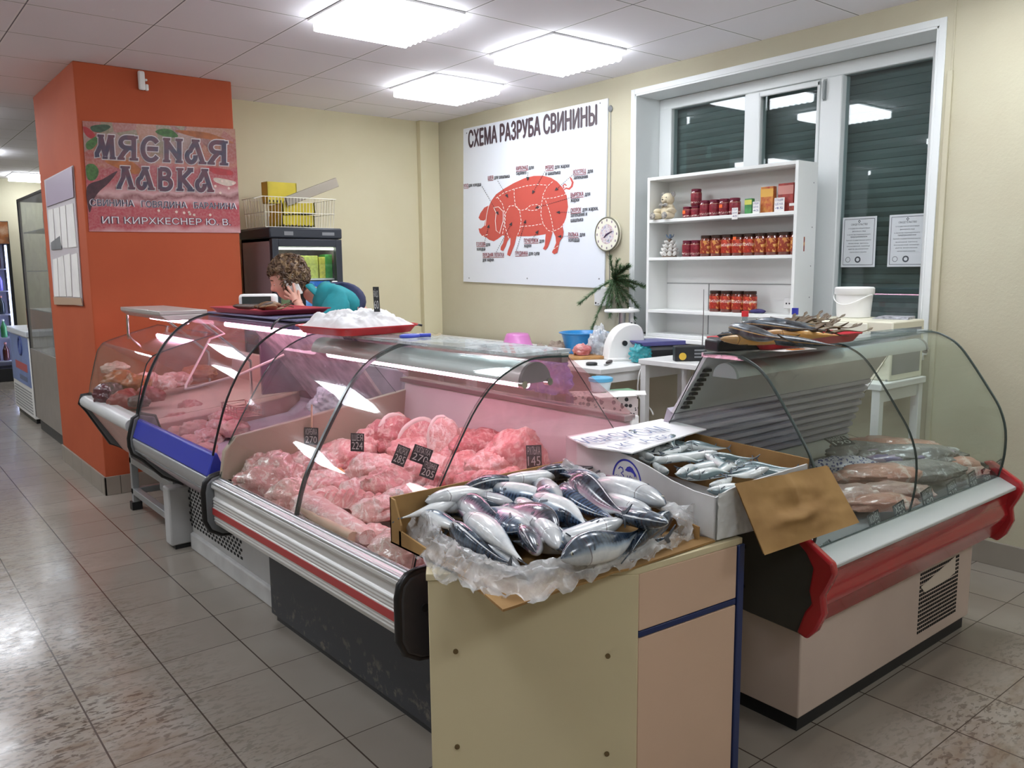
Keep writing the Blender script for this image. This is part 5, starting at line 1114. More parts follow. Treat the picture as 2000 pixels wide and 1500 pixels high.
g = G(); g.prism([(-.16, 0), (.16, 0), (.15, .05), (.09, .10), (-.14, .10), (-.16, .04)], -.09, .11, 'y'); g.build('body', mat('scale_grey', '6b6d70', .4), t, bevel=.008)
g = G(); g.prism([(-.19, .125), (-.17, .105), (.17, .105), (.2, .125), (.2, .132), (-.19, .132)], -.12, .13, 'y'); g.build('pan', mat('violet_pan', '4e4d86', .35), t, bevel=.004); g = G(); g.box(-.1, -.0925, .03, .09, -.089, .075); g.build('display', BLACK, t)
t = thing('radio', 'black portable radio with a yellow sticker and raised antenna', 'radio', (3.86, 3.12, .93), -.62)
g = G(); g.box(-.095, -.03, 0, .095, .03, .09); g.build('case', BLACK, t, bevel=.006); g = G(); g.lathe([(0, 0), (.022, 0), (.022, .001), (0, .001)], n=20); st = g.build('sticker', mat('yellow_sticker', 'd9b33b', .5), t); st.rotation_euler = (math.pi/2, 0, 0); st.location = (-.05, -.031, .03)
g = G(); g.tube([(.075, .0, .09), (.078, .0, .25), (.076, .0, .42)], [.004, .003, .0018], 8); g.build('antenna', STEEL, t)
g = G(); 
for i in range(3): g.box(.02, -.0312, .02+.02*i, .08, -.030, .03+.02*i)
g.build('dial', GREY, t)
# cable drooping over the table corner
cb = G(); cb.tube(smooth3([Vector(p) for p in ((4.0, 3.50, .885), (3.86, 3.452, .884), (3.78, 3.44, .84), (3.76, 3.43, .70), (3.78, 3.35, .62), (3.75, 3.3, .596))], 5), .005, 8)
tag(cb.build('cable', WPLASTIC, None, smooth=60), 'white cable hanging over the front edge of the work table', 'cable')
# speckled box, papers, blue tub on the low table
SPK = N('speckled_laminate')
def _sp(k):
    v = k.n('TexVoronoi', {'Vector': k.co(), 'Scale': 42, 'Randomness': 1}); d = v.outputs['Distance']; r = k.sep(v.outputs['Color'])[0]
    k.set(color=k.mix(k.math('LESS_THAN', d, k.math('MULTIPLY', r, .62)), 'cdbfbd', '2e2a2c'), rough=.45); return k.m
SPK = _sp(SPK)
t = thing('storage_box', 'black and white speckled box under the work table edge', 'box', (3.28, 3.28-.02, .58), -.62)
g = G(); g.box(-.18, -.1, 0, .18, .1, .2); g.build('body', SPK, t, bevel=.004); g = G(); g.box(-.20, -.098, 0, -.181, .1, .2); g.build('side', NAVY, t)
tb = thing('plastic_tub', 'small clear tub with a light blue lid on the speckled box', 'tub', (3.31, 3.31, .782)); g = G(); g.lathe([(0, 0), (.05, 0), (.062, .06), (.06, .061), (0, .058)]); g.build('tub', mat('tub_film', 'c9d6dc', .3), tb, smooth=40)
g = G(); g.lathe([(.066, .058), (.07, .062), (.07, .078), (.06, .082), (.04, .074), (0, .074)]); g.build('lid', mat('lid_blue', '5aa9d0', .35), tb, smooth=40)
for i, (x, y, rz, m, l) in enumerate(((3.24, 3.14, -.4, PAPER, 'white paper sheet lying loosely at the front of the speckled box'), (3.36, 3.16, -.8, PAPER, 'white paper sheet beside the blue-lidded tub'), (3.38, 3.24, -.3, mat('green_paper', '6f9a78', .7), 'green leaflet under the papers on the speckled box'))):
    g = G(); g.box(-.11, -.075, 0, .11, .075, .002); tag(place(g.build('paper_sheet', m), (x, y, .782+.0025*(2-i)), (0, 0, rz)), l, 'paper')
t = thing('paper_roll', 'thick white paper roll with a dark end, lying on the low table', 'paper roll', (2.99, 2.83, .58), -.62)
g = G(); g.cyl((-.06, 0, .055), (.11, 0, .055), .052, n=28); g.build('paper', PAPER, t, smooth=40); g = G(); g.cyl((-.085, 0, .055), (-.06, 0, .055), .055, n=28); g.cyl((-.095, 0, .055), (-.085, 0, .055), .03, n=20, mi=1); g.build('end_disc', [DGREY, BLACK], t, smooth=40)
# papers and bag on the corner table
for x, y, w, d, rz, l in ((3.95, 6.0, .3, .42, .2, 'large white sheet lying in the room corner on the paper-covered table'), (3.9, 5.45, .36, .5, -.1, 'white sheet in the middle of the paper-covered table'), (4.0, 5.02, .30, .3, .3, 'white sheet under the upturned pink bowl')):
    g = G(); g.box(-w/2, -d/2, 0, w/2, d/2, .003); tag(place(g.build('paper_sheet', PAPER), (x, y, .8805), (0, 0, rz)), l, 'paper')
def crum(u, v): return ((u-.5)*.34, (v-.5)*.46, .02+.035*abs(fbm(Vector((u*3, v*3, 0)), 1.6, 4, 6)))
g = G(); g.grid(crum, 40, 40); tag(place(g.build('wrapping_paper', mat('wrap_beige', 'cfc3a4', .7, var=.1), None, smooth=40), (3.8, 6.14, .884), (0, 0, .3)), 'crumpled beige wrapping paper at the back wall on the corner table', 'paper')
# ---- white shelf unit on the window sill
SX0, SX1, SY0, SY1, SZ0, SZ1 = 4.20, 4.40, 2.66, 3.775, WZ0, 2.065
tS = thing('shelf_unit', 'white open shelf unit standing on the window sill in front of the window', 'shelf unit', ((SX0+SX1)/2, (SY0+SY1)/2, SZ0))
def SB(g, x0, y0, z0, x1, y1, z1): g.box(x0-4.3, y0-3.2175, z0-SZ0, x1-4.3, y1-3.2175, z1-SZ0)
SHW = mat('shelf_white', 'e6e8e5', .4)
for a, b in ((SY0, SY0+.02), (SY1-.02, SY1)): g = G(); SB(g, SX0, a, SZ0, SX1, b, SZ1); sd = g.build('side_panel', SHW, tS, bevel=.002)
g = G(); SB(g, SX1-.008, SY0+.02, SZ0, SX1, SY1-.02, SZ1); g.build('back_panel', SHW, tS)
for z in (SZ0+.021, 1.20, 1.545, 1.79, SZ1): g = G(); SB(g, SX0, SY0+.02, z-.02, SX1-.008, SY1-.02, z); g.build('shelf', SHW, tS, bevel=.002)
g = G(); SB(g, SX1-.012, SY0+.02, 1.37, SX1-.008, SY1-.02, 1.375); SB(g, SX1-.012, 3.40, SZ0, SX1-.008, 3.405, 1.37); g.build('panel_seam', mat('seam_grey', '8b8f8e', .6), tS)
for z in (1.95, 1.7, 1.48, 1.3): g = G(); g.cyl((4.36-4.3, SY0-3.2175-.001, z-SZ0), (4.36-4.3, SY0-3.2175+.003, z-SZ0), .004, n=10); g.build('cam_screw', GREY, tS)
# jars
def jar_label(name, base, blot, blot2, top, text):
    k = N(name); u, v, _ = k.sep(k.n('UVMap').outputs[0])[:3]; nz = k.noise(34, 3, .6)
    c = k.mix(k.ramp(nz, [(.52, (0, 0, 0, 1)), (.56, (1, 1, 1, 1))]), base, blot); c = k.mix(k.ramp(k.noise(60, 2), [(.6, (0, 0, 0, 1)), (.64, (1, 1, 1, 1))]), c, blot2)
    c = k.mix(k.math('GREATER_THAN', v, .68), c, top); w = k.math('MULTIPLY', k.math('GREATER_THAN', v, text), k.math('LESS_THAN', v, text+.07)); c = k.mix(k.math('MULTIPLY', w, k.math('GREATER_THAN', k.noise(260, 1), .54)), c, 'efe6da')
    k.set(color=c, rough=.35); return k.m
JL1 = jar_label('adjika_label', '7a1d2b', '8a2634', '6a1523', 'd9c79a', .32); JL2 = jar_label('beans_label', '8e3420', 'c98a45', 'd8a862', '7a241c', .84); JL3 = jar_label('tomato_label', '9c2a1c', 'c4452a', 'd69a52', '5e2018', .5)
JG1 = mat('jar_burgundy', '6b1f2a', .15, coat=.6); JG2 = mat('jar_brown', '6a2f22', .15, coat=.6); LIDP = mat('lid_burgundy', '6f2338', .35, .3); LIDD = mat('lid_dark', '3d2a22', .35, .4)
_jc = {}
def jar(kind, y, z, label, group, x=4.285):
    if kind not in _jc:
        r, h, jg, jl, ld = {'s': (.031, .075, JG1, JL1, LIDP), 'm': (.034, .105, JG1, JL1, LIDP), 't': (.041, .132, JG2, JL2, LIDD), 'r': (.041, .132, JG2, JL3, LIDD)}[kind]
        t = thing('sauce_jar', label, 'jar', (x, y, z), rnd.uniform(-.3, .3), group)
        g = G(); g.lathe([(0, 0), (r*.92, 0), (r, .006), (r, h*.80), (r*.86, h*.86), (r*.86, h*.9), (0, h*.9)], n=24); g.build('glass', jg, t, smooth=40)
        g = G(); g.lathe([(r+.0006, h*.14), (r+.0008, h*.15), (r+.0008, h*.75), (r+.0006, h*.76)], n=24); g.build('label_band', jl, t, smooth=60)
        g = G(); g.lathe([(r*.9, h*.86), (r*.93, h*.87), (r*.93, h*.985), (r*.88, h), (0, h)], n=24); g.build('lid', ld, t, smooth=40)
        _jc[kind] = t; return t
    c = copy_tree(_jc[kind], label, group); c.location = (x, y, z); c.rotation_euler = (0, 0, rnd.uniform(-.3, .3)); return c
GJ = 'jars on the top shelf'
ys = [3.505, 3.437]
jar('s', ys[0], 1.79, 'small burgundy jar nearest the teddy bear on the upper shelf', GJ); jar('s', ys[1], 1.79, 'small burgundy jar with another jar standing on it', GJ); jar('m', 3.437, 1.866, 'burgundy jar stacked on top of a small jar on the upper shelf', GJ)
for i, y in enumerate((3.364, 3.29, 3.216, 3.14)): jar('m', y, 1.79, ('first tall burgundy jar right of the stacked jars, upper shelf', 'second tall burgundy jar right of the stacked jars, upper shelf', 'tall burgundy jar with an orange price sticker, upper shelf', 'rightmost tall burgundy jar of the upper shelf')[i], GJ)
PSTK = mat('price_sticker', 'e8662c', .5)
def sticker_on(j, z, r):
    g = G(); g.box(-r-.0025, -.012, z-.010, -r-.001, .012, z+.010); o = g.build('price_sticker', PSTK, j)
    return o
sticker_on([o for o in bpy.data.objects if o.get('label') == 'tall burgundy jar with an orange price sticker, upper shelf'][0], .06, .034)
sticker_on([o for o in bpy.data.objects if o.get('label') == 'small burgundy jar nearest the teddy bear on the upper shelf'][0], .04, .031)
GJ2 = 'jars on the middle shelf'
for i, y in enumerate((3.50, 3.43)): jar('m', y, 1.545, ('leftmost burgundy jar of the middle shelf, next to the white cone tree', 'second burgundy jar of the middle shelf, before the brown jars')[i], GJ2)
for i in range(9):
    y = 3.345-.0805*i; kd = 'r' if i in (2, 3, 4) else 't'; j = jar(kd, y, 1.545, f'tall brown jar of sauce on the middle shelf, {ORD[i]} of the nine from the left' if i != 3 else 'tall brown jar with an orange price sticker on the middle shelf', GJ2)
    if i == 3: sticker_on(j, .105, .041)
for i in range(4): jar('r', 3.265-.085*i, 1.20, f'brown jar on the lowest shelf, {ORD[i]} of four from the left', 'jars on the lowest shelf')
# packets and price cards
def packet(label, y, z, w, h, d, m, stripe, x=4.30, rz=0.):
    t = thing('food_packet', label, 'packet', (x, y, z), rz, 'packets on the top shelf'); g = G(); g.box(-d/2, -w/2, 0, d/2, w/2, h); g.build('box', m, t, bevel=.0015)
    g = G(); g.box(-d/2-.0006, -w/2, h*.62, -d/2, w/2, h*.92); g.build('printed_band', stripe, t); return t
packet('green and yellow soup packet on the upper shelf, behind a price card', 3.045, 1.79, .05, .095, .03, mat('pack_green', '4fa05c', .5, var=.3, vs=40), mat('pack_lime', 'c6c65a', .5))
packet('orange seasoning box on the upper shelf', 2.915, 1.79, .085, .155, .035, mat('pack_orange', 'c98b3a', .5, var=.35, vs=40, c2='a8402c'), mat('pack_gold', 'd8a64a', .5))
packet('red and white seasoning box next to the orange one', 2.79, 1.79, .10, .165, .035, mat('pack_red', 'b5443c', .5, var=.3, vs=40), mat('pack_pink', 'c98a80', .5))
packet('yellow box standing behind the red and white seasoning box', 2.735, 1.79, .07, .168, .03, mat('pack_yellow', 'd3c48a', .5, var=.1), mat('pack_blue', '3a3f8c', .5), 4.35)
packet('flat brick-red box at the right end of the upper shelf', 2.715, 1.79, .055, .05, .08, mat('pack_brick', 'a5442f', .5, var=.3, vs=50), PAPER, 4.29)
for y, z, w, h, l in ((3.075, 1.785, .042, .068, 'white price card hanging over the shelf edge before the green packet'), (2.972, 1.815, .046, .072, 'white price card in front of the orange seasoning box'), (2.815, 1.82, .066, .082, 'large white price card in front of the red and white box')):
    t = thing('price_card', l, 'price tag', (4.262 if y < 3.05 else 4.198, y, z), 0, 'white price cards on the upper shelf'); g = G(); g.box(-.001, -w/2, -h*.35, .001, w/2, h*.65); g.build('card', PAPER, t); g = G()
    for i, s in enumerate(('СПЕЦИИ', 'ЦЕНА', '45')): put_text(g, s, (-.0016, w*.42, h*(.42-.28*i)), (0, -1, 0), (0, 0, 1), w=w*.8, h=h*.16, en=(-1, 0, 0))
    g.build('handwriting', mat('violet_ink', '5c5a8c', .7), t)
# teddy bear
BEAR = mat('bear_plush', 'd9cdb0', .9, var=.1, vs=30, bump=.6, bs=160); PAW = mat('paw_cloth', '5b5a60', .9, var=.5, vs=60, c2='b9b4a6')
t = thing('teddy_bear', 'cream teddy bear with patterned paws sitting on the upper shelf', 'teddy bear', (4.275, 3.66, 1.79), .0)
g = G(); g.ball((0, 0, .055), (.045, .05, .058), 24, 16); g.ball((-.004, .0, .132), (.04, .045, .042), 24, 16); g.ball((-.04, 0, .122), (.018, .02, .015), 16, 10); g.ball((-.03, .055, .055), (.045, .022, .02), 16, 10); g.ball((-.03, -.055, .055), (.045, .022, .02), 16, 10); g.ball((-.05, .05, .024), (.05, .026, .024), 16, 10); g.ball((-.05, -.05, .024), (.05, .026, .024), 16, 10); g.build('body', BEAR, t, smooth=80)
for s in (-1, 1):
    g = G(); g.ball((.0, s*.042, .162), (.008, .019, .019), 14, 10); g.build('ear', PAW, t, smooth=60); g = G(); g.ball((-.038, s*.016, .142), .004, 10, 6); g.build('eye', BLACK, t, smooth=60); g = G(); g.ball((-.096, s*.05, .024), (.006, .023, .022), 14, 10); g.build('paw', PAW, t, smooth=60)
g = G(); g.ball((-.056, 0, .128), (.005, .007, .005), 10, 6); g.build('nose', BLACK, t, smooth=60); g = G()
for s in (-1, 1): g.ball((-.048, s*.018, .094), (.008, .02, .013), 12, 8)
g.ball((-.05, 0, .094), .008, 10, 8); g.build('bow', PAW, t, smooth=60)
# white cone tree made of scales
t = thing('cone_tree', 'small white-tipped decorative cone tree with a blue bow on the middle shelf', 'ornament', (4.28, 3.645, 1.545)); SCW = mat('scale_white', 'e4e2dd', .6, var=.15, vs=20); SCB = mat('scale_brown', '6a5a4c', .7)
g = G(); g.lathe([(.0, 0), (.05, .0), (.03, .07), (.012, .12), (0, .125)], n=20); g.build('core', SCB, t, smooth=40)
for rr, z, n_ in ((.062, .012, 9), (.052, .036, 8), (.042, .06, 7), (.03, .084, 5)):
    for i in range(n_):
        a = 2*math.pi*(i+.5*(n_ % 2))/n_; g = G(); rot = Matrix.Rotation(a, 3, 'Z') @ Matrix.Rotation(.7, 3, 'Y'); g.ball((rr*.8*math.cos(a), rr*.8*math.sin(a), z+.01), (.009, .016, .02), 10, 7, rot=rot); g.build('scale', SCW, t, smooth=60)
g = G(); 
for a in (.4, 1.5, 2.7, 3.8, 5.0): g.tube([(0, 0, .12), (.02*math.cos(a), .022*math.sin(a), .135), (.026*math.cos(a), .03*math.sin(a), .15)], [.006, .008, .003], 8, flat=.4)
g.build('bow', mat('tinsel_blue', '7d93ab', .4, .3), t, smooth=60)
# odds on the lowest shelf
t = thing('folded_cap', 'dark violet cloth lying right of the brown jars on the lowest shelf', 'cloth', (4.285, 2.96, 1.20)); g = G(); g.ball((0, 0, .012), (.04, .055, .014), 20, 10, fn=lambda d, p: p*(1+.2*fbm(d, 2, 2, 1))); g.build('cloth', mat('violet_cloth', '3f3a6e', .8), t, smooth=60)
t = thing('wall_socket', 'small white socket box at the back of the lowest shelf', 'socket', (4.375, 2.80, 1.26)); g = G(); g.box(-.012, -.03, -.03, .014, .03, .03); g.build('plate', WPLASTIC, t, bevel=.004); g = G(); g.cyl((-.013, .01, 0), (-.012, .01, 0), .005); g.cyl((-.013, -.01, 0), (-.012, -.01, 0), .005); g.build('hole', BLACK, t)
def bottle(label, P, r, h, m, capm, name='bottle', group=None, liquid=None):
    t = thing(name, label, 'bottle', P, 0, group); g = G(); g.lathe([(0, .004), (r*.8, 0), (r, .01), (r, h*.55), (r*.92, h*.62), (r*.36, h*.84), (r*.32, h*.93), (0, h*.93)], n=24); g.build('glass', m, t, smooth=50)
    g = G(); g.lathe([(r*.42, h*.9), (r*.42, h), (0, h)], n=18); g.build('cap', capm, t, smooth=40); return t
PET = glass_mat('clear_pet', 'dfe8ea', .06)
bottle('clear plastic bottle with a red cap behind the smoked fish', (3.83, 2.72, .93), .045, .31, PET, RED); bottle('clear bottle with a blue cap beside the shelf unit', (3.84, 2.42, .93), .04, .335, PET, mat('cap_blue', '2f35a0', .4))
# microwave, bucket, rod, newspaper
t = thing('microwave', 'cream microwave oven standing under the white bucket', 'microwave', (4.0, 2.12, .93)); IV = mat('ivory_plastic', 'dcd9c4', .4)
g = G(); g.box(-.16, -.22, 0, .16, .23, .285); g.build('body', IV, t, bevel=.008); g = G(); g.box(-.175, -.10, .01, -.161, .225, .275); g.build('door', mat('door_ivory', 'e1dfcd', .35), t, bevel=.006); g = G(); g.box(-.178, -.06, .05, -.1755, .19, .22); g.build('door_window', DGREY, t)
g = G(); g.box(-.164, -.205, .16, -.161, -.115, .235); g.build('display', BLACK, t); g = G(); g.cyl((-.176, -.16, .09), (-.161, -.16, .09), .028); g.build('dial', IV, t, smooth=40)
g = G(); g.box(-.166, -.21, .0, -.165, -.2, .01); g.box(-.15, -.2205, .03, .13, -.22, .25); g.build('side_grille', GREY, t)
t = thing('bucket', 'white lidded plastic bucket standing on the microwave', 'bucket', (4.06, 2.22, 1.2155)); g = G(); g.lathe([(0, 0), (.078, 0), (.082, .004), (.09, .125), (.0, .125)], n=36); g.build('pail', WPLASTIC, t, smooth=40)
g = G(); g.lathe([(.094, .118), (.097, .122), (.097, .15), (.09, .156), (.084, .152), (0, .15)], n=36); g.build('lid', WPLASTIC, t, smooth=40)
hp = [Vector((-.097*math.sin(a)-.004, .097*math.cos(a), .118-.05*math.sin(a)**2)) for a in [math.pi*i/16 for i in range(17)]]
g = G(); g.tube(hp, .0028, 8); g.build('handle', mat('handle_white', 'f2f2f0', .4), t, smooth=60)
g = G(); g.cyl((4.46, 1.999, 1.075), (4.42, 2.62, 1.065), .02); tag(g.build('rolled_rod', mat('cream_rod', 'd9cfae', .5), None, smooth=40), 'cream coloured rod lying on the window sill behind the bucket', 'rod')
t = thing('newspaper_pile', 'folded printed sheets on the microwave right of the bucket', 'papers', (4.08, 2.02, 1.2155), .2)
for i in range(3): g = G(); g.box(-.07+.008*i, -.085, .004*i, .07, .08-.01*i, .004*i+.0038); g.build('sheet', mat('newsprint%d' % i, 'c9cbd2', .8, var=.4, vs=50), t)
# certificates on the pane
for i, (y, lab) in enumerate(((2.490, 'printed certificate sheet taped to the window pane, nearer to the shelf'), (2.212, 'printed certificate sheet taped to the window pane, at the right edge of the window'))):
    t = thing('certificate', lab, 'certificate', (4.572, y, 1.614), 0, 'certificates on the window'); w, h = .205, .285
    g = G(); g.box(-.001, -w/2, -h/2, .001, w/2, h/2); g.build('sheet', mat('cert_paper%d' % i, 'ced3d6', .7), t); g = G()
    def CP(y_, z_, off=0): return Vector((-.0018-off, -y_, z_))
    for a, b in (((-.09, .13), (.09, .13)), ((.09, .13), (.09, -.13)), ((.09, -.13), (-.09, -.13)), ((-.09, -.13), (-.09, .13))): stroke(g, [a, b], .0025, CP)
    rows = [('СВИДЕТЕЛЬСТВО', .095, .10, .010), ('о государственной регистрации', .075, .13, .007), ('физического лица', .058, .08, .007), ('в качестве индивидуального', .040, .14, .006), ('предпринимателя', .026, .10, .009), ('Единый государственный реестр', .008, .15, .006), ('внесена запись', -.010, .12, .006), ('основной номер', -.026, .14, .006), ('дата внесения', -.042, .12, .006), ('налоговая служба', -.06, .10, .006)]
    for s, z_, w_, h_ in rows: put_text(g, s, CP(-w_/2, z_), (0, -1, 0), (0, 0, 1), w=w_, h=h_, bold=.01, en=(-1, 0, 0))
    for cy_, r_ in ((.0, .014), (-.06, .014)): stroke(g, [(cy_+r_*math.cos(a), -.10+r_*math.sin(a)) for a in [math.pi*2*j/20 for j in range(21)]], .0025 if cy_ else .008, CP)
    stroke(g, [(-.006, .118), (0, .124), (.006, .118), (0, .108), (-.006, .118)], .004, CP)
    g.build('printing', mat('cert_ink%d' % i, '4a4f55', .7), t)
# ---- wall: pig poster, clock, thermostat box, fir branch, cable duct
t = thing('pig_poster', 'large white board with a red pig cutting diagram on the window wall', 'poster', (WX, 5.16, 2.01)); PX0 = WX-.012
ptl, ptr, pbr, pbl = [X(u, v, PX0) for u, v in ((905, 252), (1187, 192), (1180, 563), (905, 550))]
o0 = Vector((WX, 5.16, 2.01)); g = G(); q = [ptl, ptr, pbr, pbl]
g.add([p-o0 for p in q]+[p-o0+Vector((.010, 0, 0)) for p in q], [(3, 2, 1, 0), (4, 5, 6, 7), (0, 1, 5, 4), (1, 2, 6, 5), (2, 3, 7, 6), (3, 0, 4, 7)]); bd = g.build('board', mat('poster_white', 'dfe4ec', .22, coat=.3), t)
def PP(cx, cy, off=0): return X(880+cx*.3067, 180+cy*.3067, PX0-.0012-off)-o0
pig = [(178, 868), (185, 895), (200, 915), (228, 925), (245, 940), (275, 950), (300, 935), (330, 912), (350, 915), (375, 930), (440, 918), (500, 918), (560, 912), (600, 905), (640, 895), (690, 870), (715, 850), (735, 800), (748, 730), (740, 660), (715, 610), (680, 570), (640, 545), (590, 532), (530, 533), (470, 548), (400, 580), (340, 615), (290, 650), (260, 690), (245, 725), (235, 745), (225, 800), (215, 850), (195, 868)]
g = G()
for poly in (pig, [(242, 722), (215, 735), (190, 770), (178, 800), (190, 815), (210, 818), (222, 812), (232, 780)], [(330, 905), (345, 915), (335, 960), (320, 985), (318, 1005), (335, 1012), (350, 985), (362, 950), (378, 925)], [(382, 922), (380, 970), (365, 1010), (360, 1035), (378, 1045), (392, 1010), (408, 970), (420, 918)], [(606, 900), (602, 950), (600, 975), (588, 998), (605, 1005), (620, 985), (635, 945), (650, 892)], [(652, 885), (668, 920), (672, 960), (655, 1000), (645, 1020), (660, 1032), (680, 1022), (688, 985), (695, 950), (715, 920), (720, 890), (712, 850)]):
    n = len(poly); kp = kp+1 if poly is not pig else 0; g.add([PP(p[0], p[1], .0005*kp) for p in poly], [tuple(range(n))])
def PL(x, y, off=0): return PP(x, y, off)
stroke(g, [(722, 622), (735, 612), (755, 616), (772, 600), (778, 575), (766, 550), (760, 542)], 13, PL, 0, 0, [.4, .8, 1, 1, 1, .8, .3]); stroke(g, [(722, 612), (716, 595), (728, 585), (738, 596)], 8, PL)
g.build('pig_print', mat('pig_red', 'c25349', .5), bd)
g = G()
for pl in ([(290, 675), (340, 640), (410, 615), (480, 597), (550, 588), (615, 592)], [(405, 615), (405, 660), (412, 720), (445, 755), (480, 745)], [(480, 745), (510, 720), (550, 715), (575, 730), (550, 750), (510, 755), (480, 745)], [(650, 570), (615, 600), (590, 650), (578, 720), (575, 780), (590, 840), (620, 880), (655, 890)], [(590, 680), (660, 672), (720, 655), (748, 640)], [(605, 690), (630, 760), (645, 820), (655, 885), (700, 865), (722, 835)], [(370, 930), (345, 850), (350, 770), (375, 725), (410, 722), (440, 755), (450, 820), (440, 880), (420, 925)], [(450, 855), (520, 850), (590, 838)], [(300, 670), (330, 710), (345, 770), (340, 850), (330, 910)], [(655, 1000), (690, 975)], [(200, 918), (240, 905)]):
    dash(g, pl, 4, PL, .0036, 0, 15, 8)
stroke(g, [(275, 735), (305, 730), (335, 760), (335, 820), (312, 900), (290, 880), (285, 820), (290, 770), (275, 735)], 4, PL, .0036); stroke(g, [(242, 725), (228, 790), (222, 850)], 3.5, PL, .0036)
g.build('cut_lines', mat('line_white', 'efe6df', .5), bd)
g = G()
for a, b in (((200, 600), (305, 780)), ((300, 565), (365, 670)), ((492, 510), (490, 560)), ((600, 505), (520, 645)), ((785, 520), (665, 625)), ((770, 670), (540, 737)), ((770, 765), (675, 765)), ((775, 915), (685, 920)), ((215, 960), (245, 845)), ((290, 1020), (390, 830)), ((418, 1010), (478, 815)), ((520, 935), (558, 882))):
    dash(g, [a, b], 3, PL, .0042, 0, 9, 5); A, B = Vector(a), Vector(b); d = (B-A).normalized(); nn = Vector((-d.y, d.x)); 
    tri = [B+d*4, B-d*20+nn*10, B-d*20-nn*10]; g.add([PP(p.x, p.y, .0045) for p in tri], [(0, 1, 2)])
for s, cx, cy, w, red in (('КАРБОНАД', 418, 498, 75, 1), ('для', 498, 492, 32, 0), ('барбекю', 418, 528, 66, 0), ('РЕБРО', 605, 495, 52, 1), ('для жарки', 664, 488, 92, 0), ('и шашлыка', 605, 530, 94, 0), ('КОСТРЕЦ', 782, 522, 80, 1), ('для', 872, 516, 34, 0), ('запекания', 784, 556, 90, 0), ('ШЕЯ', 238, 558, 34, 1), ('для шашлыка', 278, 554, 98, 0), ('УХО', 84, 608, 30, 1), ('для холодца', 116, 604, 78, 0), ('ВЫРЕЗКА', 765, 668, 82, 1), ('для', 855, 662, 34, 0), ('жарки', 765, 700, 54, 0), ('ОКОРОК', 765, 766, 66, 1), ('для жарки,', 840, 760, 100, 0), ('запекания и', 765, 796, 104, 0), ('шашлыка', 765, 828, 78, 0), ('РУЛЬКА', 750, 920, 64, 1), ('для', 822, 918, 34, 0), ('холодца', 750, 952, 70, 0), ('ПОЧЕРЕВОК', 468, 957, 92, 1), ('для', 566, 958, 30, 0), ('жарки', 468, 988, 46, 0), ('ГОЛОВА', 165, 978, 58, 1), ('для', 226, 980, 26, 0), ('холодца', 167, 1008, 54, 0), ('ПЕРЕДНЯЯ ЛОПАТКА', 205, 1048, 136, 1), ('для жарки', 205, 1078, 70, 0), ('ГРУДИНКА', 412, 1038, 80, 1), ('для супа', 498, 1038, 68, 0)):
    a = PP(cx, cy, .0012); b = PP(cx+w, cy-w*(.02 if cy > 850 else .10), .0012); ex = (b-a); L = ex.length; ex.normalize(); put_text(g, s, a, ex, (0, 0, 1), w=L, h=.030, bold=.018, mi=red, en=(-1, 0, 0))
    if red: g.add([a+Vector((0, 0, -.006)), a+ex*L+Vector((0, 0, -.006)), a+ex*L+Vector((0, 0, -.010)), a+Vector((0, 0, -.010))], [(3, 2, 1, 0)], 1)
a, b = PP(115, 352, .0012), PP(930, 205, .0012); ex = b-a; L = ex.length; ex.normalize(); put_text(g, 'СХЕМА РАЗРУБА СВИНИНЫ', a, ex, (0, 0, 1), w=L, h=.135, bold=.05, mi=2, en=(-1, 0, 0))
g.build('lettering', [mat('label_black', '35343a', .6), mat('label_red', '8f2f3a', .6), mat('title_ink', '4d3c44', .5)], bd)
for y in (4.33, 5.15, 5.95):
    for z in (1.40, 2.64): g = G(); g.cyl((PX0-o0.x-.003, y-o0.y, z-o0.z), (PX0-o0.x, y-o0.y, z-o0.z), .006, n=10); g.build('fixing_screw', GREY, bd)
t = thing('wall_clock', 'round white clock with a floral face hanging on the window wall', 'clock', (WX, 4.235, 1.718))
g = G(); n = 40; R0 = .118
g.add([(-.032, R0*math.cos(2*math.pi*i/n), R0*math.sin(2*math.pi*i/n)) for i in range(n)]+[(-.006, R0*math.cos(2*math.pi*i/n), R0*math.sin(2*math.pi*i/n)) for i in range(n)], [tuple(range(n-1, -1, -1)), tuple(range(n, 2*n))]+[(i, (i+1) % n, n+(i+1) % n, n+i) for i in range(n)])
CLF = N('clock_face')
def _cf(k):
    x, y, z = k.sep(k.co())[:3]; r = k.math('SQRT', k.math('ADD', k.math('MULTIPLY', y, y), k.math('MULTIPLY', z, z))); nz = k.noise(45, 4, .7)
    inn_ = k.math('LESS_THAN', r, .07); a = k.ramp(nz, [(.3, '7d8f5a'), (.42, 'a7a0c4'), (.5, 'dfe0d6'), (.58, 'c9a7b8'), (.68, '8aa06a')]); k.set(color=k.mix(inn_, 'e4e2d2', a), rough=.3, coat=.3); return k.m
CLF = _cf(CLF); fc = g.build('case', CLF, t, smooth=40)
g = G(); g.tube([(-.030, R0*math.cos(2*math.pi*i/n), R0*math.sin(2*math.pi*i/n)) for i in range(n)], .006, 8, closed=True); g.build('rim', mat('clock_rim', '6d6a58', .4), t, smooth=60)
g = G()
for i in range(12): a = math.pi*2*i/12; g.box(-.0335, .098*math.cos(a)-.005, .098*math.sin(a)-.008, -.0325, .098*math.cos(a)+.005, .098*math.sin(a)+.008)
g.build('numerals', mat('numeral_mauve', '8a7a86', .6), t)
for (a, L, w, nm) in ((math.radians(8), .055, .005, 'minute_hand'), (math.radians(232), .045, .006, 'hour_hand')):
    g = G(); g.tube([(-.035, 0, 0), (-.035, -L*math.cos(a), L*math.sin(a)+.012)], [w, w*.5], 6); g.build(nm, mat(nm+'_m', '4b2f52', .4), t)
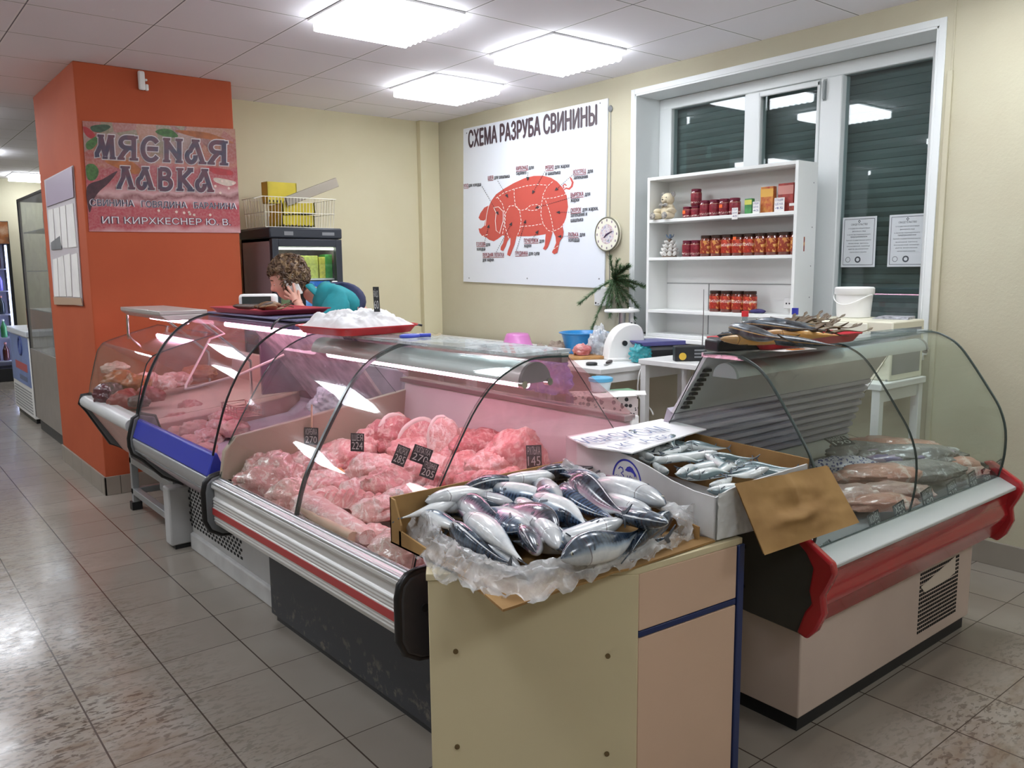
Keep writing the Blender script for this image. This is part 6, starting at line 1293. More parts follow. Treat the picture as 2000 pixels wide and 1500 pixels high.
g = G(); g.tube([(-.004, .0, .115), (-.004, -.004, .5), (-.004, -.002, .87)], .0022, 6); g.ball((-.006, -.002, .87), (.008, .02, .024), 10, 8); g.build('hanging_cord', GREY, t, smooth=60)
g = G(); g.tube([(WX-.004, 4.235, 1.60), (WX-.004, 4.233, 1.34)], .0025, 6); tag(g.build('thin_cable', GREY), 'thin vertical cable between the clock and the white wall box', 'cable')
t = thing('junction_box', 'white rounded wall box below the corner of the pig poster', 'wall box', (WX, 4.285, 1.27)); g = G(); g.prism([(.065, -.065), (.065, .03), (.05, .055), (.02, .068), (-.065, .07), (-.065, -.065)], -.045, 0, 'x'); g.build('cover', WPLASTIC, t, bevel=.008); g = G(); g.cyl((-.047, .045, -.045), (-.045, .045, -.045), .007); g.cyl((-.047, .02, -.05), (-.045, .02, -.05), .004); g.build('hole', BLACK, t)
# fir branch hung on the wall
t = thing('fir_branch', 'bunch of green fir twigs hanging between the wall box and the window', 'fir branch', (WX-.03, 4.15, 1.40)); rb = random.Random(5); NEED = mat('fir_needles', '5c7d52', .6, var=.3, vs=40); TW = mat('fir_twig', '5b4a32', .7)
tw = G(); nd = G()
for a, L in ((-2.2, .36), (-1.9, .30), (-1.5, .24), (-2.6, .30), (-2.0, .20), (-2.8, .32), (-1.2, .2), (-3.1, .3), (2.6, .22), (1.2, .16), (-.9, .16), (2.9, .16), (.6, .2), (-3.0, .24), (-.2, .14), (2.3, .14), (-2.4, .34), (1.7, .18)):
    d0 = Vector((-.12*rb.random(), -math.cos(a)*-1*.9, math.sin(a))); d0 = Vector((-.15*rb.random()-.02, -abs(math.cos(a))*1.0 if rb.random() < .72 else abs(math.cos(a))*.7, math.sin(a))).normalized()
    P_ = [Vector((-.02, 0, 0))+d0*L*s+Vector((0, 0, -.12*L*s*s)) for s in (0, .33, .66, 1)]; S_ = smooth3(P_, 4); tw.tube(S_, [.004*(1-.7*i/(len(S_)-1)) for i in range(len(S_))], 6)
    for i in range(int(L*1100)):
        s = rb.random(); k_ = s*(len(S_)-1); p = S_[int(k_)].lerp(S_[min(len(S_)-1, int(k_)+1)], k_ % 1); e = Vector((rb.uniform(-1, 1), rb.uniform(-1, 1), rb.uniform(-1, 1))); e = (e-d0*e.dot(d0)).normalized(); q = p+(e*.7+d0*.7).normalized()*.034; sd_ = e.cross(d0)*.0030
        nd.add([p+sd_, p-sd_, q], [(0, 1, 2)]); nd.add([p+e*.002+d0*.003, p-e*.002, q], [(0, 1, 2)])
tw.build('twig', TW, t, smooth=60); nd.build('needles', NEED, t)
g = G(); g.box(WX-.018, 1.905, .12, WX, 1.93, 2.42); g.box(WX-.006, 1.91, 2.42, WX, 1.918, CEIL-.002); tag(g.build('cable_duct', WALLM, bevel=.002), 'cream vertical cable duct right of the window', 'cable duct')
# ================================================================ pillar, fridge, woman, store behind
BNX = Y(160, 235, 5.888); 
t = thing('shop_banner', 'colourful butcher shop banner with large letters on the front of the orange pillar', 'banner', (1.72, 5.886, 2.15)); o1 = Vector((1.72, 5.886, 2.15)); BY0 = 5.884
tl, tr, br_, bl = [Y(u, v, BY0)-o1 for u, v in ((161, 236), (459, 252), (470, 455), (174, 452))]
BN = N('banner_print')
def _bn(k):
    x, y, z = k.sep(k.co())[:3]; w = k.math('ADD', z, k.math('ADD', k.math('MULTIPLY', x, -.05), k.math('MULTIPLY', k.math('SUBTRACT', k.noise(7, 3), .5), .11)))
    c = k.ramp(k.n('MapRange', {0: w, 1: -.45, 2: .45}).outputs[0], [(0, 'c9838a'), (.06, 'd9a6a8'), (.1, 'b8454f'), (.24, 'b8404c'), (.27, 'd7a0a4'), (.31, '7c3a3e'), (.34, 'd3a4a4'), (.40, 'b3414a'), (.52, 'a93a40'), (.56, 'b56a55'), (.62, '9c3f33'), (.70, '8f5a45'), (.80, 'a87f70'), (1, 'b39a8c')])
    v = k.n('TexVoronoi', {'Vector': k.co(), 'Scale': 9}); cc = k.ramp(k.sep(v.outputs['Color'])[0], [(0, 'a5402f'), (.2, '6d7a4a'), (.4, 'b06a3a'), (.6, 'a38a80'), (.8, '7a3330'), (1, 'b5745a')], 'CONSTANT')
    up = k.n('MapRange', {0: k.math('ADD', z, k.math('MULTIPLY', x, -.12)), 1: .02, 2: .12}).outputs[0]; c = k.mix(k.math('MULTIPLY', up, .6), c, cc); c = k.mix(k.math('MULTIPLY', k.ramp(k.noise(60, 4, .7), [(.4, (0, 0, 0, 1)), (.7, (1, 1, 1, 1))]), .35), c, 'd9a9a6')
    k.set(color=k.mix(.82, (0, 0, 0, 1), c), rough=.35); return k.m
BN = _bn(BN); g = G(); q = [tl, tr, br_, bl]
g.add([p for p in q]+[p+Vector((0, .0035, 0)) for p in q], [(3, 2, 1, 0), (4, 5, 6, 7), (0, 1, 5, 4), (1, 2, 6, 5), (2, 3, 7, 6), (3, 0, 4, 7)]); bn = g.build('sheet', BN, t)
def BP(px, py, off=0):   # crop coordinates of the banner close-up
    return Y(150+px*.165, 225+py*.165, BY0-.001-off)-o1
lk = [0]
def leaf(poly, m, name):
    Pp = [Vector(p) for p in poly]; n = len(Pp); sm = []
    for i in range(n):
        p0, p1, p2, p3 = Pp[i-1], Pp[i], Pp[(i+1) % n], Pp[(i+2) % n]
        for j in range(5): t = j/5; sm.append(.5*((2*p1)+(p2-p0)*t+(2*p0-5*p1+4*p2-p3)*t*t+(3*p1-p0-3*p2+p3)*t*t*t))
    lk[0] += 1; g = G(); g.add([BP(p.x, p.y, .00005*lk[0]-.0006) for p in sm], [tuple(range(len(sm)))]); g.build(name, m, bn)
GRN = mat('print_green', '4d7a3a', .5, var=.35, vs=40); GRD = mat('print_dark_green', '3f5a40', .5, var=.3, vs=40); PRD = mat('print_red', 'b02a30', .5, var=.15, vs=30); PDK = mat('print_plum', '4d2430', .5, var=.3, vs=30); PCR = mat('print_cream', 'd3bfb0', .5, var=.15, vs=30); POR = mat('print_orange', 'b5652f', .5, var=.25, vs=20)
for poly, m, nm in (([(70, 140), (130, 150), (215, 230), (180, 275), (110, 240)], PRD, 'printed_pepper'), ([(110, 330), (190, 270), (250, 250), (240, 330), (180, 400), (120, 400)], GRN, 'printed_leaf'), ([(930, 190), (1020, 160), (1130, 180), (1200, 250), (1100, 265), (980, 230)], GRN, 'printed_leaf'), ([(110, 600), (200, 580), (260, 660), (220, 760), (130, 760)], GRN, 'printed_leaf'), ([(170, 130), (330, 110), (400, 140), (300, 200), (190, 190)], GRD, 'printed_leaf'),
    ([(120, 850), (300, 760), (480, 660), (380, 800), (270, 900), (200, 1000), (150, 1150)], PDK, 'printed_beet'), ([(1160, 180), (1500, 200), (1700, 260), (1860, 330), (1700, 300), (1400, 260)], POR, 'printed_pumpkin'), ([(1540, 610), (1820, 655), (1830, 710), (1640, 695)], PRD, 'printed_tomato'), ([(1640, 740), (1880, 790), (1800, 840), (1640, 790)], PCR, 'printed_fat'), ([(330, 540), (600, 530), (760, 640), (700, 700), (520, 640)], POR, 'printed_carrot')): leaf(poly, m, nm)
# ornate letters built from strokes (unit box), dark with a pale outline
def arc(cx, cy, rx, ry, a0, a1, n=10): return [(cx+rx*math.cos(math.radians(a0+(a1-a0)*i/n)), cy+ry*math.sin(math.radians(a0+(a1-a0)*i/n))) for i in range(n+1)]
SER = .12
LET = {'М': [[(.12, .05), (.10, .2), (.28, .55), (.28, .95)], [(.28, .95), (.50, .12)], [(.50, .12), (.74, .95)], [(.78, .95), (.84, .06)], [(.14, .97), (.42, .97)], [(.64, .97), (.92, .97)], [(.38, .03), (.60, .03)], [(.72, .03), (.98, .03)]],
 'Я': [[(.78, .03), (.78, .97)], [(.78, .95)]+arc(.42, .73, .26, .22, 90, 270)+[(.78, .50)], [(.52, .50), (.32, .30), (.14, .05)], [(.60, .97), (.95, .97)], [(.60, .03), (.97, .03)], [(.02, .03), (.34, .03)]],
 'С': [arc(.52, .5, .38, .47, 40, 320, 18), [(.36, .52), (.85, .52)]], 'Н': [[(.2, .03), (.2, .97)], [(.8, .03), (.8, .97)], [(.2, .86), (.8, .14)], [(.05, .97), (.36, .97)], [(.64, .97), (.95, .97)], [(.05, .03), (.36, .03)], [(.64, .03), (.95, .03)]],
 'А': [[(.5, .95), (.84, .05)], [(.5, .95), (.30, .60)]+arc(.30, .28, .2, .24, 100, 372, 14), [(.34, .97), (.68, .97)], [(.66, .03), (1.0, .03)]], 'Л': [[(.42, .95), (.38, .5), (.16, .08)], [(.52, .95), (.84, .05)], [(.24, .97), (.72, .97)], [(.66, .03), (1.0, .03)], [(.04, .03), (.26, .03)]],
 'В': [[(.24, .03), (.24, .97)], [(.24, .95)]+arc(.5, .74, .22, .2, 90, -90)+[(.24, .52)], [(.5, .52)]+arc(.52, .28, .30, .25, 90, -90)+[(.24, .04)]], 'К': [[(.24, .03), (.24, .97)], [(.3, .48), (.78, .92)], [(.36, .54), (.84, .06)], [(.06, .97), (.42, .97)], [(.06, .03), (.42, .03)], [(.66, .03), (1.0, .03)], [(.66, .95), (.94, .95)]]}
kk = [0]
def ornate(g1, g2, word, x0, y0, x1, y1, h, skew):
    n = len(word); W = (x1-x0)/n
    for i, ch in enumerate(word):
        bx = x0+i*W+W*.03
        def pl(x, y, off): return BP(x, y, off)
        for st in LET[ch]:
            pts = [(bx+p[0]*W*.94, y0+(bx+p[0]*W*.94-x0)*(y1-y0)/(x1-x0)-p[1]*h) for p in st]; flatbar = len(st) == 2 and abs(st[0][1]-st[1][1]) < .01 and st[0][1] in (.97, .03)
            w = h*(.11 if flatbar else .20)
            ext = lambda P, e: [tuple(Vector(P[0])+(Vector(P[0])-Vector(P[1])).normalized()*e)]+P[1:-1]+[tuple(Vector(P[-1])+(Vector(P[-1])-Vector(P[-2])).normalized()*e)]
            kk[0] += 1; stroke(g1, ext(pts, h*.05), w+h*.085, pl, .0006+.00005*kk[0]); stroke(g2, ext(pts, h*.015), w, pl, .0045+.00005*kk[0])
g1, g2 = G(), G(); ornate(g1, g2, 'МЯСНАЯ', 205, 505, 1805, 590, 275, 0); ornate(g1, g2, 'ЛАВКА', 460, 865, 1630, 905, 260, 0)
g1.build('letter_outline', mat('letter_pale', 'cfc4c4', .5), bn)
LK = N('letter_dark'); z_ = LK.sep(LK.co())[2]; LK.set(color=LK.mix(LK.n('MapRange', {0: LK.noise(12), 1: .35, 2: .65}).outputs[0], '2c2440', '5e2433'), rough=.4); g2.build('lettering', LK.m, bn)
g = G(); gw = G()
def bline(s, xa, ya, xb, yb, h, gd, bold, off, e=0):
    a, b = BP(xa-e, ya, off), BP(xb+e, yb, off); ex = b-a; L = ex.length; ex.normalize(); put_text(gd, s, a, ex, (0, 0, 1), w=L, h=h, bold=bold, en=(0, -1, 0))
hh = (BP(0, 1000)-BP(0, 1078)).length
for s, xa, ya, xb, yb in (('СВИНИНА', 165, 1072, 675, 1082), ('ГОВЯДИНА', 770, 1088, 1300, 1100), ('БАРАНИНА', 1392, 1102, 1885, 1112)): bline(s, xa, ya, xb, yb, hh, gw, .055, .0008, 8); bline(s, xa, ya, xb, yb, hh, g, .012, .0042)
hh2 = (BP(0, 1200)-BP(0, 1282)).length; bline('ИП КИРХКЕСНЕР Ю. В.', 305, 1280, 1820, 1304, hh2, g, .045, .0008, 5); bline('ИП КИРХКЕСНЕР Ю. В.', 305, 1280, 1820, 1304, hh2, gw, .0149, .0042)
gw.build('letter_outline', mat('letter_white', 'dcd3d6', .5), bn); g.build('small_lettering', mat('letter_navy', '2f2a4a', .5), bn)
g = G(); rp = random.Random(3)
for (x, y) in ((1700, 920), (1800, 865), (1850, 810), (1640, 840), (970, 1130), (1180, 1145), (1270, 1155), (1340, 1170), (1390, 1180), (1580, 1180), (1720, 780), (1330, 1150)): c = BP(x, y, .001); g.add([c+Vector((.009*math.cos(a), 0, .009*math.sin(a))) for a in [math.pi*2*i/12 for i in range(12)]], [tuple(range(12))])
g.build('printed_peppercorns', mat('print_pepper', 'd9c0b4', .5), bn)
# white sensor hook on the pillar
P = Y(278, 160, 5.888); t = thing('wall_hook', 'small white plastic bracket high on the orange pillar', 'bracket', (P.x, 5.888, P.z)); g = G(); g.box(-.03, -.03, -.055, .012, 0, .065); g.build('body', WPLASTIC, t, bevel=.01); g = G(); g.box(.012, -.025, -.055, .032, 0, -.015); g.box(.012, -.022, .005, .028, 0, .02); g.build('clip', WPLASTIC, t, bevel=.006)
# information board with paper pockets on the pillar's side
t = thing('info_board', 'tall white information board with paper pockets on the side of the orange pillar', 'notice board', (1.238, 6.6, 1.7)); o2 = Vector((1.238, 6.6, 1.7)); q = [X(u, v, 1.232)-o2 for u, v in ((86, 352), (142, 323), (161, 598), (106, 590))]
g = G(); g.add(q+[p+Vector((.006, 0, 0)) for p in q], [(3, 2, 1, 0), (4, 5, 6, 7), (0, 1, 5, 4), (1, 2, 6, 5), (2, 3, 7, 6), (3, 0, 4, 7)]); bd2 = g.build('board', mat('board_greywhite', 'c9c2c6', .4), t)
def IB(x, y, off=0): return X(70+x*.2, 310+y*.2, 1.2315-off)-o2
for i, (a, b, c, d) in enumerate((((118, 500), (165, 490), (185, 830), (140, 840)), ((172, 488), (225, 472), (250, 850), (200, 850)), ((232, 470), (285, 455), (310, 870), (262, 870)), ((292, 452), (360, 435), (395, 860), (320, 868)), ((165, 985), (205, 972), (225, 1345), (180, 1348)), ((212, 970), (265, 945), (295, 1345), (232, 1345)), ((272, 945), (330, 925), (352, 1345), (305, 1345)), ((345, 940), (400, 920), (432, 1355), (362, 1350)))):
    g = G(); qq = [IB(*a, .004), IB(*b, .004), IB(*c, .004), IB(*d, .004)]; g.add(qq+[p+Vector((.0035, 0, 0)) for p in qq], [(3, 2, 1, 0), (4, 5, 6, 7), (0, 1, 5, 4), (1, 2, 6, 5), (2, 3, 7, 6), (3, 0, 4, 7)]); g.build('paper_pocket', PAPER, bd2)
for nm, qd, m in (('header', [(95, 220), (350, 75), (368, 375), (105, 470)], mat('header_lilac', 'b3a6b8', .4)), ('grey_leaflet', [(145, 820), (230, 755), (250, 880), (150, 890)], GREY), ('bottom_strip', [(170, 1350), (440, 1362), (455, 1430), (180, 1425)], mat('strip_beige', 'b59a82', .5))):
    g = G(); qq = [IB(*p, .0065) for p in qd]; g.add(qq+[p+Vector((.002, 0, 0)) for p in qq], [(3, 2, 1, 0), (4, 5, 6, 7), (0, 1, 5, 4), (1, 2, 6, 5), (2, 3, 7, 6), (3, 0, 4, 7)]); g.build(nm, m, bd2)
# ---- glass-door fridge behind the woman
FX0, FX1, FY0, FY1, FH = 2.43, 2.985, 5.80, 6.36, 1.795
t = thing('display_fridge', 'grey fridge with a dark framed glass door standing behind the woman', 'fridge', (FX0, FY0, 0)); W_, D_ = FX1-FX0, FY1-FY0
FG = mat('fridge_side', 'a99aa0', .4, .2); FK = mat('fridge_frame', '2c3038', .4)
g = G(); g.box(0, .02, .08, .02, D_, FH-.08); g.box(W_-.02, .02, .08, W_, D_, FH-.08); g.box(0, D_-.02, .08, W_, D_, FH-.08); g.box(0, .02, .06, W_, D_, .10); g.box(0, .02, FH-.1, W_, D_, FH-.08); g.build('cabinet', FG, t)
g = G(); g.box(-.012, -.02, FH-.08, W_+.012, D_, FH); g.build('header', FK, t, bevel=.012); g = G(); put_text(g, 'ХОЛОД', (.12, -.0212, FH-.056), (1, 0, 0), (0, 0, 1), w=.14, h=.026, en=(0, -1, 0)); put_text(g, 'ВЫСОТА', (.33, -.0212, FH-.056), (1, 0, 0), (0, 0, 1), w=.16, h=.026, en=(0, -1, 0)); 
g = G(); g.box(.10, -.0215, FH-.058, .17, -.02, FH-.03); g.box(.40, -.0215, FH-.055, .50, -.02, FH-.032); g.build('badge', GREY, t)
g = G(); g.box(0, -.03, .1, .05, .018, FH-.085); g.box(W_-.05, -.03, .1, W_, .018, FH-.085); g.box(.05, -.03, .1, W_-.05, .018, .17); g.box(.05, -.03, FH-.14, W_-.05, .018, FH-.085); dr = g.build('door', FK, t, bevel=.004)
g = G(); g.box(.05, -.012, .17, W_-.05, -.006, FH-.14); g.build('door_glass', GLASS, dr); g = G(); g.box(W_-.10, -.05, 1.36, W_-.055, -.028, 1.40); g.build('door_handle', WPLASTIC, dr, bevel=.008)
g = G(); g.box(0, 0.02, 0, W_, D_, .06); g.build('foot', BLACK, t)
g = G(); 
for z in (.45, .80, 1.12, 1.42): g.box(.025, .04, z-.012, W_-.025, D_-.03, z)
g.build('wire_shelf', WHITE, t)
g = G(); g.box(.03, .03, FH-.16, W_-.03, .06, FH-.145); g.build('light_strip', emis('fridge_strip', 'f4ffe8', 6), t)
g = G(); g.box(.24, -.035, 1.02, .44, -.031, 1.40); ps = g.build('door_poster', N('blue_poster').set(rough=.4).m, dr); k = N('splash_print'); k.set(color=k.ramp(k.math('ADD', k.noise(9, 5, .7), k.math('MULTIPLY', k.math('SUBTRACT', k.sep(k.co())[0], .28), -2.2)), [(.35, '2765b5'), (.5, '5c9ad8'), (.62, 'dfe9f0')]), rough=.35); ps.data.materials[0] = k.m
for i, (x, z, w, h, c, l) in enumerate(((.07, 1.46, .10, .15, 'd9d36a', 'yellow packets seen through the fridge door, upper left'), (.20, 1.46, .05, .17, '4fa04a', 'green carton in the fridge beside the yellow packets'), (.26, 1.44, .14, .17, 'cfd66a', 'lime carton in the middle of the fridge top shelf'), (.41, 1.44, .05, .16, 'd6cf5a', 'small yellow carton on the right of the fridge top shelf'), (.46, 1.43, .06, .18, '45a04f', 'tall green carton at the right of the fridge top shelf'), (.06, 1.14, .10, .2, '8a9a6a', 'olive carton on the second fridge shelf'), (.40, 1.13, .09, .2, '5fa050', 'green carton on the second fridge shelf, right of the blue poster'), (.27, 1.425, .12, .015, '555', 'x'))[:7]):
    tag(place(G().box(-w/2, -.05, 0, w/2, .05, h).build('carton', mat('carton%d' % i, c, .5, var=.25, vs=40), bevel=.003), (FX0+x+w/2, FY0+.12+.0*i, 1.421 if z > 1.4 else 1.121)), l, 'carton', 'cartons in the fridge')
# wire basket with yellow boxes and a grey rail on the fridge
t = thing('wire_basket', 'white wire basket on top of the dark fridge', 'basket', (2.70, 6.05, FH)); g = G(); 
for i in range(23): x = -.27+.54*i/22; g.tube([(x-.02*0, -.2, .22), (x, -.18, .004), (x, .18, .004), (x, .2, .22)], .0022, 5)
for z, e in ((.004, 0), (.11, .01), (.22, .02)): g.tube([(-.27-e, -.18-e, z), (.27+e, -.18-e, z), (.27+e, .18+e, z), (-.27-e, .18+e, z)], .003, 6, closed=True)
for j in range(9): y = -.18+.36*j/8; g.tube([(-.29, y, .22), (-.27, y, .004), (.27, y, .004), (.29, y, .22)], .0022, 5)
g.tube([(-.29, -.2, .22), (-.36, -.2, .20)], .004, 6); g.build('wire', mat('basket_wire', 'd8d4c4', .4, .3), t, smooth=60)
YEL = mat('yellow_plastic', 'd8c326', .4, var=.1)
def ycrate(label, P, w, d, h, rz=0, tilt=0):
    t = thing('yellow_box', label, 'box', P, rz, 'yellow boxes in the wire basket'); t.rotation_euler = (0, tilt, rz); g = G(); e = .008; g.box(-w/2, -d/2, 0, w/2, d/2, e); g.box(-w/2, -d/2, 0, w/2, -d/2+e, h); g.box(-w/2, d/2-e, 0, w/2, d/2, h); g.box(-w/2, -d/2, 0, -w/2+e, d/2, h); g.box(w/2-e, -d/2, 0, w/2, d/2, h); g.build('walls', YEL, t)
    g = G(); 
    for i in range(8): x = -w/2+w*(i+.5)/8; g.box(x-.006, -d/2-.002, h*.06, x+.004, -d/2, h*.16)
    g.build('slots', BLACK, t); return t
ycrate('lowest yellow plastic box in the wire basket', (2.70, 6.02, FH+.012), .26, .24, .085); ycrate('yellow plastic box stacked on the lowest one', (2.71, 6.02, FH+.099), .26, .24, .085, .0, -.06); ycrate('tall yellow box standing upright at the back of the wire basket', (2.66, 6.13, FH+.19), .24, .10, .16, .05)
g = G(); g.box(-.24, -.012, -.035, .24, .012, .035); r_ = tag(place(g.build('metal_rail', mat('rail_greybeige', '9a9284', .45, .3), bevel=.004), (2.82, 5.90, FH+.275), (0, -.36, .12)), 'long grey flat bar sticking out of the wire basket', 'bar')
# ---- things on top of the meat counters
red_tray('dark pink tray of dried fish on top of the blue-striped counter', (1.66, 4.02, 1.274), .36, .62, .05, mat('rose_tray', 'b5434e', .35), .025)
DRY = [mat('dried_a', '6a4a30', .6, var=.35, vs=25), mat('dried_b', '8a6238', .55, var=.35, vs=25), mat('dried_c', '543a2e', .6, var=.35, vs=25)]
rd = random.Random(9)
dpos = [((430, 604), (500, 600), 0), ((445, 610), (520, 605), 2), ((470, 600), (540, 600), 1), ((490, 606), (560, 600), 0), ((515, 602), (588, 596), 1), ((540, 608), (590, 598), 1), ((455, 598), (515, 594), 2), ((500, 596), (565, 593), 0)]
wl = ('at the far left of the pink tray', 'at the front left of the pink tray', 'second from the left in the back', 'in the middle of the pink tray', 'with its tail at the right rim', 'plump brown one at the right end', 'on top at the left', 'on top in the middle')
for i, ((a, b), (c, d), k) in enumerate(dpos):
    H_, T_ = Z(a, b, 1.308+.004*(i % 3)), Z(c, d, 1.308); v = T_-H_; T_ = H_+v.normalized()*min(.24, max(.16, v.length)); c_ = (H_+T_)/2; sh_ = Vector((max(1.60, min(1.72, c_.x))-c_.x, max(3.84, min(4.20, c_.y))-c_.y, 0)); H_ += sh_; T_ += sh_; fish('dried_fish', 'brown dried fish '+wl[i], H_, T_, 1.2 if i % 2 else -1.4, DRY[k], 200+i, .12, .06, .12, 'fish', 'dried fish on the pink tray', FIND, False, 12)
red_tray('bright red tray under the white plastic bag on the long meat counter', (1.60, 2.99, 1.234), .38, .40, .1, mat('bright_red_tray', 'd8323a', .3), .03, .08)
def wbag(u, v):
    a, b = (u-.5)*2, (v-.5)*2; n = fbm(Vector((u*4, v*4, 0)), 1.5, 4, 11); h = max(0, 1-a**4)*max(0, 1-b**4); return (a*.17*(1+.05*n), b*.18*(1+.05*n), .012+.055*h+.022*n*h)
g = G(); g.grid(wbag, 60, 60); g.grid(lambda u, v: (wbag(u, v)[0], wbag(u, v)[1], .008), 10, 10); tag(place(g.build('white_bag', mat('bag_white', 'ecebec', .5, bump=.3, bs=50), None, smooth=45), (1.60, 2.99, 1.248), (0, 0, .1)), 'white crumpled plastic wrap heaped on the bright red tray', 'plastic wrap')
P = X(682, 606, 1.64); tag_card('grey tag standing upright in the white wrap on the red tray', (1.66, 2.93, 1.365), (.3, -.95, 0), (0, .05, 1), .03, .10, [('ЯЙЦО', .5), ('60', .7)])
t = thing('weighing_scale', 'white scale display seen edge-on behind the dried fish', 'scale', (Z(506, 604, 1.274).x, Z(506, 604, 1.274).y, 1.273), -.65); g = G(); g.box(-.10, -.04, .02, .10, .04, .085); g.build('housing', WPLASTIC, t, bevel=.018, seg=3); g = G(); g.box(-.078, -.042, .032, .078, -.039, .072); g.build('display', mat('lcd_dark', '3f4a48', .2), t); g = G(); g.box(-.1, -.05, 0, .1, .05, .02); g.build('base', GREY, t, bevel=.006)
g = G(); g.tube(smooth3([Vector(p) for p in ((1.95, 3.05, 1.24), (1.75, 3.3, 1.277), (1.5, 3.42, 1.277), (1.42, 3.36, 1.27), (1.38, 3.33, 1.24))], 6), .005, 8); tag(g.build('cable', BLACK, None, smooth=60), 'black cable lying on the counter top beside the red tray', 'cable')
g = G(); g.tube([(1.62+.035*math.cos(a), 2.62+.02*math.sin(a), 1.238) for a in [math.pi*2*i/20 for i in range(20)]], .007, 8, closed=True); g.tube([(1.66, 2.62, 1.238), (1.70, 2.60, 1.238)], .007, 8); tag(g.build('plastic_clip', mat('clip_blue', '4a58c8', .4), None, smooth=60), 'small blue plastic ring on top of the long meat counter', 'clip')
# ---- the woman on the phone
SKIN = mat('skin', 'd8a08c', .5, var=.06, vs=20); k = N('hair_brown'); nz = k.noise(30, 4, .6); k.set(color=k.ramp(nz, [(.3, '3c2a20'), (.5, '5b4330'), (.68, '8d7350'), (.8, '6a5038')]), rough=.55); HAIR = k.m
SHIRT = mat('teal_shirt', '1d8f98', .75, var=.12, vs=14, bump=.2, bs=20); VEST = mat('navy_vest', '2b2f52', .8, var=.1); TROU = mat('dark_trousers', '25262c', .8)
def skin_mesh(verts, edges, radii, sub=2, root=0):
    me = bpy.data.meshes.new('sk'); me.from_pydata([tuple(v) for v in verts], edges, []); o = bpy.data.objects.new('sk', me); COL.objects.link(o)
    m = o.modifiers.new('s', 'SKIN'); m.use_smooth_shade = True
    for i, r in enumerate(radii): sv = me.skin_vertices[0].data[i]; sv.radius = r if isinstance(r, tuple) else (r, r); sv.use_root = (i == root)
    u = o.modifiers.new('u', 'SUBSURF'); u.levels = u.render_levels = sub
    bpy.context.view_layer.update(); r_ = bpy.data.meshes.new_from_object(o.evaluated_get(bpy.context.evaluated_depsgraph_get()))
    V = [tuple(v.co) for v in r_.vertices]; Fs = [tuple(p.vertices) for p in r_.polygons]; bpy.data.objects.remove(o); bpy.data.meshes.remove(r_); return V, Fs
# figure frame: +x = the way she faces, +y = her left, z up
WP = Vector((2.38, 4.83, 0)); WR = math.radians(155)
tw_ = thing('person', 'curly-haired woman in teal shirt and navy vest holding a phone to her ear', 'person', WP, WR)
HD = Vector((.235, .0, 1.42)); tilt = Matrix.Rotation(math.radians(24), 3, 'Y')   # head tipped forward
def headfn(d, p):
    x, y, z = d; r = 1.0
    def gs(cx, cy, cz, s): return math.exp(-((x-cx)**2+(y-cy)**2+(z-cz)**2)/s)
    r += .20*gs(.99, 0, -.12, .012)+.12*gs(.97, 0, .02, .012)           # nose
    r += .05*gs(.93, 0, .34, .08)-.07*(gs(.92, .32, .08, .02)+gs(.92, -.32, .08, .02))   # brow, eye sockets
    r += .05*(gs(.8, .5, -.22, .05)+gs(.8, -.5, -.22, .05))+.07*gs(.82, 0, -.52, .012)+.05*gs(.8, 0, -.42, .006)+.12*gs(.68, 0, -.78, .05)   # cheeks, lips, chin
    q = p*r
    if z < -.1: q.y *= 1+.35*(z+.1); 
    return q
g = G(); g.ball(HD, (.098, .076, .118), 56, 40, fn=headfn, rot=tilt)
hv, hf = list(g.v), list(g.f)

# one skinned surface for torso, neck, arms and legs
sk = [(-.30, 0, .92), (-.25, 0, 1.03), (-.16, 0, 1.19), (-.06, 0, 1.285), (.05, 0, 1.315), (.15, 0, 1.355),
      (-.07, .165, 1.285), (.03, .26, 1.03), (.165, .155, 1.25), (.18, .135, 1.285),
      (-.07, -.165, 1.285), (.0, -.25, 1.02), (.10, -.20, .93), (.16, -.17, .93),
      (-.30, .09, .86), (-.24, .095, .48), (-.28, .095, .08), (-.14, .10, .04), (-.30, -.09, .86), (-.24, -.095, .48), (-.28, -.095, .08), (-.14, -.10, .04)]
ed = [(0, 1), (1, 2), (2, 3), (3, 4), (4, 5), (3, 6), (6, 7), (7, 8), (8, 9), (3, 10), (10, 11), (11, 12), (12, 13), (0, 14), (14, 15), (15, 16), (16, 17), (0, 18), (18, 19), (19, 20), (20, 21)]
ra = [(.16, .13), (.15, .125), (.155, .125), (.125, .11), (.062, .062), (.052, .052), .055, .048, .036, .027, .055, .048, .034, .027, .10, .065, .042, .038, .10, .065, .042, .038]
V, Fs = skin_mesh(sk, ed, ra)
g = G(); g.add(hv, hf); g.add(V, Fs)
# hand closed on the phone: palm, four fingers and a thumb, each its own chain
hk = [(.165, .155, 1.25), (.178, .138, 1.285), (.195, .126, 1.315),
      (.190, .124, 1.345), (.198, .117, 1.380), (.203, .108, 1.408), (.208, .127, 1.338), (.226, .121, 1.368), (.236, .107, 1.388),
      (.218, .127, 1.325), (.241, .120, 1.346), (.253, .105, 1.360), (.222, .122, 1.308), (.246, .113, 1.322), (.258, .100, 1.330), (.170, .118, 1.318), (.172, .102, 1.348), (.180, .094, 1.372)]
he = [(0, 1), (1, 2), (2, 3), (3, 4), (4, 5), (2, 6), (6, 7), (7, 8), (2, 9), (9, 10), (10, 11), (2, 12), (12, 13), (13, 14), (1, 15), (15, 16), (16, 17)]
hr_ = [.026, (.028, .018), (.032, .016), .0095, .009, .0075, .0098, .0092, .0078, .0094, .0088, .0074, .0084, .0078, .0066, .011, .0098, .008]
V2, F2 = skin_mesh(hk, he, hr_); g.add(V2, F2)
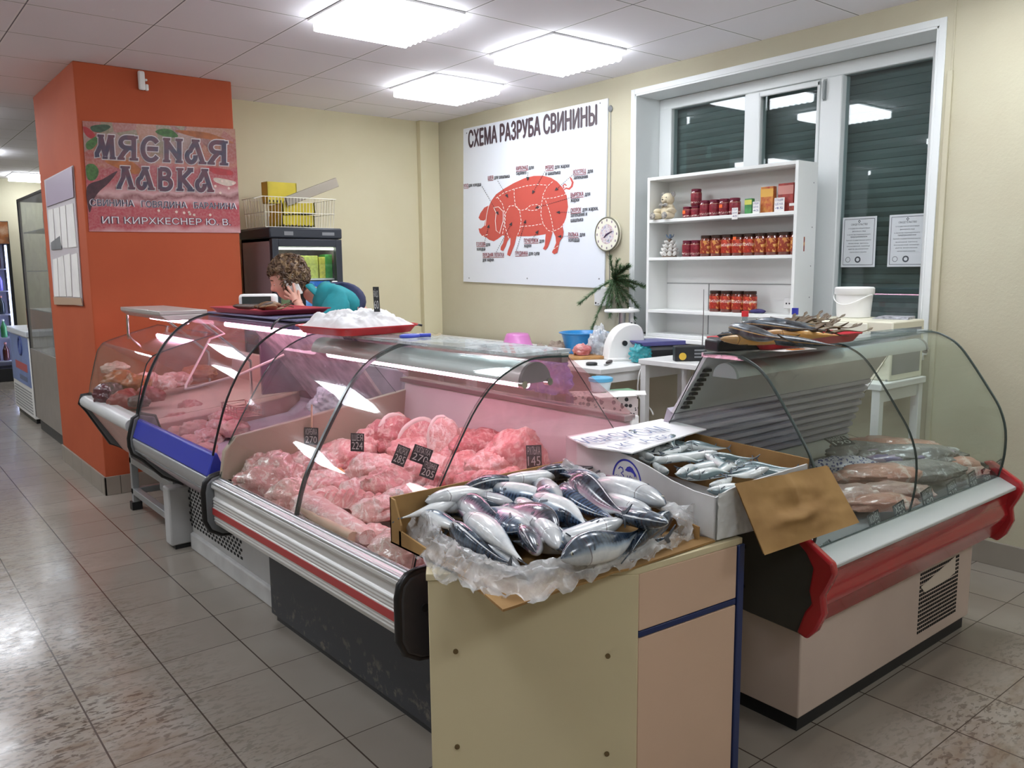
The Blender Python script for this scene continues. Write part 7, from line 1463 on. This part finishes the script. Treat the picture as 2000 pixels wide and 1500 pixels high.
hk2 = [(p[0]+.10, -p[1]-.0, p[2]*0+1.0) for p in [(.19, .13, 0)]]
hn = [(p_[0]-.12, p_[1]-.04, p_[2]-.07) for p_ in [(.26, -.14, 1.0), (.30, -.125, 1.0), (.335, -.115, 1.0), (.37, -.135, .99), (.395, -.135, .975), (.375, -.115, .99), (.405, -.112, .973), (.37, -.097, .99), (.398, -.092, .975), (.36, -.082, .99), (.382, -.074, .978), (.315, -.09, 1.0), (.34, -.068, .99)]]
V3, F3 = skin_mesh(hn, [(0, 1), (1, 2), (2, 3), (3, 4), (2, 5), (5, 6), (2, 7), (7, 8), (2, 9), (9, 10), (1, 11), (11, 12)], [.027, (.018, .03), (.016, .032), .0095, .008, .0098, .008, .0094, .0078, .0085, .007, .011, .0085]); g.add(V3, F3)
g.build('body', SKIN, tw_, smooth=80)
# clothes: shirt with short sleeves and collar, vest, trousers
cv = [sk[0], sk[1], sk[2], sk[3], (.09, 0, 1.34), sk[6], (-.03, .21, 1.18), (.015, .25, 1.06), sk[10], (-.04, -.21, 1.17), (-.01, -.24, 1.06)]
V, Fs = skin_mesh(cv, [(0, 1), (1, 2), (2, 3), (3, 4), (3, 5), (5, 6), (6, 7), (3, 8), (8, 9), (9, 10)], [(.17, .14), (.165, .14), (.17, .14), (.16, .15), .112, .10, .095, .085, .10, .095, .085])
V = [tuple(Vector(v)*1.0+Vector((0, 0, 0))+.012*fbm(Vector(v)*14, 1, 3, 4)*Vector((.5, .8, .5))) for v in V]
g = G(); g.add(V, Fs); sh = g.build('shirt', SHIRT, tw_, smooth=80)
g = G(); g.tube([(.065+.09*math.cos(a)*.6, .095*math.sin(a), 1.345+.055*math.cos(a)) for a in [math.radians(40+280*i/20) for i in range(21)]], .027, 10, flat=.55); g.build('collar', SHIRT, sh, smooth=60)
V, Fs = skin_mesh([sk[0], sk[1], sk[2], (-.08, 0, 1.27), (-.07, .09, 1.295), (-.07, -.09, 1.295), (.02, 0, 1.30)], [(0, 1), (1, 2), (2, 3), (3, 4), (3, 5), (3, 6)], [(.185, .155), (.18, .155), (.185, .155), (.175, .15), (.115, .118), (.115, .118), (.125, .12)])
g = G(); g.add(V, Fs); g.build('vest', VEST, tw_, smooth=80)
V, Fs = skin_mesh([(-.30, 0, .94)]+[sk[i] for i in (14, 15, 18, 19)]+[(-.28, .095, .09), (-.28, -.095, .09)], [(0, 1), (1, 2), (2, 5), (0, 3), (3, 4), (4, 6)], [(.18, .15), .12, .085, .12, .085, .065, .065])
g = G(); g.add(V, Fs); g.build('trousers', TROU, tw_, smooth=80)
for s in (-1, 1): g = G(); g.ball((-.20, s*.098, .045), (.13, .052, .045), 20, 10); g.build('shoe', BLACK, tw_, smooth=60)
# face details
def HP(x, y, z): return HD+tilt @ Vector((x, y, z))
for s in (-1, 1):
    g = G(); g.ball(HP(.077, s*.031, .010), (.010, .013, .007), 14, 10); g.ball(HP(.0835, s*.031, .007), .0045, 10, 8, 1); g.build('eye', [mat('eye_white_%d' % (s+1), 'd9cdc6', .3), mat('iris_%d' % (s+1), '3b2c22', .2)], tw_, smooth=60)
    g = G(); g.tube([HP(.089, s*.014, .036), HP(.090, s*.03, .043), HP(.080, s*.048, .036)], [.003, .004, .002], 6); g.build('eyebrow', HAIR, tw_, smooth=60)
    g = G(); g.ball(HP(-.005, s*.076, .0), (.016, .008, .028), 14, 10, rot=tilt); g.build('ear', SKIN, tw_, smooth=60)
g = G(); g.tube([HP(.076, -.022, -.055), HP(.085, -.008, -.053), HP(.086, 0, -.055), HP(.085, .008, -.053), HP(.076, .022, -.055)], [.002, .0045, .004, .0045, .002], 8); g.tube([HP(.075, -.02, -.060), HP(.083, 0, -.064), HP(.075, .02, -.060)], [.002, .005, .002], 8); g.build('lips', mat('lips', 'b5666a', .4), tw_, smooth=60)
def hairfn(d, p):
    q = p*(1+.16*fbm(d, 2.6, 4, 3)+.05*math.sin(14*d.x+11*d.z+6*fbm(d, 3, 2, 8)))
    f = max(0, min(1, (d.x-.30)/.25))*max(0, min(1, (.42-d.z)/.25)); f = max(f, max(0, min(1, (-.62-d.z)/.2)))
    return q*(1-.42*f)
HC_ = HP(-.022, 0, .03); g = G(); g.ball(HC_, (.122, .112, .128), 56, 40, fn=hairfn, rot=tilt)
rh = random.Random(4)
for i in range(560):
    while True:
        d = Vector((rh.gauss(0, 1), rh.gauss(0, 1), rh.gauss(0, 1))).normalized()
        if not (d.x > .42 and d.z < .46) and d.z > -.72: break
    b = HC_+tilt @ Vector((d.x*.116, d.y*.108, d.z*.122)); t1 = d.cross(Vector((rh.uniform(-1, 1), rh.uniform(-1, 1), rh.uniform(-1, 1)))).normalized(); t1 = tilt @ t1; dn = tilt @ d; t2 = dn.cross(t1); R1 = rh.uniform(.008, .017); ph = rh.random()*6.3; L = rh.uniform(.03, .055)
    P_ = [b+dn*(.004+R1*.6*math.cos(ph+w*4.4))+t2*R1*math.sin(ph+w*4.4)+t1*L*(w-.5)+Vector((0, 0, -.02*w*w)) for w in [j/9 for j in range(10)]]
    g.tube(P_, [.0045*(1-.7*j/9)+.0012 for j in range(10)], 5)
g.build('hair', HAIR, tw_, smooth=70)
# the phone she holds: a thing of its own
ph_ = thing('mobile_phone', 'white mobile phone pressed to the ear of the woman', 'phone', (0, 0, 0)); M_ = Matrix.Rotation(WR, 4, 'Z'); M_.translation = WP
c = M_ @ Vector((.206, .100, 1.392)); ph_.location = c; ph_.rotation_euler = (math.radians(0), math.radians(24), WR); g = G(); g.box(-.036, -.005, -.07, .036, .005, .07); g.build('case', WPLASTIC, ph_, bevel=.004); g = G(); g.box(-.032, -.0056, -.062, .032, -.005, .062); g.build('screen', BLACK, ph_)
# ---- the store behind the pillar
dfx1 = Y(31, 600, 13.1).x; dfz = Y(14, 432, 13.1).z
t = thing('drinks_fridge', 'tall black lit drinks fridge with bottles at the far left edge', 'fridge', (dfx1-.32, 13.1, 0)); h = dfz
g = G(); g.box(-.32, .0, 0, -.28, .5, h); g.box(.28, .0, 0, .32, .5, h); g.box(-.32, .46, 0, .32, .5, h); g.box(-.32, 0, 0, .32, .5, .18); g.box(-.32, 0, h-.06, .32, .5, h); g.build('cabinet', BLACK, t, bevel=.004)
HDR = N('fridge_header'); HDR.set(color=HDR.ramp(HDR.noise(7, 4), [(.3, '6b4a34'), (.5, 'a5673a'), (.7, 'cfae92')]), rough=.4); g = G(); g.box(-.31, -.02, h-.30, .31, .02, h-.01); g.build('header', HDR.m, t)
g = G(); g.box(-.28, .015, .2, .28, .02, h-.31); g.build('door_glass', GLASS, t); lv = [.28, .60, .92, 1.24, 1.54]
g = G(); g.box(-.275, .40, .18, -.262, .44, h-.32); g.box(.262, .05, .18, .275, .09, h-.32); g.build('light_strip', emis('cool_strip', 'cfd6ff', 9), t)
g = G()
for z in lv: g.box(-.28, .06, z-.015, .28, .44, z)
g.box(-.28, .44, .18, .28, .455, h-.3); g.build('shelf', mat('shelf_lilac', 'c5c4dc', .4), t)
BC = [mat('drink_%d' % i, c, .2, coat=.5) for i, c in enumerate(('3a2026', '7a6fc0', '2a3a2a', '3f8a58', '4a1a1c', '1f2a34'))]; CP_ = [RED, WPLASTIC, mat('cap_pink', 'd08a86', .4)]
wn = ('lowest', 'second lowest', 'middle', 'second highest', 'highest')
for si, z in enumerate(lv):
    for bi in range(4):
        x = -.16+.11*bi; bottle(f'drink bottle on the {wn[si]} lit fridge shelf, {ORD[bi]} from the left', (dfx1-.32+x, 13.24, z+.001), .04, .25, BC[(4, 2, 5, 1, 0)[si] if bi % 3 else 3 if si == 1 else (4, 2, 5, 1, 0)[si]], CP_[(si+bi) % 3 if si else 2], group='bottles in the lit drinks fridge')
fy1, fy0, fx = 10.3, 9.15, 1.335; fz = X(27, 690, fx).z
t = thing('chest_freezer', 'low ice cream freezer with a light blue front panel in the store behind', 'freezer', (fx, 9.7, 0)); fz = .92
g = G(); g.box(0, -.55, .05, .6, .6, fz-.06); g.build('body', WPLASTIC, t, bevel=.01); g = G(); g.box(-.004, -.53, .36, .0, .58, fz-.07); bp = g.build('front_panel', mat('panel_blue', '7f95cc', .4, var=.15, vs=4), t); g = G(); g.box(-.02, -.57, fz-.06, .62, .62, fz); g.build('lid', mat('freezer_lid', 'cfd4da', .3), t, bevel=.01)
g = G(); g.box(-.006, -.4, .50, -.004, .3, .58); g.box(-.006, -.35, .40, -.004, .1, .45, 1); g.build('panel_print', [mat('print_redpink', 'b5585c', .5), mat('print_slate', '5f6a86', .5)], bp)
g = G(); g.tube([(-.006, -.1+.09*math.cos(a), .75+.09*math.sin(a)) for a in [math.pi*2*i/18 for i in range(19)]], .012, 6); g.build('panel_logo', mat('logo_navy', '3a4a86', .5), bp)
g = G(); holes(g, .0, -.5, .55, .08, .32, 16, 8, (.02, .008)); g.build('vent_grille', GREY, t); g = G(); g.box(.02, -.5, 0, .58, .55, .05); g.build('kick_plinth', BLACK, t)
t = thing('carton_box', 'small brown box standing on the low ice cream freezer', 'box', (1.55, 9.6, .92)); g = G(); g.box(-.12, -.15, 0, .12, .15, .2); g.build('card', mat('box_redbrown', '8a5240', .7), t)
t = thing('glass_showcase', 'tall glass showcase with a steel base and dark frame beside the orange pillar', 'showcase', (1.31, 8.1, 0)); H_ = 2.15
g = G(); g.box(0, -.8, .12, .55, .8, .78); g.build('base', mat('showcase_steel', 'a09a94', .35, .4, var=.06), t, bevel=.004); g = G(); g.box(.03, -.78, 0, .53, .78, .12); g.build('kick_plinth', DGREY, t); g = G()
for y in (-.8, .78):
    for x in (0, .53): g.box(x, y, .78, x+.02, y+.02, H_)
g.box(0, -.8, H_-.02, .55, .8, H_); g.box(0, .775, .12, .025, .81, H_); g.build('frame', mat('frame_black', '2c2a2c', .4), t)
g = G(); g.box(.004, -.78, .78, .01, .78, H_-.02); g.build('front_glass', glass_mat('showcase_glass', 'e9ecee', .06, haze=.15, hazec='b5b5bc'), t); g = G()
for z in (1.15, 1.5, 1.85): g.box(.03, -.77, z-.008, .52, .77, z)
g.build('glass_shelf', mat('shelf_glassy', 'aab0b5', .2), t); g = G(); g.box(.54, -.78, .78, .55, .78, H_-.02); g.build('back_panel', mat('showcase_back', '8e8c90', .5), t)
SC = [mat('ware_%d' % i, c, .5, var=.3, vs=30) for i, c in enumerate(('7a6a8c', '4a4048', 'b3a9a5', '8c5a52', '5b6b84'))]; rw = random.Random(2)
wz = ('bottom', 'second', 'third', 'top')
for zi, z in enumerate((.781, 1.151, 1.501, 1.851)):
    for i in range(3): w, h = rw.uniform(.14, .22), rw.uniform(.16, .28); tag(place(G().box(-.08, -w/2, 0, .08, w/2, h).build('goods_box', SC[(zi+i*2) % 5], bevel=.004), (1.31+.25, 8.62-.35*i, z)), f'packaged goods in the glass showcase, {wz[zi]} level, {ORD[i]} from the far end', 'packet', 'goods in the glass showcase')
